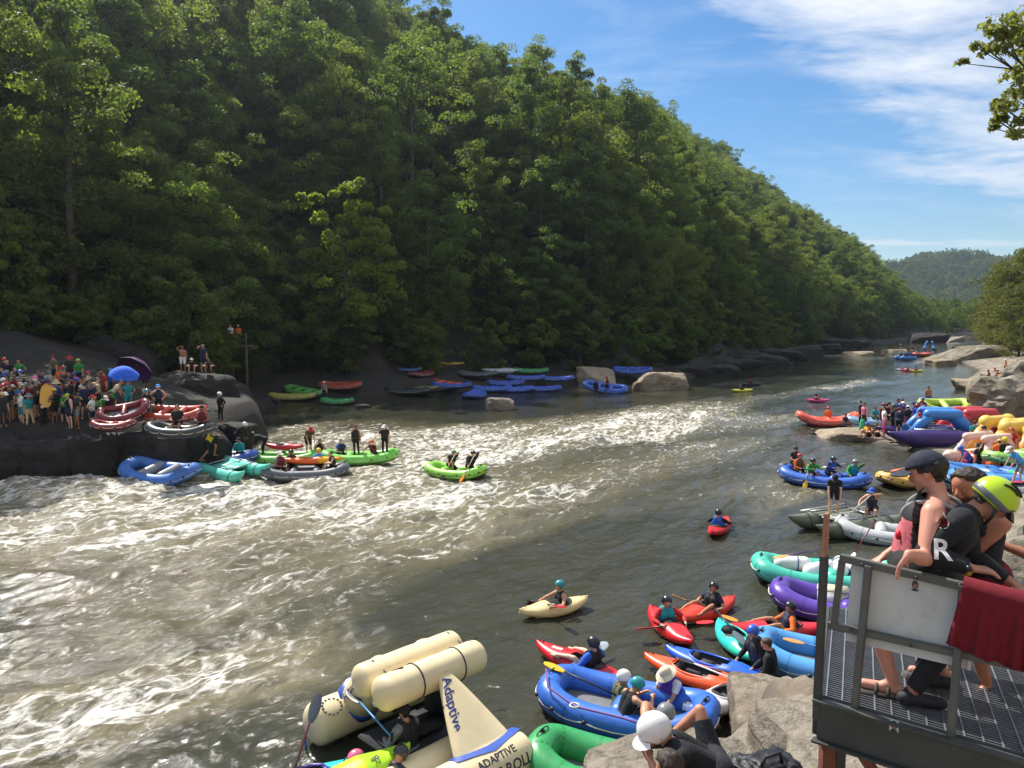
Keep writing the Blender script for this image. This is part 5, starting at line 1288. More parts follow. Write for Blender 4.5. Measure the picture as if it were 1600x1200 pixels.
# ---- the timber walkway above the ledge
def walkway():
    e = empty('walkway', (0, 0, 0), 0, uniq('timber walkway with handrail in the shade above the left ledge'), 'walkway'); w = mat('weathered_timber', '#5c5142', .85, .25, 5, .3, 30)
    a, c = atd(75, 541, 66), atd(392, 541, 63); e.location = a; d = c - a
    MB().beam((0, 0, 0), d, 1.6, .12).build('deck', w, e)
    n = 13; nrm = Vector((d.y, -d.x, 0)).normalized() * .78
    for i in range(n):
        q = d * i / (n - 1) + nrm; MB().box(q + Vector((0, 0, .15)), (.1, .1, 1.9)).build('post', w, e)
        g = hz(a.x + q.x, a.y + q.y) - a.z
        if i % 2 == 0: MB().box(q + Vector((0, 0, (g - .8) / 2)), (.16, .16, max(.3, -g + .8))).build('support', w, e)
    for z in (.45, 1.05): MB().beam(nrm + Vector((0, 0, z)), d + nrm + Vector((0, 0, z)), .09, .05).build('rail', w, e)
walkway()
for px, top, hat in ((361, 'white tee', None), (373, 'orange tee', 'tan cap')):
    q = atd(px, 541, 63.3); who('stand', (q.x, q.y, q.z + .07), -80, 'on the timber walkway', hat, top, 'charcoal pants', group='people on the walkway', v=.04)

# ---- boats beached along the far bank
def far(px, py, z, deg, L, W, col, label, n=2, tilt=(0, 0), **kw):
    return raft(at(px, py, z), rad(deg), L, W, col, uniq(label), n, tilt=tilt, n=10, **kw)
far(456, 624, .15, 4, 4.3, 1.9, '#a8a53a', 'olive yellow raft beached at the left of the far bank')
far(475, 615, .5, -24, 4.2, 1.8, '#4e9a3c', 'mid green raft resting behind the olive yellow raft', tilt=(.12, .1))
far(527, 631, .05, -8, 3.0, 1.6, '#17934a', 'emerald green small raft floating at the far bank beside the green raft')
far(532, 606, .9, -6, 4.2, 1.9, '#a63a1e', 'rust orange raft beached in the shade behind the emerald raft', tilt=(.15, 0))
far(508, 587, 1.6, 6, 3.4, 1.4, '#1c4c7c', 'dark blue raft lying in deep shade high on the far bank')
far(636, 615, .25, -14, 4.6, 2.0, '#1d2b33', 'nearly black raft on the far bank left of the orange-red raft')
far(688, 603, .6, -34, 5.2, 2.0, '#b8432a', 'long orange-red raft slanting down to the water on the far bank', 3, tilt=(.1, .08))
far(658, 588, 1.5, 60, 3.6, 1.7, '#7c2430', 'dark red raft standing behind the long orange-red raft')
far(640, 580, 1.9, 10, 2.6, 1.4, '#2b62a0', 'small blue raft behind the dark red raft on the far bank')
cataraft(at(668, 612, .35), rad(-22), 4.2, 1.3, .24, '#23282c', uniq('black cataraft with pale yellow frame on the far bank'), '#d8cf8a')
far(741, 621, .05, 80, 4.2, 2.0, '#1f55c0', 'blue raft pointing bow-on at the water on the far bank')
far(705, 606, .5, -10, 4.2, 1.9, '#1b4db0', 'blue raft partly hidden by the long orange-red raft')
far(768, 611, .15, 8, 4.2, 1.9, '#2058c4', 'blue raft just right of the bow-on blue raft')
far(800, 612, .05, -6, 4.6, 2.0, '#1f5ac8', 'blue raft with pale lettering floating at the front of the far bank')
far(846, 611, .05, 4, 4.2, 1.8, '#1d52bc', 'rightmost blue raft floating in the front row of the far bank')
far(790, 602, .6, 14, 4.0, 1.8, '#1a48a8', 'blue raft in the second row above the lettered blue raft')
far(822, 594, .9, 2, 4.2, 1.8, '#1c4fb4', 'blue raft just below the green raft on the far bank')
far(868, 595, .6, -3, 4.2, 1.8, '#1e54bc', 'blue raft at the right end of the second row')
far(746, 588, 1.2, -12, 4.4, 1.9, '#4d5458', 'dull grey raft high on the far bank')
cataraft(at(784, 582, 1.4), rad(-18), 4.4, 1.2, .26, '#c4ccd4', uniq('pale grey cataraft high on the far bank left of the green raft'))
far(829, 583, 1.3, -6, 4.2, 1.9, '#1f8d45', 'green raft high on the far bank above the blue rafts')
far(988, 582, 1.2, -12, 4.6, 2.0, '#1d4fb6', 'blue raft lying on the rocks right of the tan slanting boulder', tilt=(.2, 0))
t1 = far(945, 609, .3, -14, 4.6, 2.0, '#2360c8', 'blue raft tilted against the tan slanting boulder with two people', tilt=(.3, .12))
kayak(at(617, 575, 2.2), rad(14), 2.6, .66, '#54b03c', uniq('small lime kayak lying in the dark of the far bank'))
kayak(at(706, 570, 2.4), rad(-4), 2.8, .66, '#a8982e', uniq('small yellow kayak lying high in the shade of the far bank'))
q = at(931, 617, .1); who('stand', (q.x, q.y, -.1), -100, 'by the tilted blue raft', None, 'black long', 'black pants', v=.045)
q = at(948, 612, .2); who('stand_relaxed', (q.x, q.y, .0), -60, 'by the tilted blue raft', 'red helmet', 'white tee', 'black pants', 'maroon', v=.045)
q = at(507, 624, .3); who('stand', (q.x, q.y, .1), -90, 'beside the emerald small raft', 'white helmet', 'grey tee', 'black pants', v=.045)

# ---- kayakers and crews in the middle of the river
def kayaker(px, py, deg, L, col, klabel, hat, top, vest, where, pose='kayak', blade=None, plabel=None, W=.66, v=.034, z=0.02, skirt='#18181a', shaft='#1d1d1f', skew=0.0, cock=(.44, .16), pz=-.10, off=0.0, legs='black trunks', skin=None, fat=1.0, turn=0, h=.33):
    k = kayak(at(px, py, z), rad(deg), L, W, col, uniq(klabel), skirt=skirt, cock=cock, h=h)
    k.location.z = z
    cx = -L * (.5 - cock[0])
    l, d = aboard(k, cx - .10 + off, 0, .02 + pz, turn)
    o, M, b = who(pose, l, d, where, hat, top, legs, vest, 'sitting', v=v, skin=skin, fat=fat)
    if blade: pad2(M, b, 1.95, plabel, blade, shaft, skew)
    return k, o, M, b
bf = raft(at(1287, 756, .05), rad(-36), 3.9, 1.9, '#1f62c8', uniq('blue raft with five people floating in midstream at right'), 2, rocker=.34)
for lx, ly, hat, top, vest, pose, z in ((-1.2, .3, 'red helmet', 'orange long', 'brown', 'sit', .34), (-1.45, .55, 'black cap', 'black tee', 'charcoal', 'sit', .62), (-.55, -.3, 'black helmet', 'green long', 'green', 'sit_row', .34), (.1, .5, 'navy helmet', 'navy long', 'blue', 'sit_row', .34), (1.15, .1, 'grey helmet', 'green long', 'teal', 'sit_paddle', .34)):
    l, d = aboard(bf, lx, ly, z, -40); o, M, b = who(pose, l, d, 'in the midstream blue raft', hat, top, 'black shorts', vest, 'sitting', v=.03)
    if pose == 'sit_paddle': paddle(*(lambda a: (a, a + Vector((1.2, .3, .12))))(aboard(bf, -.1, .1, .72, 0)[0]), uniq('pale paddle lying across the midstream blue raft'), '#e4dfd2', '#e4dfd2', double=False)
l, d = aboard(bf, -.5, -1.0, .1, 0); paddle(l + Vector((-.1, -.1, -.25)), l + Vector((.25, .35, .85)), uniq('yellow-bladed paddle dipping beside the midstream blue raft'), '#d6a51e', '#c9b28a', double=False)
of = raft(at(1293, 664, .05), rad(-10), 4.3, 2.0, '#ea4a22', uniq('orange-red raft with upturned bow beside the crowded rock spit'), 3, rocker=.75)
l, d = aboard(of, .1, .3, .35, 90); who('sit', l, d, 'in the orange-red raft', 'red helmet', 'orange long', 'black shorts', 'orange', 'sitting', v=.04)
q = at(1319, 672, .2); who('sit', (q.x, q.y, .45), -60, 'on the side of the orange-red raft', None, 'navy tee', 'navy shorts', act='sitting', v=.04)
kayaker(1124, 829, 62, 2.4, '#d02428', 'red kayak alone in midstream with a blue-vested paddler', 'black helmet', 'black long', 'blue', 'in the lone midstream red kayak', blade='#2a2a2c', plabel='black paddle held by the lone midstream kayaker', v=.028)
kayaker(1278, 628, -10, 2.1, '#d2447c', 'small pink kayak beyond the orange-red raft', 'black helmet', 'red long', None, 'in the small pink kayak', v=.05)
kayaker(1160, 612, 15, 2.4, '#d8d23a', 'yellow kayak near the far bank below the tan boulder', 'black helmet', 'black long', None, 'in the far yellow kayak', v=.05)
kayaker(1174, 602, 5, 2.6, '#1c2430', 'dark kayak in front of the shaded far bank', 'brown cap', 'maroon long', None, 'in the far dark kayak', v=.05)
for px, c, t in ((1214, 'black helmet', 'black long'), (1221, 'brown cap', 'charcoal long'), (1229, 'navy helmet', 'navy long')): kayaker(px, 570, RND.uniform(-20, 20), 2.4, '#20242a', 'dark kayak in the far trio, paddler in %s' % ' '.join(c.split()), c, t, None, 'in the far trio of dark kayaks', v=.06)
kayaker(1420, 580, -10, 2.3, '#d63468', 'pink kayak far down the river beside a yellow one', 'red helmet', 'maroon long', None, 'in the far pink kayak', v=.06)
kayaker(1432, 581, 10, 2.3, '#d2c830', 'yellow kayak far down the river beside a pink one', 'black helmet', 'brown long', None, 'in the distant yellow kayak', v=.06)
kayak(at(1411, 579, .0), rad(8), 2.4, .6, '#e8e8e4', uniq('white kayak drifting far down the river left of the pink one'))
arch_raft(at(1415, 562, .1), rad(8), 3.4, 1.6, .36, '#3a86d8', '#24497c', '#1d3a66', uniq('dark blue roll-cage raft in midstream near the low tan rock'), .9)
arch_raft(at(1452, 546, .1), rad(60), 3.8, 1.9, .42, '#2f6fc0', '#3a86d8', '#4a96e4', uniq('tall bright blue roll-cage raft in the far rapid'), 1.7)
raft(at(1440, 556, .05), rad(30), 5.0, 2.2, '#d0402e', uniq('red raft among swimmers in the far rapid'), 2, n=10)
for i, (px, py, hat) in enumerate(((1418, 547, 'black helmet'), (1426, 547, 'navy helmet'), (1435, 545, 'charcoal helmet'), (1446, 550, 'blue helmet'), (1450, 553, 'brown cap'), (1431, 556, 'grey helmet'), (1461, 550, 'teal helmet'), (1449, 556, 'maroon helmet'), (1489, 546, 'olive helmet'), (1407, 543, 'white helmet'), (1378, 559, 'red helmet'))):
    q = at(px, py); who('kayak', (q.x, q.y, -.15), RND.uniform(-120, 0), 'in the water of the far rapid', hat, 'black long', None, act='swimming', group='swimmers in the far rapid', v=.07, scale=1.25)
for px, py, hat, wh in ((1270, 679, 'black helmet', 'alone left of the rock spit'), (1502, 639, 'black cap', 'beyond the lime tube'), (1592, 572, 'navy cap', 'by the right bank slab')):
    q = at(px, py); who('wade', (q.x, q.y, -1.25), RND.uniform(-120, 0), wh, hat, 'black long', None, act='swimming', v=.05)
for i, (px, py, pose, hat, top, legs, vest) in enumerate(((1546, 588, 'knees_up', 'black helmet', 'black tee', 'black shorts', 'black'), (1555, 585, 'sit', 'red helmet', 'navy tee', 'black shorts', 'red'), (1560, 589, 'knees_up', 'navy cap', 'black tee', 'navy shorts', None), (1564, 592, 'sit', 'orange cap', 'orange tee', 'black shorts', 'orange'), (1571, 583, 'stand', 'white cap', None, 'black shorts', None))):
    q = at(px, py, 1.15); who(pose, (q.x, q.y, 1.0), RND.uniform(150, 250), 'on the tan sloping rock', hat, top, legs, vest, 'standing' if pose == 'stand' else 'sitting', group='group on the tan sloping rock', v=.05)

# ---- the crowd on the rock spit
for px, py, pose, hat, top, legs, vest, dg in ((1344, 668, 'stand', None, 'black long', 'black pants', None, 150), (1351, 672, 'stand_relaxed', 'brown cap', 'pink tank', 'black pants', None, 200), (1381, 680, 'stand', None, 'white tee', 'pink pants', None, 170), (1389, 668, 'stand', 'black cap', 'grey tee', 'black pants', None, 100),
      (1394, 678, 'arms_crossed', None, 'black tee', 'black pants', None, 160), (1405, 672, 'stand', 'blue helmet', 'maroon tee', 'black pants', 'maroon', 90), (1409, 664, 'hips', None, 'navy tee', 'charcoal pants', None, 120), (1417, 676, 'stand', 'white cap', 'black tee', 'pink trunks', 'black', 60),
      (1428, 668, 'arms_crossed', 'navy cap', 'purple tee', 'navy pants', None, 140), (1434, 674, 'stand', 'black helmet', 'blue long', 'black pants', None, 180), (1441, 664, 'stand_relaxed', 'maroon helmet', 'red tee', 'black pants', None, 200), (1449, 648, 'stand', None, None, 'blue trunks', None, -90), (1443, 684, 'stoop', 'red cap', 'grey tee', 'charcoal pants', None, 200)):
    q = at(px, py, .62); who(pose, (q.x, q.y, .55 if px < 1448 else 1.0), dg, 'on the rock spit', hat, top, legs, vest, 'standing' if pose != 'stoop' else 'stooping', group='people on the rock spit', v=.036, skin=4 if px == 1449 else None)
for _i in range(13):
    px, py = RND.uniform(1376, 1446), RND.uniform(662, 682); q = at(px, py, .62)
    for _k in range(60):
        hat = RND.choice(['black cap', 'navy helmet', 'grey cap', None, 'blue helmet', 'maroon helmet', 'charcoal cap', 'white helmet']); top = RND.choice(['black long', 'navy long', 'charcoal tee', 'purple tee', 'maroon long', 'blue tee', 'black tee', 'brown tee']); legs = RND.choice(['black pants', 'charcoal pants', 'navy shorts', 'black shorts'])
        h_, t_, l_ = hat and hat.split(), top.split(), legs.split()
        lab = 'person standing mid spit crowd, %s%s %s, %s %s' % (('%s %s, ' % (h_[0], h_[1])) if h_ else '', t_[0], GW[t_[1]], l_[0], GW[l_[1]])
        if lab not in SEEN: break
    who(RND.choice(['stand', 'stand_relaxed', 'arms_crossed', 'hips']), (q.x, q.y, .55), RND.uniform(0, 360), 'mid spit crowd', hat, top, legs, None, group='people on the rock spit', v=.04)
for px, py, hat, top, vest in ((1357, 682, 'blue helmet', 'red tee', 'yellow'), (1371, 682, None, 'black tee', None)):
    q = at(px, py, .6); who('knees_up', (q.x, q.y, .55), 200, 'on the edge of the rock spit', hat, top, 'black shorts', vest, 'sitting', v=.036)
raft(at(1366, 664, .4), rad(-12), 3.6, 1.7, '#7fa6c8', uniq('pale blue raft drawn up behind the rock spit crowd'), 1)
q = at(1366, 660, .6); who('sit', (q.x, q.y, .8), -80, 'in the pale blue raft', None, 'teal tee', 'black shorts', act='sitting', v=.04)
q = at(1346, 668, .75)
e = empty('dry_bag', (q.x - .1, q.y - .35, .55), .3, uniq('bright green dry bag held beside a person on the rock spit'), 'bag'); MB().capsule((0, 0, .2), (0, 0, .62), .2, .15).build('sack', pvc('#35c07a'), e); MB().tube([(.1, 0, .7), (.06, 0, .84), (-.06, 0, .84), (-.1, 0, .7)], .02, 6).build('closure', M_BLK, e)

# ---- big river craft and rafts crowded along the right bank
q = at(1458, 690, .4); 
cataraft((q.x, q.y, .3), rad(-12), 5.4, 2.2, .52, '#3a2270', uniq('purple cataraft under the blue roll cage by the rock spit'), up=.6)
def cage(px, py, d, legs, label, span, ht, r, top=None, z0=.7, deg=0, knob=None):
    q = atd(px, py, d); e = empty('inflated_arch', (q.x, q.y, z0), rad(deg), uniq(label), 'arch'); s = span / 2
    for y in (-.55, .55):
        MB().tube([(-s, y, 0), (-s * .62, y, ht * .62), (-s * .36, y, ht * .93)], [r, r, r * 1.05], 14).build('leg', pvc(legs), e)
        MB().tube([(s, y, 0), (s * .62, y, ht * .62), (s * .36, y, ht * .93)], [r, r, r * 1.05], 14).build('leg', pvc(legs), e)
    for y in (-.55, .55): MB().capsule((-s * .40, y, ht), (s * .40, y, ht), r * 1.12, n=14).build('top_tube', pvc(top or legs), e)
    if knob:
        for x in (-s * .40, s * .40):
            for y in (-.55, .55): MB().sphere((x, y, ht), (r * 1.35,) * 3, 16, 12).build('knob', pvc(knob), e)
    return e
cage(1466, 690, 43.5, '#2b86d6', 'bright blue inflated arch over the purple cataraft', 3.7, 1.45, .28, deg=-10, z0=.55)
cage(1520, 680, 46, '#d02838', 'red inflated arch behind the blue arch', 4.0, 1.15, .28, deg=6, z0=.6)
cage(1572, 700, 38.5, '#f0a01c', 'yellow-orange inflated arch with round corners at the right edge', 4.0, 1.45, .26, top='#e8b81c', deg=22, knob='#e6c21e', z0=.7)
cage(1602, 705, 36.5, '#f09a18', 'orange inflated arch partly outside the right edge', 3.6, 1.45, .26, top='#e0b81c', deg=30, knob='#e0bc1e', z0=.7)
q = at(1541, 716, .8); arch_raft((q.x, q.y, .6), rad(25), 3.8, 1.5, .30, '#e6c3ae', '#e6c3ae', '#e6c3ae', uniq('pale pink roll-cage raft under the yellow arch'), 1.15)
q = at(1474, 652, .8); raft((q.x, q.y, 1.35), rad(-6), 3.3, 1.8, '#b5d21e', uniq('lime yellow raft propped above an orange one behind the spit crowd'), 1, tilt=(.35, 0), rocker=.4)
q = at(1464, 660, .6); raft((q.x, q.y, .75), rad(-4), 3.6, 1.8, '#e86a24', uniq('orange raft under the lime yellow raft behind the spit crowd'), 1)
for px, py, z, deg, L, W, col, lab in ((1552, 760, .55, -18, 4.2, 1.9, '#2f80d0', 'bright blue raft beached behind the dark-haired man'), (1578, 775, .7, -24, 4.2, 1.9, '#3a8cdc', 'sky blue raft nearest the helmeted man among the beached rafts'), (1598, 752, .9, 10, 3.8, 1.8, '#2c74c4', 'blue raft at the right edge of the beached rafts'),
      (1505, 752, .3, 30, 3.6, 1.7, '#2a70c0', 'blue raft floating behind the capped man'), (1575, 728, .8, -5, 3.6, 1.7, '#e0572a', 'orange raft on the beach under the pale pink roll cage'), (1590, 737, .9, 20, 3.4, 1.6, '#8bc63a', 'yellow-green raft on the beach right of the orange raft')):
    q = at(px, py, z); raft((q.x, q.y, max(z, hz(q.x, q.y) + .1)), rad(deg), L, W, col, uniq(lab), 2)
for px, py, z, deg, col, lab in ((1568, 748, 1.0, -28, '#3ccf6a', 'light green kayak lying on the beached blue rafts'), (1588, 762, 1.3, 8, '#d02848', 'crimson kayak lying upturned on the sky blue raft'), (1541, 726, .8, 12, '#e8488c', 'hot pink kayak beached beside the pale pink roll-cage raft'), (1553, 739, .9, -8, '#e87a2c', 'orange kayak beached in front of the hot pink kayak'), (1597, 780, 1.5, -18, '#c8ccd0', 'white kayak beached behind the yellow-green helmet')):
    q = at(px, py, z); kayak((q.x, q.y, max(z, hz(q.x, q.y) + .15)), rad(deg), 2.6, .66, col, uniq(lab), tilt=(math.pi * .9, 0) if 'upturned' in lab else (0, 0))
yr = raft(at(1424, 757, .05), rad(18), 3.4, 1.6, '#f0b014', uniq('yellow raft in the water left of the capped man, bow first'), 1, rocker=.42)
paddle(aboard(yr, -1.0, .2, .62, 0)[0], aboard(yr, .5, -.1, .95, 0)[0], uniq('orange-shafted paddle resting in the yellow raft'), '#e87a2c', '#e87a2c', double=False)
for px, py, pose, hat, top, legs, vest, dg in ((1514, 735, 'stoop', 'blue helmet', 'pink tee', 'navy pants', 'blue', 160), (1527, 738, 'stand', None, 'black tee', 'black pants', None, 120), (1551, 733, 'sit', None, 'orange tee', 'black shorts', 'orange', -120), (1569, 740, 'stand', 'yellow helmet', 'black long', 'black pants', None, 100),
      (1558, 728, 'stand_relaxed', 'tan cap', 'orange long', 'charcoal pants', None, 60), (1580, 716, 'stand', 'red helmet', 'red tee', 'black pants', None, 200), (1590, 790, 'stoop', 'white cap', 'sky tee', 'grey shorts', None, 170), (1537, 712, 'stand', 'black helmet', 'green tee', 'black pants', None, 140), (1501, 706, 'sit', 'charcoal helmet', 'black tee', 'black pants', None, 180), (1522, 700, 'stand', 'maroon cap', 'teal tee', 'black pants', None, 90)):
    q = at(px, py, .8); who(pose, (q.x, q.y, max(.35, hz(q.x, q.y))), dg, 'among the beached rafts at right', hat, top, legs, vest, {'sit': 'sitting', 'stoop': 'stooping'}.get(pose, 'standing'), group='people among the beached rafts', v=.034)
# ------------------------------------------------------------------ near water: kayaks and rafts below the platform
def place(loc, z): return Vector((loc[0], loc[1], z))
kayaker(866, 957, 208, 2.0, '#e8cc94', 'cream tan kayak alone on the open water, its paddler looking left', 'teal helmet', 'black tank', None, 'in the cream tan kayak, looking left', blade='#c3222c', plabel='red-bladed paddle held by the cream kayak paddler', v=.02, skin=1, W=.68, skew=-.25)
kayaker(1046, 988, -76, 2.2, '#d81f26', 'red kayak pointing its bow at the rocks, paddler in red jacket', 'black helmet', 'red long', 'teal', 'in the red kayak facing the rocks', blade='#d42a30', plabel='red-bladed paddle held level by the red-jacketed kayaker', v=.02, W=.66)
kayaker(1102, 962, 217, 2.3, '#e03a22', 'orange-red kayak whose paddler rides with bare legs outside', 'black helmet', 'navy tee', 'black', 'with bare legs out on the orange-red kayak', pose='deck_sit', v=.02, W=.68, skirt=None, blade='#c98a2c', plabel='paddle with tan blade lying in the lap of the bare-legged kayaker', legs='black trunks')
kayaker(1212, 992, 181, 2.6, '#cf2028', 'long red kayak behind the turquoise one, its paddler in orange sleeves', 'black helmet', 'orange long', 'navy', 'in the long red kayak with legs stretched out', pose='deck_sit', v=.02, W=.64, skirt=None)
kayaker(908, 1048, 134, 2.6, '#cf1f2a', 'red kayak with white mark on its deck, paddler in bright blue jacket', 'black helmet', 'blue long', 'black', 'in a bright blue jacket astride the red kayak', pose='deck_sit', v=.018, W=.64, skirt=None, blade='#b9c4cc', plabel='pale-bladed paddle beside the blue-jacketed kayaker')
kayak(at(1153, 1012, .05), rad(-82), 2.15, .74, '#26c3b4', uniq('turquoise empty kayak with a dark paddle stuck in its cockpit'), '#3fd6a8', cock=(.40, .17), seatcol=1)
q = at(1150, 1003, .35); paddle(q + Vector((.12, -.25, .05)), q + Vector((-.25, .9, .42)), uniq('grey-bladed paddle stuck in the turquoise kayak'), '#5c6a70', double=False)
kayak(at(1124, 1052, .05), rad(-40), 2.5, .66, '#2a62d8', uniq('empty bright blue kayak beside the orange kayak at the rock'), cock=(.42, .18), seatcol=1)
ok_ = kayak(at(1098, 1068, .05), rad(-40), 2.7, .70, '#ee5a2a', uniq('empty coral orange kayak between the blue and the white kayak'), cock=(.45, .19), seatcol=1)
a = aboard(ok_, -.6, .05, .36, 0)[0]; paddle(a, aboard(ok_, 1.0, -.18, .36, 0)[0], uniq('thin black paddle lying across the coral orange kayak'), '#23262a', '#d8d8d0', double=False, wide=.07)
kayak(at(1130, 1102, .14), rad(30), 2.0, .70, '#efe9ea', uniq('white kayak with a small dark emblem nosed against the grey boulder'), cock=(.56, .18), seatcol=1)
bl = raft(at(978, 1121, .02), rad(-24), 3.35, 1.8, '#1f69cf', uniq('big bright blue raft beside the rocks with people standing in it'), 1, r=.25, rocker=.30, thcol='#2a6fd0', n=18)
a = aboard(bl, -1.65, .1, .70, 0)[0]; paddle(a, aboard(bl, -.1, -.1, .42, 0)[0], uniq('black-shafted paddle with yellow blade lying in the big blue raft'), '#e2b31e', '#17181a', double=False)
rp = [aboard(bl, x, y, z, 0)[0] for x, y, z in ((-1.5, -.2, .72), (-1.3, -.62, .60), (-.7, -.86, .47), (.2, -.9, .47), (1.1, -1.05, .45))]
e = empty('mooring_rope', rp[0], 0, uniq('purple mooring rope running along the front tube of the big blue raft'), 'rope'); MB().tube([q - rp[0] for q in rp], .018, 6).build('strand', mat('rope', '#7a4a86', .8, .2, 30), e); MB().tube([rp[2] - rp[0] + Vector((.08 * math.cos(t), .08 * math.sin(t), .02)) for t in np.linspace(0, 6, 14)], .016, 6).build('knot', M_ROPE, e)
raft(at(962, 1232, .02), rad(-24), 3.0, 1.55, '#129a4c', uniq('green raft cut by the bottom of the view below the big blue raft'), 1, r=.27, rocker=.34, n=18)
lb = raft(place((6.75, 15.35), .02), rad(-22), 3.6, 1.8, '#3f9be0', uniq('light blue raft tucked between the black-clad waders and the platform'), 1, r=.26, rocker=.36, n=18)
paddle(aboard(lb, -1.1, .15, .52, 0)[0], aboard(lb, .3, -.2, .5, 0)[0], uniq('wooden-tipped paddle lying in the light blue raft'), '#b98a4a', '#2a5c9a', double=False)
pr = raft(place((8.3, 18.5), .02), rad(-24), 3.7, 1.8, '#5a34a8', uniq('purple raft with white cooler behind the platform post'), 1, r=.26, rocker=.38, n=16)
l, d = aboard(pr, -.35, .0, .14, 0); e = empty('cooler', l, rad(-24), uniq('white and cream cooler box standing in the purple raft'), 'cooler'); MB().box((0, 0, .24), (.70, .44, .42), None, .03).build('box', plastic('#e4e2dc'), e); MB().box((0, 0, .49), (.73, .47, .07), None, .025).build('lid', plastic('#d8cfae'), e); MB().tube([(.36, -.12, .3), (.42, -.12, .22), (.42, .12, .22), (.36, .12, .3)], .016, 6).build('handle', M_BLK, e)
l, d = aboard(pr, .75, .1, .15, 160); who('sit', l + Vector((0, 0, .25)), d, 'in the purple raft seen through the railing', 'red helmet', 'black long', 'black shorts', None, 'sitting', v=.025)
tr = raft(place((8.75, 20.8), .02), rad(-12), 4.1, 2.0, '#22c0a4', uniq('turquoise green raft full of white gear beyond the railing'), 1, r=.27, rocker=.36, n=18)
for i, (lx, ly, s) in enumerate(((-.9, .2, .30), (-.25, -.15, .34), (.35, .2, .30), (.8, -.1, .26))):
    l, d = aboard(tr, lx, ly, .2, 40 * i); e = empty('dry_bag', l, rad(d), uniq('white gear bag lying in the turquoise green raft, %s' % ('leftmost', 'biggest, in the middle', 'behind the biggest', 'nearest the post')[i]), 'bag', 'white gear bags'); MB().capsule((-s, 0, .22), (s, 0, .26), .22, .20, 14).build('sack', pvc('#e8e6e2'), e); MB().tube([(s * .4, .23 * math.cos(t), .24 + .23 * math.sin(t)) for t in np.linspace(0, 6.28, 13)[:-1]], .014, 5, closed=True).build('strap', cloth_mat('#28478c'), e)
paddle(aboard(tr, -1.5, -.3, .72, 0)[0], aboard(tr, .1, .3, .95, 0)[0], uniq('paddle with tan blade and purple shaft in the turquoise green raft'), '#c9a04e', '#5a2f6e', double=False)
paddle(aboard(tr, .5, .1, .5, 0)[0], aboard(tr, 1.3, .6, 1.7, 0)[0], uniq('maroon-shafted paddle standing up in the turquoise green raft'), '#e0ded4', '#7a2238', double=False)
oc = cataraft(at(1322, 828, .02), rad(22), 4.0, 1.35, .33, '#6d725c', uniq('olive grey cataraft with two rowers near the railing'), up=.5)
l, d = aboard(oc, -.15, .45, .95, -90)
o, M, b = who('stoop', (l.x, l.y, .42), -110, 'on the olive cataraft at the left oar', 'black cap', 'black tee', 'black shorts', None, 'standing', v=.024)
l, d = aboard(oc, .95, -.2, .62, -110); o, M, b = who('sit_paddle', l, -120, 'on the olive cataraft, bare-armed', 'blue cap', 'charcoal tank', 'charcoal shorts', None, 'sitting', v=.022, skin=1)
pad1(M, b, 1.5, 'orange-bladed paddle in the hands of the bare-armed cataraft paddler', '#f0741c', shaft='#e6e2d8')
for s, nm in ((-.5, 'front'), (.5, 'rear')): paddle(aboard(oc, -1.6, s, .72, 0)[0], aboard(oc, .4, s * .9, .80, 0)[0], uniq('pale oar lying along the %s tube of the olive cataraft' % nm), '#d8d4c4', '#d8d4c4', double=False, wide=.07)
gr = raft(at(1402, 846, .02), rad(-26), 3.9, 1.8, '#b9bab8', uniq('pale grey raft touching the olive cataraft behind the capped man'), 2, r=.26, rocker=.36, n=16)

# ---- people in the near rafts and in the water
NV = .016
def near(pose, loc, deg, label, hat, top, legs, vest=None, skin=1, v=NV, **k):
    return who(pose, loc, deg, '', hat, top, legs, vest, label=label, skin=skin, v=v, **k)
POSE['hold_rail'] = dict(pel=(0, 0, .93), lean=24, hands=((-.10, .50, .92), (.18, .48, .95)), feet=((-.15, 0, .08), (.15, .05, .08)), head=(-10, 14))
def headed(pose, px, py, D, deg, *a, **k):
    """puts the head of a figure where the photograph has it"""
    b = B(pose, NV); l = atd(px, py, D); R = Matrix.Rotation(face(deg), 3, 'Z'); h = R @ Vector(b.J['head'])
    return near(pose, l - h, deg, *a, scale=1.0, **k)
headed('kneel', 996, 1070, 13.1, 20, 'person kneeling in the big blue raft, patterned teal helmet, bare shoulders, dark overalls', 'teal helmet', 'black tank', 'charcoal pants', skin=1)
headed('sit', 975, 1058, 13.7, 10, 'person in white helmet behind the teal-helmeted one, olive life vest', 'white helmet', 'olive tee', 'black shorts', 'olive')
headed('hold_rail', 1040, 1052, 13.7, -140, 'person in cream sun hat, white shirt and purple life vest beside the blue raft', 'cream bucket', 'white tee', 'charcoal shorts', 'purple', skin=1)
l = atd(1037, 1116, 9.6); near('sit', (l.x, l.y, l.z - .80), 60, 'person in plain tan-grey helmet sitting behind the man in the white helmet', 'grey helmet', 'black tee', 'black shorts')
l = atd(1105, 1107, 13.4); near('sit', (l.x, l.y, l.z - .80), 40, 'person in brown cap and grey shirt low beside the white kayak', 'brown cap', 'grey tee', 'black shorts')
l = atd(1191, 990, 15.1); near('wade', (l.x - .02, l.y + .12, l.z - 1.60), -165, 'person in bright blue helmet and black suit wading behind the dark-haired man', 'blue helmet', 'black long', 'black pants', 'charcoal')
l = atd(1200, 1003, 14.6); o, M, b = near('wade', (l.x + .12, l.y, l.z - 1.60), 150, 'dark-haired man in black jacket wading with a paddle by the turquoise kayak', None, 'black long', 'black pants')
paddle(hand_pt(b, M, 'L') + Vector((-.75, .35, .02)), hand_pt(b, M, 'L') + Vector((.35, -.2, .05)), uniq('black paddle held low by the dark-haired wading man'), '#1c1e20', double=False)

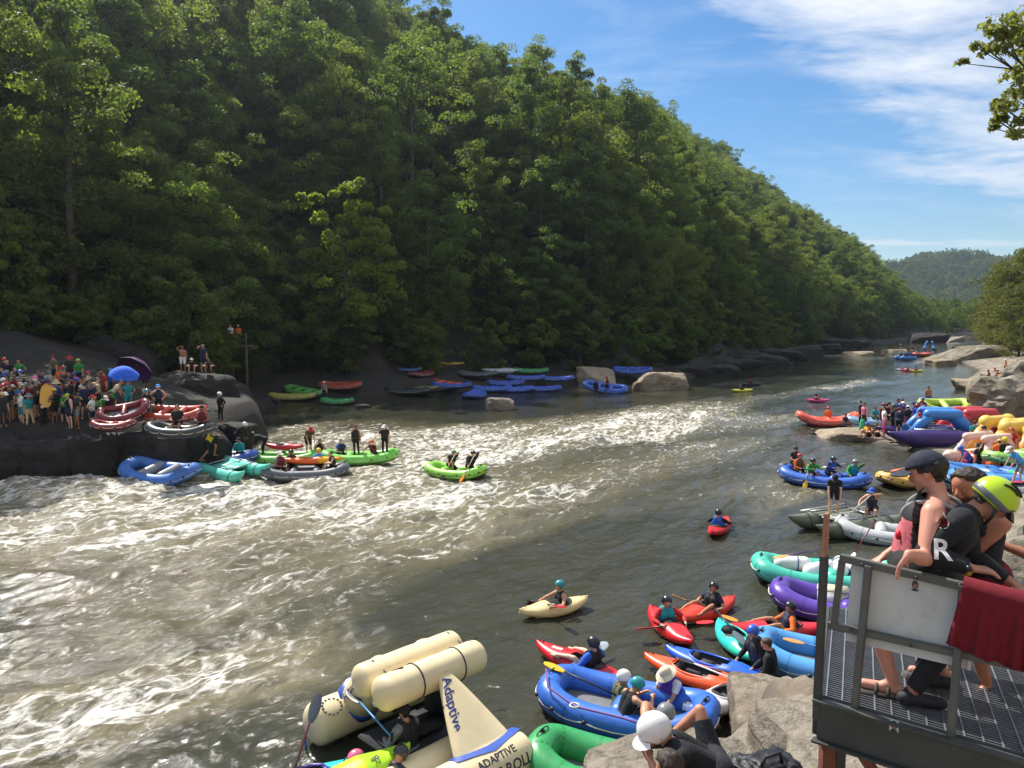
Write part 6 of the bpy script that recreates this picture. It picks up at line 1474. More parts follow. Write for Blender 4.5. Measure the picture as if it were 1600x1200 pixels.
# ---- the cream roll-cage raft at the bottom
CR = rad(45); CO = at(497, 1130, .42); ca_, cb_ = Vector((math.cos(CR), math.sin(CR), 0)), Vector((math.sin(CR), -math.cos(CR), 0))
CREAM = mat('cream_coated_fabric', '#e6d3a8', .36, .06, 2.0, .1, 30, dirt=.10); BLUEB = pvc('#1f4fae')
def text_mesh(s, size, bold=True):
    cu = bpy.data.curves.new('lettering', 'FONT'); cu.body = s; cu.size = size; cu.align_x = 'LEFT'; cu.offset = size * .018 if bold else 0; cu.resolution_u = 3
    o = bpy.data.objects.new('lettering', cu); TMP.collection.objects.link(o); TMP.view_layers[0].update(); dg = TMP.view_layers[0].depsgraph; dg.update()
    me = bpy.data.meshes.new_from_object(o.evaluated_get(dg)); bpy.data.objects.remove(o)
    bm = bmesh.new(); bm.from_mesh(me); 
    for _ in range(2): 
        ed = [e for e in bm.edges if e.calc_length() > size * .12]
        if ed: bmesh.ops.subdivide_edges(bm, edges=ed, cuts=1); bmesh.ops.triangulate(bm, faces=bm.faces)
    bm.to_mesh(me); bm.free(); return me
def tube_text(parent, s, size, origin, axis, ang, r, m, flip=1, name='lettering'):
    """lettering wrapped on a tube: x runs along the axis, y round the girth; ang is the girth angle of the baseline, 0 = sideways (cb_), pi/2 = up"""
    me = text_mesh(s, size); A = Vector(axis).normalized(); side = A.cross(Vector((0, 0, 1))).normalized() * flip; up = side.cross(A).normalized() * flip
    if up.z < 0: up = -up
    for v in me.vertices:
        x, y = v.co.x, v.co.y; t = ang + y / r; v.co = Vector(origin) + A * x + (side * math.cos(t) + up * math.sin(t)) * (r + .004)
    return obj(name, me, m, parent)
def cream_raft():
    e = empty('roll_cage_raft', (CO.x, CO.y, 0), 0, uniq('big cream inflatable river craft with roll cage and blue lettering at the bottom'), 'raft')
    def Q(a, b, z): return ca_ * a + cb_ * b + Vector((0, 0, z))
    r = .37
    def fat(pa, pb, r, name='main_tube', caps=(.5, .5)):
        pa, pb = Vector(pa), Vector(pb); d = (pb - pa); L = d.length; d.normalize(); P_, R_2 = [], []
        for t in np.linspace(0, math.pi / 2, 6): P_.append(pa - d * r * caps[0] * math.cos(t)); R_2.append(max(.02, r * math.sin(t) ** .8))
        for k in range(1, 8): P_.append(pa + d * L * k / 8); R_2.append(r * (1 + .012 * math.sin(k * 2.1)))
        for t in np.linspace(0, math.pi / 2, 6): P_.append(pb + d * r * caps[1] * math.sin(t)); R_2.append(max(.02, r * math.cos(t) ** .8))
        return MB().tube(P_, R_2, 28).build(name, CREAM, e)
    fat(Q(0, 0, .42), Q(2.5, 0, .42), r); fat(Q(-1.2, 3.05, .42), Q(1.75, 3.05, .42), r)
    fat(Q(-1.0, 2.35, .36), Q(1.6, 2.35, .36), .33)
    z = 1.50
    t1_ = fat(Q(.18, 1.12, z), Q(2.05, 1.12, z), .27, 'cage_tube'); t2_ = fat(Q(.16, 1.72, z), Q(2.06, 1.72, z), .275, 'cage_tube')
    lg = MB().tube([Q(.75, .10, .55), Q(.70, .45, .95), Q(.68, .95, 1.45)], [.36, .33, .27], 22).build('cage_leg', CREAM, e)
    MB().tube([Q(1.9, .10, .55), Q(1.75, .45, .95), Q(1.62, .95, 1.45)], [.36, .33, .27], 22).build('cage_leg', CREAM, e)
    MB().tube([Q(.75, .10, .60), Q(.735, .22, .73)], [.40, .385], 22).build('blue_band', BLUEB, e)
    # the broad fin-shaped leg with the lettering
    V = []; F = []; n = 12
    T0 = [(1.22, 1.93, 1.52), (1.20, 2.95, .66)]
    for i in range(n + 1):
        t = i / n; c = Q(1.18 - .02 * t, 1.93 + 1.04 * t, 1.56 - .93 * t); w = .10 + .50 * t ** .85; th = .07 + .10 * t
        nrm = (cb_ * .66 + Vector((0, 0, .75))).normalized()
        for k in range(20):
            a = 2 * math.pi * k / 20; V.append(c + ca_ * w * math.copysign(abs(math.cos(a)) ** .8, math.cos(a)) + nrm * th * math.sin(a))
    for i in range(n):
        for k in range(20): F.append((i * 20 + k, i * 20 + (k + 1) % 20, (i + 1) * 20 + (k + 1) % 20, (i + 1) * 20 + k))
    F.append(tuple(range(20))); F.append(tuple(n * 20 + k for k in range(20))[::-1])
    obj('cage_leg', mesh_np('cage_leg', V, F), CREAM, e)
    MB().tube([Q(-.2, 1.9, 1.45), Q(-.25, 2.5, 1.0), Q(-.3, 3.0, .6)], [.26, .32, .36], 22).build('cage_leg', CREAM, e) if False else None
    V = []; F = []
    for i in range(13):
        u = -1 + i / 6; x = 1.16 + .66 * u; dip = .16 * (1 - abs(u)) 
        for j, (b0, zz) in enumerate(((2.80 + dip, .0), (2.92 + dip, 0.0), (3.06 + dip * .8, 0))):
            y = b0 - 3.05; h = math.sqrt(max(.0, (r + .012) ** 2 - y * y)); V.append(Q(x, b0, .42 + h))
    for i in range(12):
        for j in range(2): F.append((i * 3 + j, i * 3 + j + 1, (i + 1) * 3 + j + 1, (i + 1) * 3 + j))
    obj('blue_band', mesh_np('blue_band', V, F), BLUEB, e)
    INK = mat('blue_lettering', '#23356e', .5, .05); INKB = mat('dark_lettering', '#20283a', .5, .05)
    # fin lettering, reading down the left edge
    me = text_mesh('Adaptive', .235); nrm = (cb_ * .66 + Vector((0, 0, .75))).normalized(); dn = (Q(1.18, 2.97, .63) - Q(1.18, 1.93, 1.56)).normalized()
    for v in me.vertices:
        x, y = v.co.x, v.co.y; t = (x + .10) / 1.4; w = .10 + .50 * min(1, t) ** .85; th = .07 + .10 * min(1, t)
        off = -w + .02 + (y + .02) * 1.0; s = max(-1, min(1, off / w)); lift = th * math.sqrt(max(0, 1 - abs(s) ** 2.5))
        v.co = Q(1.18, 1.93, 1.56) + dn * (x + .10) + ca_ * off + nrm * (lift + .006)
    obj('lettering', me, INK, e)
    tube_text(e, 'ADAPTIVE', .17, Q(.72, 3.05, .42), ca_, .78, r, INKB); tube_text(e, 'HOW WE ROLL...', .23, Q(.10, 3.05, .42), ca_, .12, r, INKB); tube_text(e, 'CREATURE CRAFT', .10, Q(-.6, 3.05, .42), ca_, .85, r, INKB)
    me = text_mesh('Handi', .22); sd = (Vector((0, 0, 1)) * .62 - cb_ * .78).normalized(); ax = (Q(.68, .95, 1.45) - Q(.735, .25, .76)).normalized(); nr = ax.cross(ca_).normalized(); nr = nr if nr.z < 0 or nr.dot(Vector((0, -1, 0))) > 0 else -nr
    for v in me.vertices:
        x, y = v.co.x, v.co.y; rr = .375 - .05 * (x / .7); t = (y - .02) / rr; fr = (-ca_)
        v.co = Q(.735, .26, .78) + ax * x + (fr * math.cos(t - .25) + nr * math.sin(t - .25)) * rr
    obj('lettering', me, INK, e)
    bd = MB()
    for a0 in (.75, 1.62): bd.tube([Q(a0, 1.72, z) + cb_ * .281 * math.cos(t) + Vector((0, 0, .281 * math.sin(t))) for t in np.linspace(0, 6.28, 25)[:-1]], .012, 5, closed=True)
    bd.build('strap', cloth_mat('#1d2440'), e)
    lc = MB()
    for a0 in (.35, 1.95): lc.tube([Q(a0, 1.12, z + .29), Q(a0 + .10, 1.40, z + .12), Q(a0 + .05, 1.62, z + .26), Q(a0 + .2, 1.7, z + .29)], .012, 5)
    lc.build('lacing', M_BLK, e)
    MB().box(Q(.9, 1.55, .50), (1.5, 1.2, .06), Matrix.Rotation(CR, 3, 'Z'), .02).box(Q(1.35, 1.55, .98), (.12, .62, .85), Matrix.Rotation(CR, 3, 'Z'), .05).box(Q(1.0, 1.55, .62), (.6, .6, .18), Matrix.Rotation(CR, 3, 'Z'), .05).build('seat', mat('black_seat_pad', '#141416', .7, .2, 8), e)
    MB().sphere(Q(.28, 1.35, 1.18), .075, 14, 10).build('buoy_light', mat('clear_ball', '#cfd2d0', .15, .1), e)
    # faint round emblem on the end of the left tube
    em = MB()
    for k in range(14):
        t = 2 * math.pi * k / 14; c = Q(.16, -.0, .42) - cb_ * 0 + ca_ * .17 * math.cos(t); g = 1.05 + .42 * math.sin(t)
        p_ = c + (-ca_ * 0) + (Vector((0, 0, 1)) * math.sin(g) + cb_ * math.cos(g)) * (r + .006); em.box(p_, (.035, .035, .012), Matrix.Rotation(CR, 3, 'Z'))
    em.build('emblem', INKB, e)
    MB().tube([Q(-.22, .05, .45), Q(-.27, .02, .25), Q(-.25, .03, .05)], .02, 6).build('tail_strap', cloth_mat('#2f7fd0'), e)
    return e, Q
cr, CQ = cream_raft(); CB = Vector((CO.x, CO.y, 0))
headed('sit', 631, 1112, 11.75, 140, 'man in black cap and black life vest over grey sleeves seated in the cream craft', 'black cap', 'grey long', 'black shorts', 'black', beard='#4a3424')
paddle(CB + CQ(.42, .3, .98), CB + CQ(.35, 1.55, .72) + Vector((.1, -.3, .1)), uniq('blue and black paddle laid across the left tube of the cream craft'), '#2a2724', '#4b87b8', double=False)
paddle(CB + CQ(-.35, .65, 1.30), CB + CQ(-.95, .75, .1), uniq('grey-bladed paddle standing up left of the yellow kayak'), '#55585c', '#7a2a3a', double=False, wide=.12)
yk = kayak(CB + CQ(-.72, 1.98, .50), rad(40), 2.2, .60, '#e8d01e', uniq('yellow and lime kayak lying on the near end of the cream craft'), '#a6d62a', cock=(.25, .15), seatcol=1)
me = text_mesh('R', .20); 
o = obj('emblem', me, mat('dark_lettering', '#20283a', .5, .05), yk); o.location = (.35, -.08, .315); o.rotation_euler = (0, .06, -1.2)
kayak(CB + CQ(-1.25, 1.0, .12), rad(30), 2.4, .66, '#7a5cc0', uniq('purple and teal kayak at the bottom edge left of the yellow kayak'), '#1fb0b8', cock=(.62, .16), seatcol=1)
l = atd(549, 1186, 11.3); near('sit', (l.x, l.y, l.z - .80), 50, 'person in magenta helmet and dark jacket below the yellow kayak', 'pink helmet', 'charcoal long', 'black shorts')
l = atd(592, 1184, 11.1); near('stoop', (l.x + .15, l.y - .3, l.z - 1.32), 60, 'person bent over in charcoal jacket beside the magenta helmet', 'charcoal helmet', 'charcoal long', 'black shorts')
from mathutils.bvhtree import BVHTree
def deck_mark(k, x, y, bars, m):
    h = [c for c in k.children if c.name.startswith(('hull', 'tube'))][0].data; bv = BVHTree.FromPolygons([v.co[:] for v in h.vertices], [tuple(p.vertices) for p in h.polygons]); V = []; F = []
    for bx, by, w, d in bars:
        q = [(x + bx - w, y + by - d), (x + bx + w, y + by - d), (x + bx + w, y + by + d), (x + bx - w, y + by + d)]; hz_ = [bv.ray_cast(Vector((a_, b_, 3)), Vector((0, 0, -1)))[0] for a_, b_ in q]
        if any(z_ is None for z_ in hz_): continue
        F.append(tuple(range(len(V), len(V) + 4))); V += [(a_, b_, z_.z + .005) for (a_, b_), z_ in zip(q, hz_)]
    if F: obj('emblem', mesh_np('emblem', V, F, False), m, k)
for k in [o for o in COL.objects if o.get('label', '').startswith('red kayak with white mark')]: deck_mark(k, .55, 0, [(i * .05, (-1) ** i * .01, .018, .05) for i in range(6)], mat('white_mark', '#e8e4dc', .5, .05))
for k in [o for o in COL.objects if o.get('label', '').startswith('white kayak with a small')]: deck_mark(k, -.55, 0, [(0, 0, .02, .07), (.05, .03, .02, .03), (-.05, -.03, .02, .03)], mat('dark_mark', '#25272c', .5, .05))
for k in [o for o in COL.objects if o.get('label', '').startswith('blue raft with pale lettering')]: deck_mark(k, -.5, -.72, [(i * .13, 0, .05, .05) for i in range(7)], mat('white_mark', '#e8e4dc', .5, .05))
e = empty('water_bottle', CB + CQ(1.1, 2.35, .66), .4, uniq('small red and yellow throw bag beside the seat of the cream craft'), 'bag'); e.name = 'throw_bag'; MB().capsule((0, 0, .06), (.22, .05, .09), .075, .06).build('sack', cloth_mat('#b02a24'), e); MB().tube([(.1, 0, .14), (.2, -.15, .10), (.3, -.05, .08)], .015, 6).build('rope', mat('rope', '#e0c22a', .8, .2, 30), e)
# ------------------------------------------------------------------ steel platform with railing
DZ = 4.69
PA, PB, PC = at(1284, 1086, DZ), at(1297, 957, DZ), at(1640, 1190, DZ)
ea = (PC - PA); ea.z = 0; LA = ea.length; ea.normalize(); eb = PB - PA; eb.z = 0; LB = eb.length; eb.normalize()
nrm_f = Vector((ea.y, -ea.x, 0))                       # out of the front, towards the camera
STEEL = mat('painted_grey_steel', '#5a5b55', .55, .22, 4.0, .25, 30, dirt=.35)
STEELD = mat('dark_weathered_steel', '#3f403c', .6, .25, 4.0, .25, 30, dirt=.3)
RUST = mat('rust_red_steel', '#7c4634', .8, .25, 5, .3, 30, dirt=.3)
GALV = mat('galvanised_grating', '#85878a', .42, .15, 8, metal=.55)
def fp(px, py, off=0.0):                                # pixel -> the vertical plane of the front railing
    r = Vector(ray(px, py)); o = Vector((0, 0, CAM_H)); c = PA + nrm_f * off; t = (c - o).dot(nrm_f) / r.dot(nrm_f); return o + r * t
def platform():
    e = empty('platform', PA, 0, uniq('grey steel platform with open grating floor on rusty legs at the lower right'), 'platform')
    O = PA
    def G(a, b, z=0.0): return ea * a + eb * b + Vector((0, 0, z))
    g = MB(); W_ = LA + .9; D_ = LB * 1.12
    for i in range(int(D_ / .034)): g.beam(G(0, .02 + i * .034, -.016), G(W_, .02 + i * .034, -.016), .006, .030)
    for i in range(int(W_ / .105)): g.beam(G(.03 + i * .105, 0, -.001), G(.03 + i * .105, D_, -.001), .010, .012)
    g.build('grating', GALV, e, smooth=False)
    b = MB()
    b.beam(G(-.02, -.045, -.155), G(W_, -.045, -.155), .05, .27, bev=.006); b.beam(G(-.03, -.02, -.155), G(-.03, D_, -.155), .05, .27, bev=.006); b.beam(G(0, D_ + .03, -.155), G(W_, D_ + .03, -.155), .05, .27)
    b.beam(G(-.05, -.075, -.01), G(W_, -.075, -.01), .07, .016); b.beam(G(-.05, -.075, -.30), G(W_, -.075, -.30), .07, .016)
    for k in (.33, .66): b.beam(G(W_ * k, 0, -.16), G(W_ * k, D_, -.16), .05, .2)
    b.build('edge_beam', STEELD, e, smooth=False)
    for a, bb in ((.05, .02), (1.15, .10), (.12, D_ - .1), (1.7, D_ - .1)):
        q = G(a, bb); zg = hz(O.x + q.x, O.y + q.y) - DZ - .3
        MB().beam(q + Vector((0, 0, -.29)), q + Vector((0, 0, zg)), .09, .09, (0, 1, 0), .006).build('leg', RUST if a < .1 else STEELD, e, smooth=False)
    for a0, a1 in ((.22, .95), (.95, 1.6)): MB().beam(G(a0, .05, -.28), G(a1, .30, -1.35), .07, .07, bev=.005).build('brace', RUST if a0 < .5 else STEELD, e, smooth=False)
    return e
platform()
def railing():
    O = PA; e = empty('railing', O, 0, uniq('grey angle-steel railing along the front edge of the platform'), 'railing')
    def bar(p0, p1, w, d, name, m=STEEL, off=0.0):
        a, c = fp(*p0, off=off) - O, fp(*p1, off=off) - O; MB().beam(a, c, d, w, nrm_f.cross((c - a).normalized()) if abs((c - a).normalized().z) < .5 else ea, .004).build(name, m, e, smooth=False)
    bar((1313, 871), (1700, 962), .05, .05, 'top_rail'); bar((1294, 976), (1700, 1066), .045, .045, 'mid_rail')
    bar((1357, 884), (1331, 1150), .045, .05, 'post', off=.03); bar((1505, 915), (1482, 1192), .045, .05, 'post', off=.03); bar((1316, 874), (1303, 978), .04, .045, 'post')
    bar((1660, 950), (1640, 1220), .045, .05, 'post', off=.03)
    bt = MB()
    for px, py in ((1347, 882), (1432, 902), (1330, 984), (1423, 1009), (1500, 1010), (1500, 914)): bt.sphere(fp(px, py, .035 if py > 950 else .03) - O, .011, 8, 6)
    bt.build('bolt', STEELD, e)
    MB().beam(fp(1288, 868, .05) - O, fp(1276, 1122, .05) - O, .05, .05, ea, .004).build('corner_post', STEELD, e, smooth=False)
    MB().beam(fp(1292, 802, .05) - O, fp(1288, 870, .05) - O, .055, .03, ea, .004).build('post_cap_plate', mat('bare_rusty_plate', '#a8765c', .8, .25, 8, .3, 40), e, smooth=False)
    return e
railing()
def panel():
    P = [fp(1331, 880, -.03), fp(1524, 925, -.03), fp(1514, 1046, -.03), fp(1321, 1001, -.03)]
    e = empty('sign_panel', P[0], 0, uniq('blank off-white board fixed behind the platform railing'), 'sign')
    V = [p - P[0] for p in P] + [p - P[0] - nrm_f * .02 for p in P]
    obj('board', mesh_np('board', V, [(0, 3, 2, 1), (4, 5, 6, 7), (0, 1, 5, 4), (1, 2, 6, 5), (2, 3, 7, 6), (3, 0, 4, 7)], False), mat('weathered_white_board', '#c9c8c2', .6, .12, 2.5, dirt=.25), e)
    fr = MB()
    for a, c in ((1, 0), (1, 2)): fr.beam(V[a] + nrm_f * .006, V[c] + nrm_f * .006, .012, .02)
    fr.build('edge_trim', mat('weathered_white_board', '#c9c8c2', .6, .12, 2.5, dirt=.25), e, smooth=False)
panel()
def sticker(px, py, off, w, h, label, card):
    c = fp(px, py, off); e = empty('sticker', c, 0, uniq(label), 'sticker'); up = Vector((0, 0, 1))
    def oval(cx, cy, rx, ry, z, n=18, f=lambda a: 1): return [ea * (cx + rx * math.cos(a) * f(a)) + up * (cy + ry * math.sin(a) * f(a)) + nrm_f * z for a in np.linspace(0, 2 * math.pi, n + 1)[:-1]]
    if card:
        V = [ea * x + up * y + nrm_f * .001 for x, y in ((-w, -h), (w, -h), (w, h), (-w, h))]; obj('card', mesh_np('card', V, [(0, 1, 2, 3)], False), mat('sticker_paper', '#cfcac2', .5, .05), e)
    obj('hair', mesh_np('hair', oval(0, h * .12, w * .72, h * .78, .002), [tuple(range(18))], False), mat('sticker_dark', '#2a2224', .5, .1), e)
    obj('face', mesh_np('face', oval(w * .05, -h * .05, w * .5, h * .52, .003), [tuple(range(18))], False), mat('sticker_face', '#9a6a58', .5, .2, 60), e)
    obj('collar', mesh_np('collar', oval(0, -h * .82, w * .8, h * .2, .0025), [tuple(range(18))], False), mat('sticker_dark', '#2a2224', .5, .1), e)
sticker(1430, 915, -.028, .026, .036, 'small cut-out portrait sticker on the off-white board', False)
sticker(1397, 1134, .075, .028, .038, 'small portrait sticker with white border on the dark edge beam', True)
def towel():
    a, c = fp(1507, 911, .0), fp(1650, 948, .0); n, m = 60, 34; V = []; F = []
    e = empty('towel', a, 0, uniq('dark red towel hanging over the railing at the right edge'), 'towel'); L = c - a; H = .37
    prof = [(-.034, -.30), (-.034, -.2), (-.034, -.1), (-.032, -.02), (-.02, .03), (0, .045), (.03, .045), (.06, .03), (.078, .01)]
    for j in range(1, m - 7): prof.append((.082, .0 - H * j / (m - 8)))
    for j, (o, z) in enumerate(prof):
        for i in range(n + 1):
            t = i / n; k = max(0, -z) / H if o > 0 else 0
            w = .020 * k * math.sin(t * 23 + 1.3 * math.sin(t * 9)) + .012 * k * math.sin(t * 51)
            sk = -.07 * k * (1 - t) ** 2 + .03 * math.sin(t * 40) * .1
            sag = -.05 * k * (t ** .5) + .008 * math.sin(t * 31)
            V.append(L * t + ea * sk + nrm_f * (o + w) + Vector((0, 0, z + sag * (j > 8))))
    M_ = len(prof)
    for j in range(M_ - 1):
        for i in range(n): F.append((j * (n + 1) + i, j * (n + 1) + i + 1, (j + 1) * (n + 1) + i + 1, (j + 1) * (n + 1) + i))
    obj('cloth', mesh_np('cloth', V, F), mat('towelling', '#74101f', .95, .15, 20, .5, 220), e)
    hm = MB()
    for row in (M_ - 1,):
        hm.tube([V[row * (n + 1) + i] + nrm_f * .003 for i in range(0, n + 1, 2)], .006, 5)
    hm.build('hem', mat('towelling', '#74101f', .95, .15, 20, .5, 220), e)
towel()

# ------------------------------------------------------------------ the men on the platform
def hero(key, head_px, D, floor, deg, hands_px=(None, None), knee_px=None, fat=1.0, wide=1.0, v=.0085, curl=.5, sc=1.0, **kw):
    rz = face(deg); R = Matrix.Rotation(rz, 3, 'Z'); tgt = atd(head_px[0], head_px[1], D); rel = (tgt.z - floor) / sc
    J0 = joints(wide=wide, **kw); dz = rel - J0['head'][2]
    p = list(kw.get('pel', (0, 0, .96))); p[2] += dz; kw['pel'] = tuple(p)
    loc = Vector((tgt.x, tgt.y, floor)) - R @ Vector((J0['head'][0], J0['head'][1], 0)) * sc
    hs = list(kw.get('hands', ((-.25, .05, .80), (.25, .05, .80))))
    for i, h in enumerate(hands_px):
        if h is not None: hs[i] = tuple(R.transposed() @ (atd(*h) - loc) / sc)
        else: hs[i] = (hs[i][0], hs[i][1], hs[i][2] + dz)
    kw['hands'] = tuple(hs)
    if knee_px is not None:                                  # right knee drawn up to a given point
        K = Vector(R.transposed() @ (atd(*knee_px) - loc) / sc); fs = list(kw['feet']); fs[1] = tuple(K + Vector((.02, .14, -.40))); kw['feet'] = tuple(fs); kw['knee'] = (kw['knee'][0], (.3, -.2, 1))
    return body(key, v, fat, True, curl, wide=wide, **kw), loc, rz
def eyes(o, b):
    J = b.J
    for s in (-1, 1):
        c = J['head'] + J['hf'] * .083 + J['hr'] * s * .033 + J['hu'] * .006
        ey = MB(); ey.sphere(c, .0105, 12, 8); q = ey.build('eye', mat('eye_white', '#d8d2c8', .2, .02), o); MB().sphere(c + J['hf'] * .0055, .0062, 10, 6).build('iris', mat('iris', '#2a1c12', .2, .05), q)
def pp(b, loc, rz, label, **k):
    o, M = person(b, loc, rz, uniq(label), **k); eyes(o, b); return o, M
SHOE = mat('sandal_rubber', '#4d463e', .8, .15, 20, .2, 60)
def sandals(o, b, m=SHOE, clog=False):
    J = b.J
    for n in 'LR':
        h, t = Vector(J['he' + n]), Vector(J['to' + n]); d = (t - h).normalized(); dn = Vector((0, 0, -1)); sd = d.cross(dn).normalized()
        s = MB(); s.box((h + t) / 2 + d * .01 + dn * .040, (.095, (t - h).length + .11, .030), Matrix((sd, d, sd.cross(d))).transposed(), .012)
        sh = s.build('sandal', m, o)
        k = MB(); 
        for f in (.62, .30) if not clog else (.75, .60, .45): k.tube([h + (t - h) * f + sd * .050 * math.cos(a) - dn * (.048 * math.sin(a) - .028) for a in np.linspace(0, math.pi, 9)], .012 if not clog else .02, 6)
        k.build('strap', m, sh)
# man in cap, bare arms, leaning on the rail and looking left
b, l, rz = hero('man_cap', (1449, 737), 5.25, DZ, 150, ((1420, 866, 4.70), None), None, 1.20, 1.14, sc=1.12, pel=(0, -.12, .93), lean=-1, side=0, twist=-4, head=(-8, 20), hands=((-.3, .2, .9), (.16, .16, .95)), elbow=((-.5, .1, -.6), (.6, -1, -.3)), feet=((-.16, .06, .09), (.20, -.20, .09)), handdir=((.1, .55, -1), None), curl=.25)
o, M = pp(b, l, rz, 'heavy bare-armed man in navy cap and open pink life vest standing at the railing', scale=1.12, skin='#cf8f77', legs=('shorts', '#2a2c33'), head=('cap', '#1e2433'), hair='#241c18')
sandals(o, b)
J = b.J
def tpt(J, x, y, z): return Vector(J['pel'] + J['R'] * x + J['F'] * y + J['u'] * z)
vm = garment(b, 'vest').copy(); vm.materials.clear(); vm.materials.append(cloth_mat('#1b1b1e', .7)); vm.materials.append(cloth_mat('#c8666e', .7))
for p_ in vm.polygons:
    c_ = np.array(p_.center[:]) - J['pel']
    if c_ @ J['F'] > .10 and .10 < c_ @ J['u'] < .36: p_.material_index = 1
bm_ = bmesh.new(); bm_.from_mesh(vm)
def _back(f):
    c_ = np.array(f.calc_center_median()[:]) - J['pel']; return c_ @ J['F'] < .06
bmesh.ops.delete(bm_, geom=[f for f in bm_.faces if _back(f)], context='FACES'); bm_.to_mesh(vm); bm_.free()      # worn open: the back is bare
pv = obj('life_vest', vm, None, o)
st = MB()
for s in (-1, 1):
    st.tube([tpt(J, (.125 + .012 * math.sin(a)) * s, .012 + .158 * math.cos(a), .375 + .098 * math.sin(a) - .03 * (a > 2.6)) for a in np.linspace(-.15, 3.3, 18)], .015, 8)
st.build('shoulder_strap', cloth_mat('#8d8b86', .8), pv)
bk = MB(); bk.sphere(tpt(J, -.13, .185, .24), (.025, .018, .03), 10, 8); bk.build('red_knob', mat('helmet_shell', '#c8202a', .4, .06, 8), pv)
# bearded man behind, looking left
b, l, rz = hero('man_beard', (1512, 760), 5.5, DZ - .1, 214, ((1462, 905, 5.5), None), None, 1.08, 1.05, sc=1.08, pel=(0, 0, .95), lean=10, head=(-4, 4), twist=-6, hands=((-.3, .3, 1.0), (.25, .05, .85)), feet=((-.18, .15, .09), (.18, -.15, .09)))
o, M = pp(b, l, rz, 'bearded dark-haired man looking left between the capped man and the helmet', scale=1.08, skin='#b8795c', top=('tank', '#202226'), legs=('shorts', '#7c1c2c'), hair='#2c1d15', beard='#5a463a')
sandals(o, b, mat('clog_rubber', '#8a7a62', .8, .1, 20), True)
# man in lime helmet and black dry suit bent over the rail
b, l, rz = hero('man_helmet', (1552, 781), 5.05, DZ, -16, (None, (1518, 888, 4.76)), None, 1.06, 1.06, sc=1.08, pel=(0, -.1, .93), lean=38, side=0, twist=-22, head=(24, 18), hands=((-.2, .5, .85), (.2, .5, .9)), elbow=((-.8, -.8, -.2), (.2, -1, -.7)), feet=((-.15, 0, .09), (.16, -.12, .09)), handdir=(None, (.05, 1, -.05)), curl=.35)
o, M = pp(b, l, rz, 'man in lime and grey helmet and black dry suit bent over the railing', scale=1.08, skin='#b47a5e', top=('long', '#17181b'), legs=('pants', '#1a1b1e'), head=None, hair='#2c221a', shoes='#1c1d20')
bl_ = garment(b, 'belt'); obj('belt', bl_, cloth_mat('#2c2d31', .6), o)
H = headframe(b)
hm = obj('helmet', mesh_np('helmet', *shell(.119, .137, .130, -.40, 32, 12, .10, (0, -.006, .018))), mat('lime_helmet', '#b4d21c', .3, .05, 6, coat=.3), o); hm.matrix_local = H
g = MB(); g.add(*shell(.1295, .150, .100, -.40, 32, 5, .02, (0, -.006, .018)))
low = obj('helmet_rim', mesh_np('helmet_rim', [(x, y, z) for x, y, z in MB().add(*shell(.1215, .1395, .066, -.62, 32, 8, .10, (0, -.006, .0))).v], shell(.1215, .1395, .066, -.62, 32, 8, .10)[1]), mat('grey_helmet_rim', '#5c5f63', .45, .08, 6), hm)
vt = MB()
for s in (-1, 1):
    for k in (0, 1):
        vt.tube([Vector((s * (.045 + .03 * k) + .01 * math.cos(t), .02 + .055 * math.sin(t * 1.0) - .03 * k, 0)) + Vector((0, 0, .018 + .1315 * math.sqrt(max(0, 1 - ((.045 + .03 * k) / .119) ** 2 - ((.02 + .055 * math.sin(t) - .03 * k) / .137) ** 2)))) for t in np.linspace(-1.2, 1.2, 9)], .008, 6)
vt.build('vent', M_BLK, hm)
cs = MB()
for s in (-1, 1): cs.tube([(s * .105, .01, -.03), (s * .09, .04, -.09), (s * .03, .07, -.135)], .010, 6)
cs.build('chin_strap', M_BLK, hm)
vz = MB(); V = []
for j in range(3):
    for i in range(9):
        a = math.pi * (.2 + .6 * i / 8); r_ = .136 + .04 * j / 2; V.append((r_ * math.cos(a) * .86, r_ * math.sin(a), .02 - .02 * j))
vz.add(V, [(j * 9 + i, j * 9 + i + 1, (j + 1) * 9 + i + 1, (j + 1) * 9 + i) for j in range(2) for i in range(8)]); vz.build('visor', M_BLK, hm)
from mathutils.bvhtree import BVHTree
def decal(o, garment_me, center, normal, up, me, m, name):
    bv = BVHTree.FromPolygons([v.co[:] for v in garment_me.vertices], [tuple(p.vertices) for p in garment_me.polygons]); n = Vector(normal).normalized(); u = (Vector(up) - n * n.dot(Vector(up))).normalized(); r_ = u.cross(n)
    for v in me.vertices:
        q = Vector(center) + r_ * v.co.x + u * v.co.y + n * .3; h = bv.ray_cast(q, -n, .6); v.co = (h[0] + n * .004) if h[0] is not None else q - n * .3
    return obj(name, me, m, o)
J = b.J; jk = garment(b, 'long'); toc = (Matrix.Rotation(-rz, 3, 'Z') @ (Vector((0, 0, CAM_H)) - (l + Vector((0, 0, 1.3))))).normalized()
ctr = Vector(J['shR'] * .62 + J['elR'] * .38)
Mi = (Matrix.Translation(l) @ Matrix.Rotation(rz, 4, 'Z') @ Matrix.Scale(1.08, 4)).inverted(); co_ = Mi @ Vector((0, 0, CAM_H)); dr_ = (Mi.to_3x3() @ Vector(ray(1474, 842))).normalized()
ht = BVHTree.FromPolygons([v.co[:] for v in jk.vertices], [tuple(p.vertices) for p in jk.polygons]).ray_cast(co_, dr_)
if ht[0] is not None: ctr = ht[0]; toc = (toc + ht[1]).normalized()
upv = Matrix.Rotation(-rz, 3, 'Z') @ Vector((0, 0, 1))
tm = text_mesh('R', .17); 
for v in tm.vertices: v.co.x -= .06; v.co.y -= .12
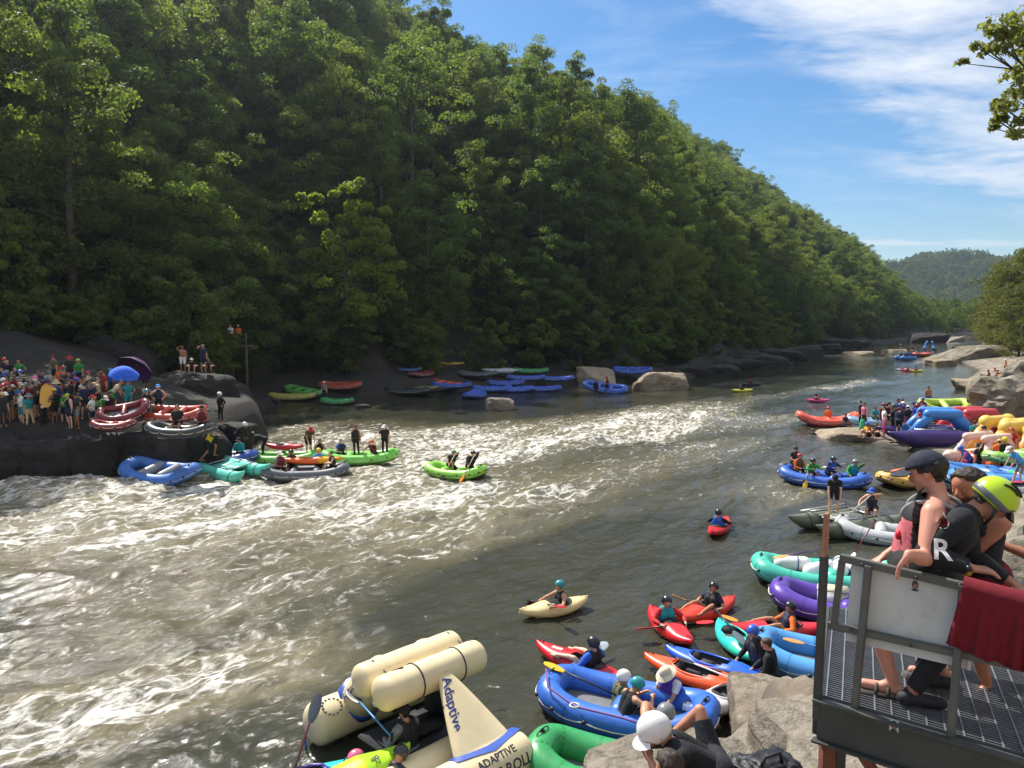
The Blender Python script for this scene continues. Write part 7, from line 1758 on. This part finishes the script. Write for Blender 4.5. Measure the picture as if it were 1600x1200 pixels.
decal(o, jk, ctr, toc, upv, tm, mat('white_logo', '#e4e0da', .6, .05), 'logo')
dm = bpy.data.meshes.new('drop'); n_ = 16
dv = [(.020 * math.cos(a) * (1 if math.sin(a) < .2 else (1 - math.sin(a)) ** .8 + .05), .026 * math.sin(a) * (1.5 if math.sin(a) > 0 else 1) + .10, 0) for a in np.linspace(0, 2 * math.pi, n_ + 1)[:-1]]
dm = mesh_np('drop', dv, [tuple(range(n_))], False); dm2 = mesh_np('drop', [(x * 1.7, (y - .1) * 1.6 + .1, 0) for x, y, z in dv], [tuple(range(n_))], False)
decal(o, jk, ctr, toc, upv, dm2, mat('white_logo', '#e4e0da', .6, .05), 'logo'); d_ = decal(o, jk, ctr + toc * 0, toc, upv, dm, mat('red_logo', '#c02030', .6, .05), 'logo')
for v in d_.data.vertices: v.co += toc * .003
wt = MB(); wq, wd = Vector(J['wrR'] - J['hdR'] * .02), Vector(unit(J['wrR'] - J['elR'])); wt.tube([wq + Vector(unit(np.cross(wd, (0, 0, 1)))) * .033 * math.cos(t) + Vector(unit(np.cross(np.cross(wd, (0, 0, 1)), wd))) * .033 * math.sin(t) for t in np.linspace(0, 6.28, 17)[:-1]], .008, 6, closed=True); wt.sphere(wq + toc * .034, (.019, .019, .019), 12, 8); wt.build('watch', mat('watch', '#2a2c30', .3, .1), o)
yl = MB(); yl.box(tpt(J, .15, .19, .22), (.03, .05, .10), Matrix.Rotation(.5, 3, 'X'), .008); yl.build('yellow_tab', cloth_mat('#e0b52a'), o)
# bare-armed person right behind him
b, l, rz = hero('man_right', (1625, 772), 5.7, DZ - .1, 170, ((1562, 850, 5.6), None), None, 1.0, 1.0, pel=(0, 0, .95), lean=8, head=(0, 4), hands=((-.3, .3, 1.0), (.25, .05, .85)), elbow=((-.3, -.8, .0), (.6, -1, -.3)), v=.012)
pp(b, l, rz, 'tanned person mostly outside the right edge, bare arm bent behind the helmeted man', skin='#9a6248', top=('tank', '#2c2e33'), legs=('shorts', '#30323a'), hair='#241a14')

# ------------------------------------------------------------------ people and bag at the bottom edge
rock((1.75, 5.7, 2.75), (2.6, 2.0, 1.7), .2, 48, M_ROCKM, 'grey rock the white-helmeted man sits on')
b, l, rz = hero('man_white', (1022, 1142), 6.35, 3.42, 184, (None, None), (1068, 1090, 6.75), 1.16, 1.12, v=.010, pel=(0, -.1, .14), lean=60, side=0, twist=4, head=(-4, -12), hands=((-.1, .5, .3), (.1, .5, .5)), elbow=((-.8, -.6, -.2), (.8, -.6, -.2)), feet=((-.22, .72, -.28), (.15, .50, .09)), knee=((-.2, .4, 1), (.2, .4, 1)))
o, M = pp(b, l, rz, 'man in glossy white helmet and black shirt hunched forward with one knee drawn up', skin='#c08468', top=('tee', '#15161a'), legs=('shorts', '#20222a'), head=None, hair=None, shoes='#2a2a2c')
hm = obj('helmet', mesh_np('helmet', *shell(.135, .155, .150, -.45, 32, 12, -.05, (0, -.010, .015))), mat('white_helmet', '#e9e7e2', .28, .03, 6, coat=.4), o); hm.matrix_local = headframe(b)
vz = MB(); V = []
for j in range(4):
    for i in range(11):
        a = math.pi * (.17 + .66 * i / 10); r_ = .150 + .075 * j / 3 * math.sin(a); V.append((r_ * math.cos(a) * .9, r_ * math.sin(a), .012 - .010 * j - .02 * math.cos(a) ** 2))
vz.add(V, [(j * 11 + i, j * 11 + i + 1, (j + 1) * 11 + i + 1, (j + 1) * 11 + i) for j in range(3) for i in range(10)]); vz.build('visor', mat('white_helmet', '#e9e7e2', .28, .03, 6, coat=.4), hm)
rv = MB()
for s in (-1, 1): rv.sphere((s * .128, -.02, -.02), .007, 8, 6); rv.sphere((s * .120, .05, -.03), .007, 8, 6)
rv.build('rivet', M_BLK, hm)
J = b.J; pt = MB(); pt.tube([Vector(J['neck'] * (1 - t) + J['shR'] * t) + Vector(J['u']) * .030 - Vector(J['F']) * (.068 - .02 * t) for t in np.linspace(.15, 1.05, 8)], .007, 6); pt.tube([Vector(J['neck']) + Vector(J['R']) * .072 * math.cos(a) + Vector(J['F']) * (.070 * math.sin(a) - .01) - Vector(J['u']) * (.0 + .02 * math.sin(a)) for a in np.linspace(0, 6.28, 21)[:-1]], .007, 6, closed=True); pt.build('shirt_piping', cloth_mat('#c9c9c9'), o)
b, l, rz = hero('man_hair', (1044, 1198), 5.5, 3.25, 100, (None, None), None, 1.04, 1.0, v=.011, pel=(0, 0, .14), lean=14, side=24, head=(0, 10), hands=((-.2, .4, .3), (.2, .4, .3)), feet=((-.15, .45, .09), (.15, .50, .09)), knee=((-.2, .4, 1), (.2, .4, 1)))
o, M = pp(b, l, rz, 'man with short brown hair seen from behind at the bottom edge, bare shoulders', skin='#cc9078', top=('tank', '#1a1b1f'), legs=('shorts', '#2c2e36'), hair='#33241a')
def bag():
    c = atd(1192, 1190, 6.6); zb = c.z - .12
    e = empty('bag', (c.x, c.y, zb), .4, uniq('crumpled black bag lying on the rock at the bottom edge'), 'bag'); D, F = ico(5); S = np.array((.34, .24, .17))
    n = np.abs(fbm(D[:, 0] * 2.4, D[:, 1] * 2.4, D[:, 2] * 2.4, 4, 5)); P_ = np.sign(D) * np.abs(D) ** .7 * S * (1.08 - .30 * n)[:, None]; P_[:, 2] = np.maximum(P_[:, 2], -.10)
    obj('body', mesh_np('body', P_, F), mat('black_nylon', '#1b1c20', .5, .2, 8, .5, 25), e); MB().tube([(-.12, -.1, .14), (-.08, -.12, .24), (.08, -.12, .25), (.13, -.1, .14)], .014, 6).build('strap', mat('black_webbing', '#232428', .8, .2, 20), e)
    rock((c.x + .1, c.y + .1, zb - .55), (1.4, 1.1, 1.0), .3, 49, M_ROCKM, 'flat-topped rock carrying the black bag')
bag()

# ------------------------------------------------------------------ single trees that stand out
p = at(540, 606, 1.0); z = hz(p.x, 78); q = atd(541, 500, 79)
def crowned(loc, h, pts, leaf, label, lm, base_r=.2, per=90):
    """tree whose limbs reach given points"""
    rng = np.random.default_rng(3); e = empty('tree', loc, 0, uniq(label), 'tree'); mb = MB(); L0 = Vector(loc)
    mb.tube([(0, 0, -.4), (.05, .05, h * .3), (.1, 0, h * .6), (0, 0, h * .9)], [base_r * 1.3, base_r, base_r * .7, base_r * .25], 9)
    cen = []; rd = []
    for c, r_ in pts:
        t = Vector(c) - L0; s = Vector((0, 0, max(.25 * h, min(h * .8, t.z - .55 * Vector((t.x, t.y, 0)).length)))); m = (s + t) / 2 + Vector((0, 0, -.06 * (t - s).length))
        mb.tube([s, m, t], [base_r * .45, base_r * .25, base_r * .08], 6); cen.append(t); rd.append(r_)
        for _ in range(3):
            t2 = t + Vector(rng.normal(size=3) * r_ * .8); mb.tube([t * .8 + m * .2, t2], [base_r * .1, base_r * .04], 4); cen.append(t2); rd.append(r_ * .62)
    mb.build('trunk', M_BARK, e); V, F = leaf_cloud(rng, np.array([c[:] for c in cen]), np.array(rd), per, leaf, .8); obj('crown', np_mesh('crown', V, F), lm, e)
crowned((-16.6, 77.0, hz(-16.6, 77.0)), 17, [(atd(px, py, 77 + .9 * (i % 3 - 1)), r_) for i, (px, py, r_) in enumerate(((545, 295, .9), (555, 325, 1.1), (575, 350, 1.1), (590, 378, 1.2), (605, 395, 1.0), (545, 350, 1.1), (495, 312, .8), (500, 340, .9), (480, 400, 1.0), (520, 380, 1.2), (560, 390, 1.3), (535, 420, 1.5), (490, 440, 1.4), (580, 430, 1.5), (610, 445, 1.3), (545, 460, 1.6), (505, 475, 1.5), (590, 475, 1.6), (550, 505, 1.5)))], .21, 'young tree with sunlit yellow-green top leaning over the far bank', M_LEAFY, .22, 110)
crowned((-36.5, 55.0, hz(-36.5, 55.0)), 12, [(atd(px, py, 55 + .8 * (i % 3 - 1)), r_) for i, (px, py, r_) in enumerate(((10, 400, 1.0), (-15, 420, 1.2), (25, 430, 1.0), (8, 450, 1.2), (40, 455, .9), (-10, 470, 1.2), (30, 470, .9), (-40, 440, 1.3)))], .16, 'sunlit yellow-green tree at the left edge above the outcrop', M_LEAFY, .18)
crowned((12.6, 14.0, hz(12.6, 14.0)), 9.5, [(atd(px + 26, py, 14 + .5 * (i % 3 - 1)), r_) for i, (px, py, r_) in enumerate(((1596, 18, .30), (1575, 40, .24), (1560, 62, .26), (1535, 70, .24), (1522, 82, .18), (1590, 70, .30), (1612, 50, .4), (1575, 100, .26), (1600, 110, .34), (1570, 140, .24), (1545, 170, .22), (1535, 190, .16), (1580, 165, .26), (1605, 160, .34), (1598, 205, .2), (1640, 100, .5), (1640, 30, .5), (1650, 180, .5), (1700, 60, .6), (1700, 150, .6)))], .062, 'leafy tree on the right bank whose branch hangs in at the top right', M_LEAFN, .14, 44)
# ------------------------------------------------------------------ the summer haze in the gorge
def haze():
    me = MB().box((150, 800, 118), (1900, 1900, 242)).mesh('haze', False)
    t = NT('haze'); v = t.new('ShaderNodeVolumePrincipled'); v.inputs['Color'].default_value = (0.74, 0.84, 1.0, 1); v.inputs['Density'].default_value = 0.00018; v.inputs['Anisotropy'].default_value = 0.68
    t.L.new(v.outputs[0], t.out.inputs['Volume']); o = obj('haze', me, t.m); tag(o, kind='stuff')
haze()
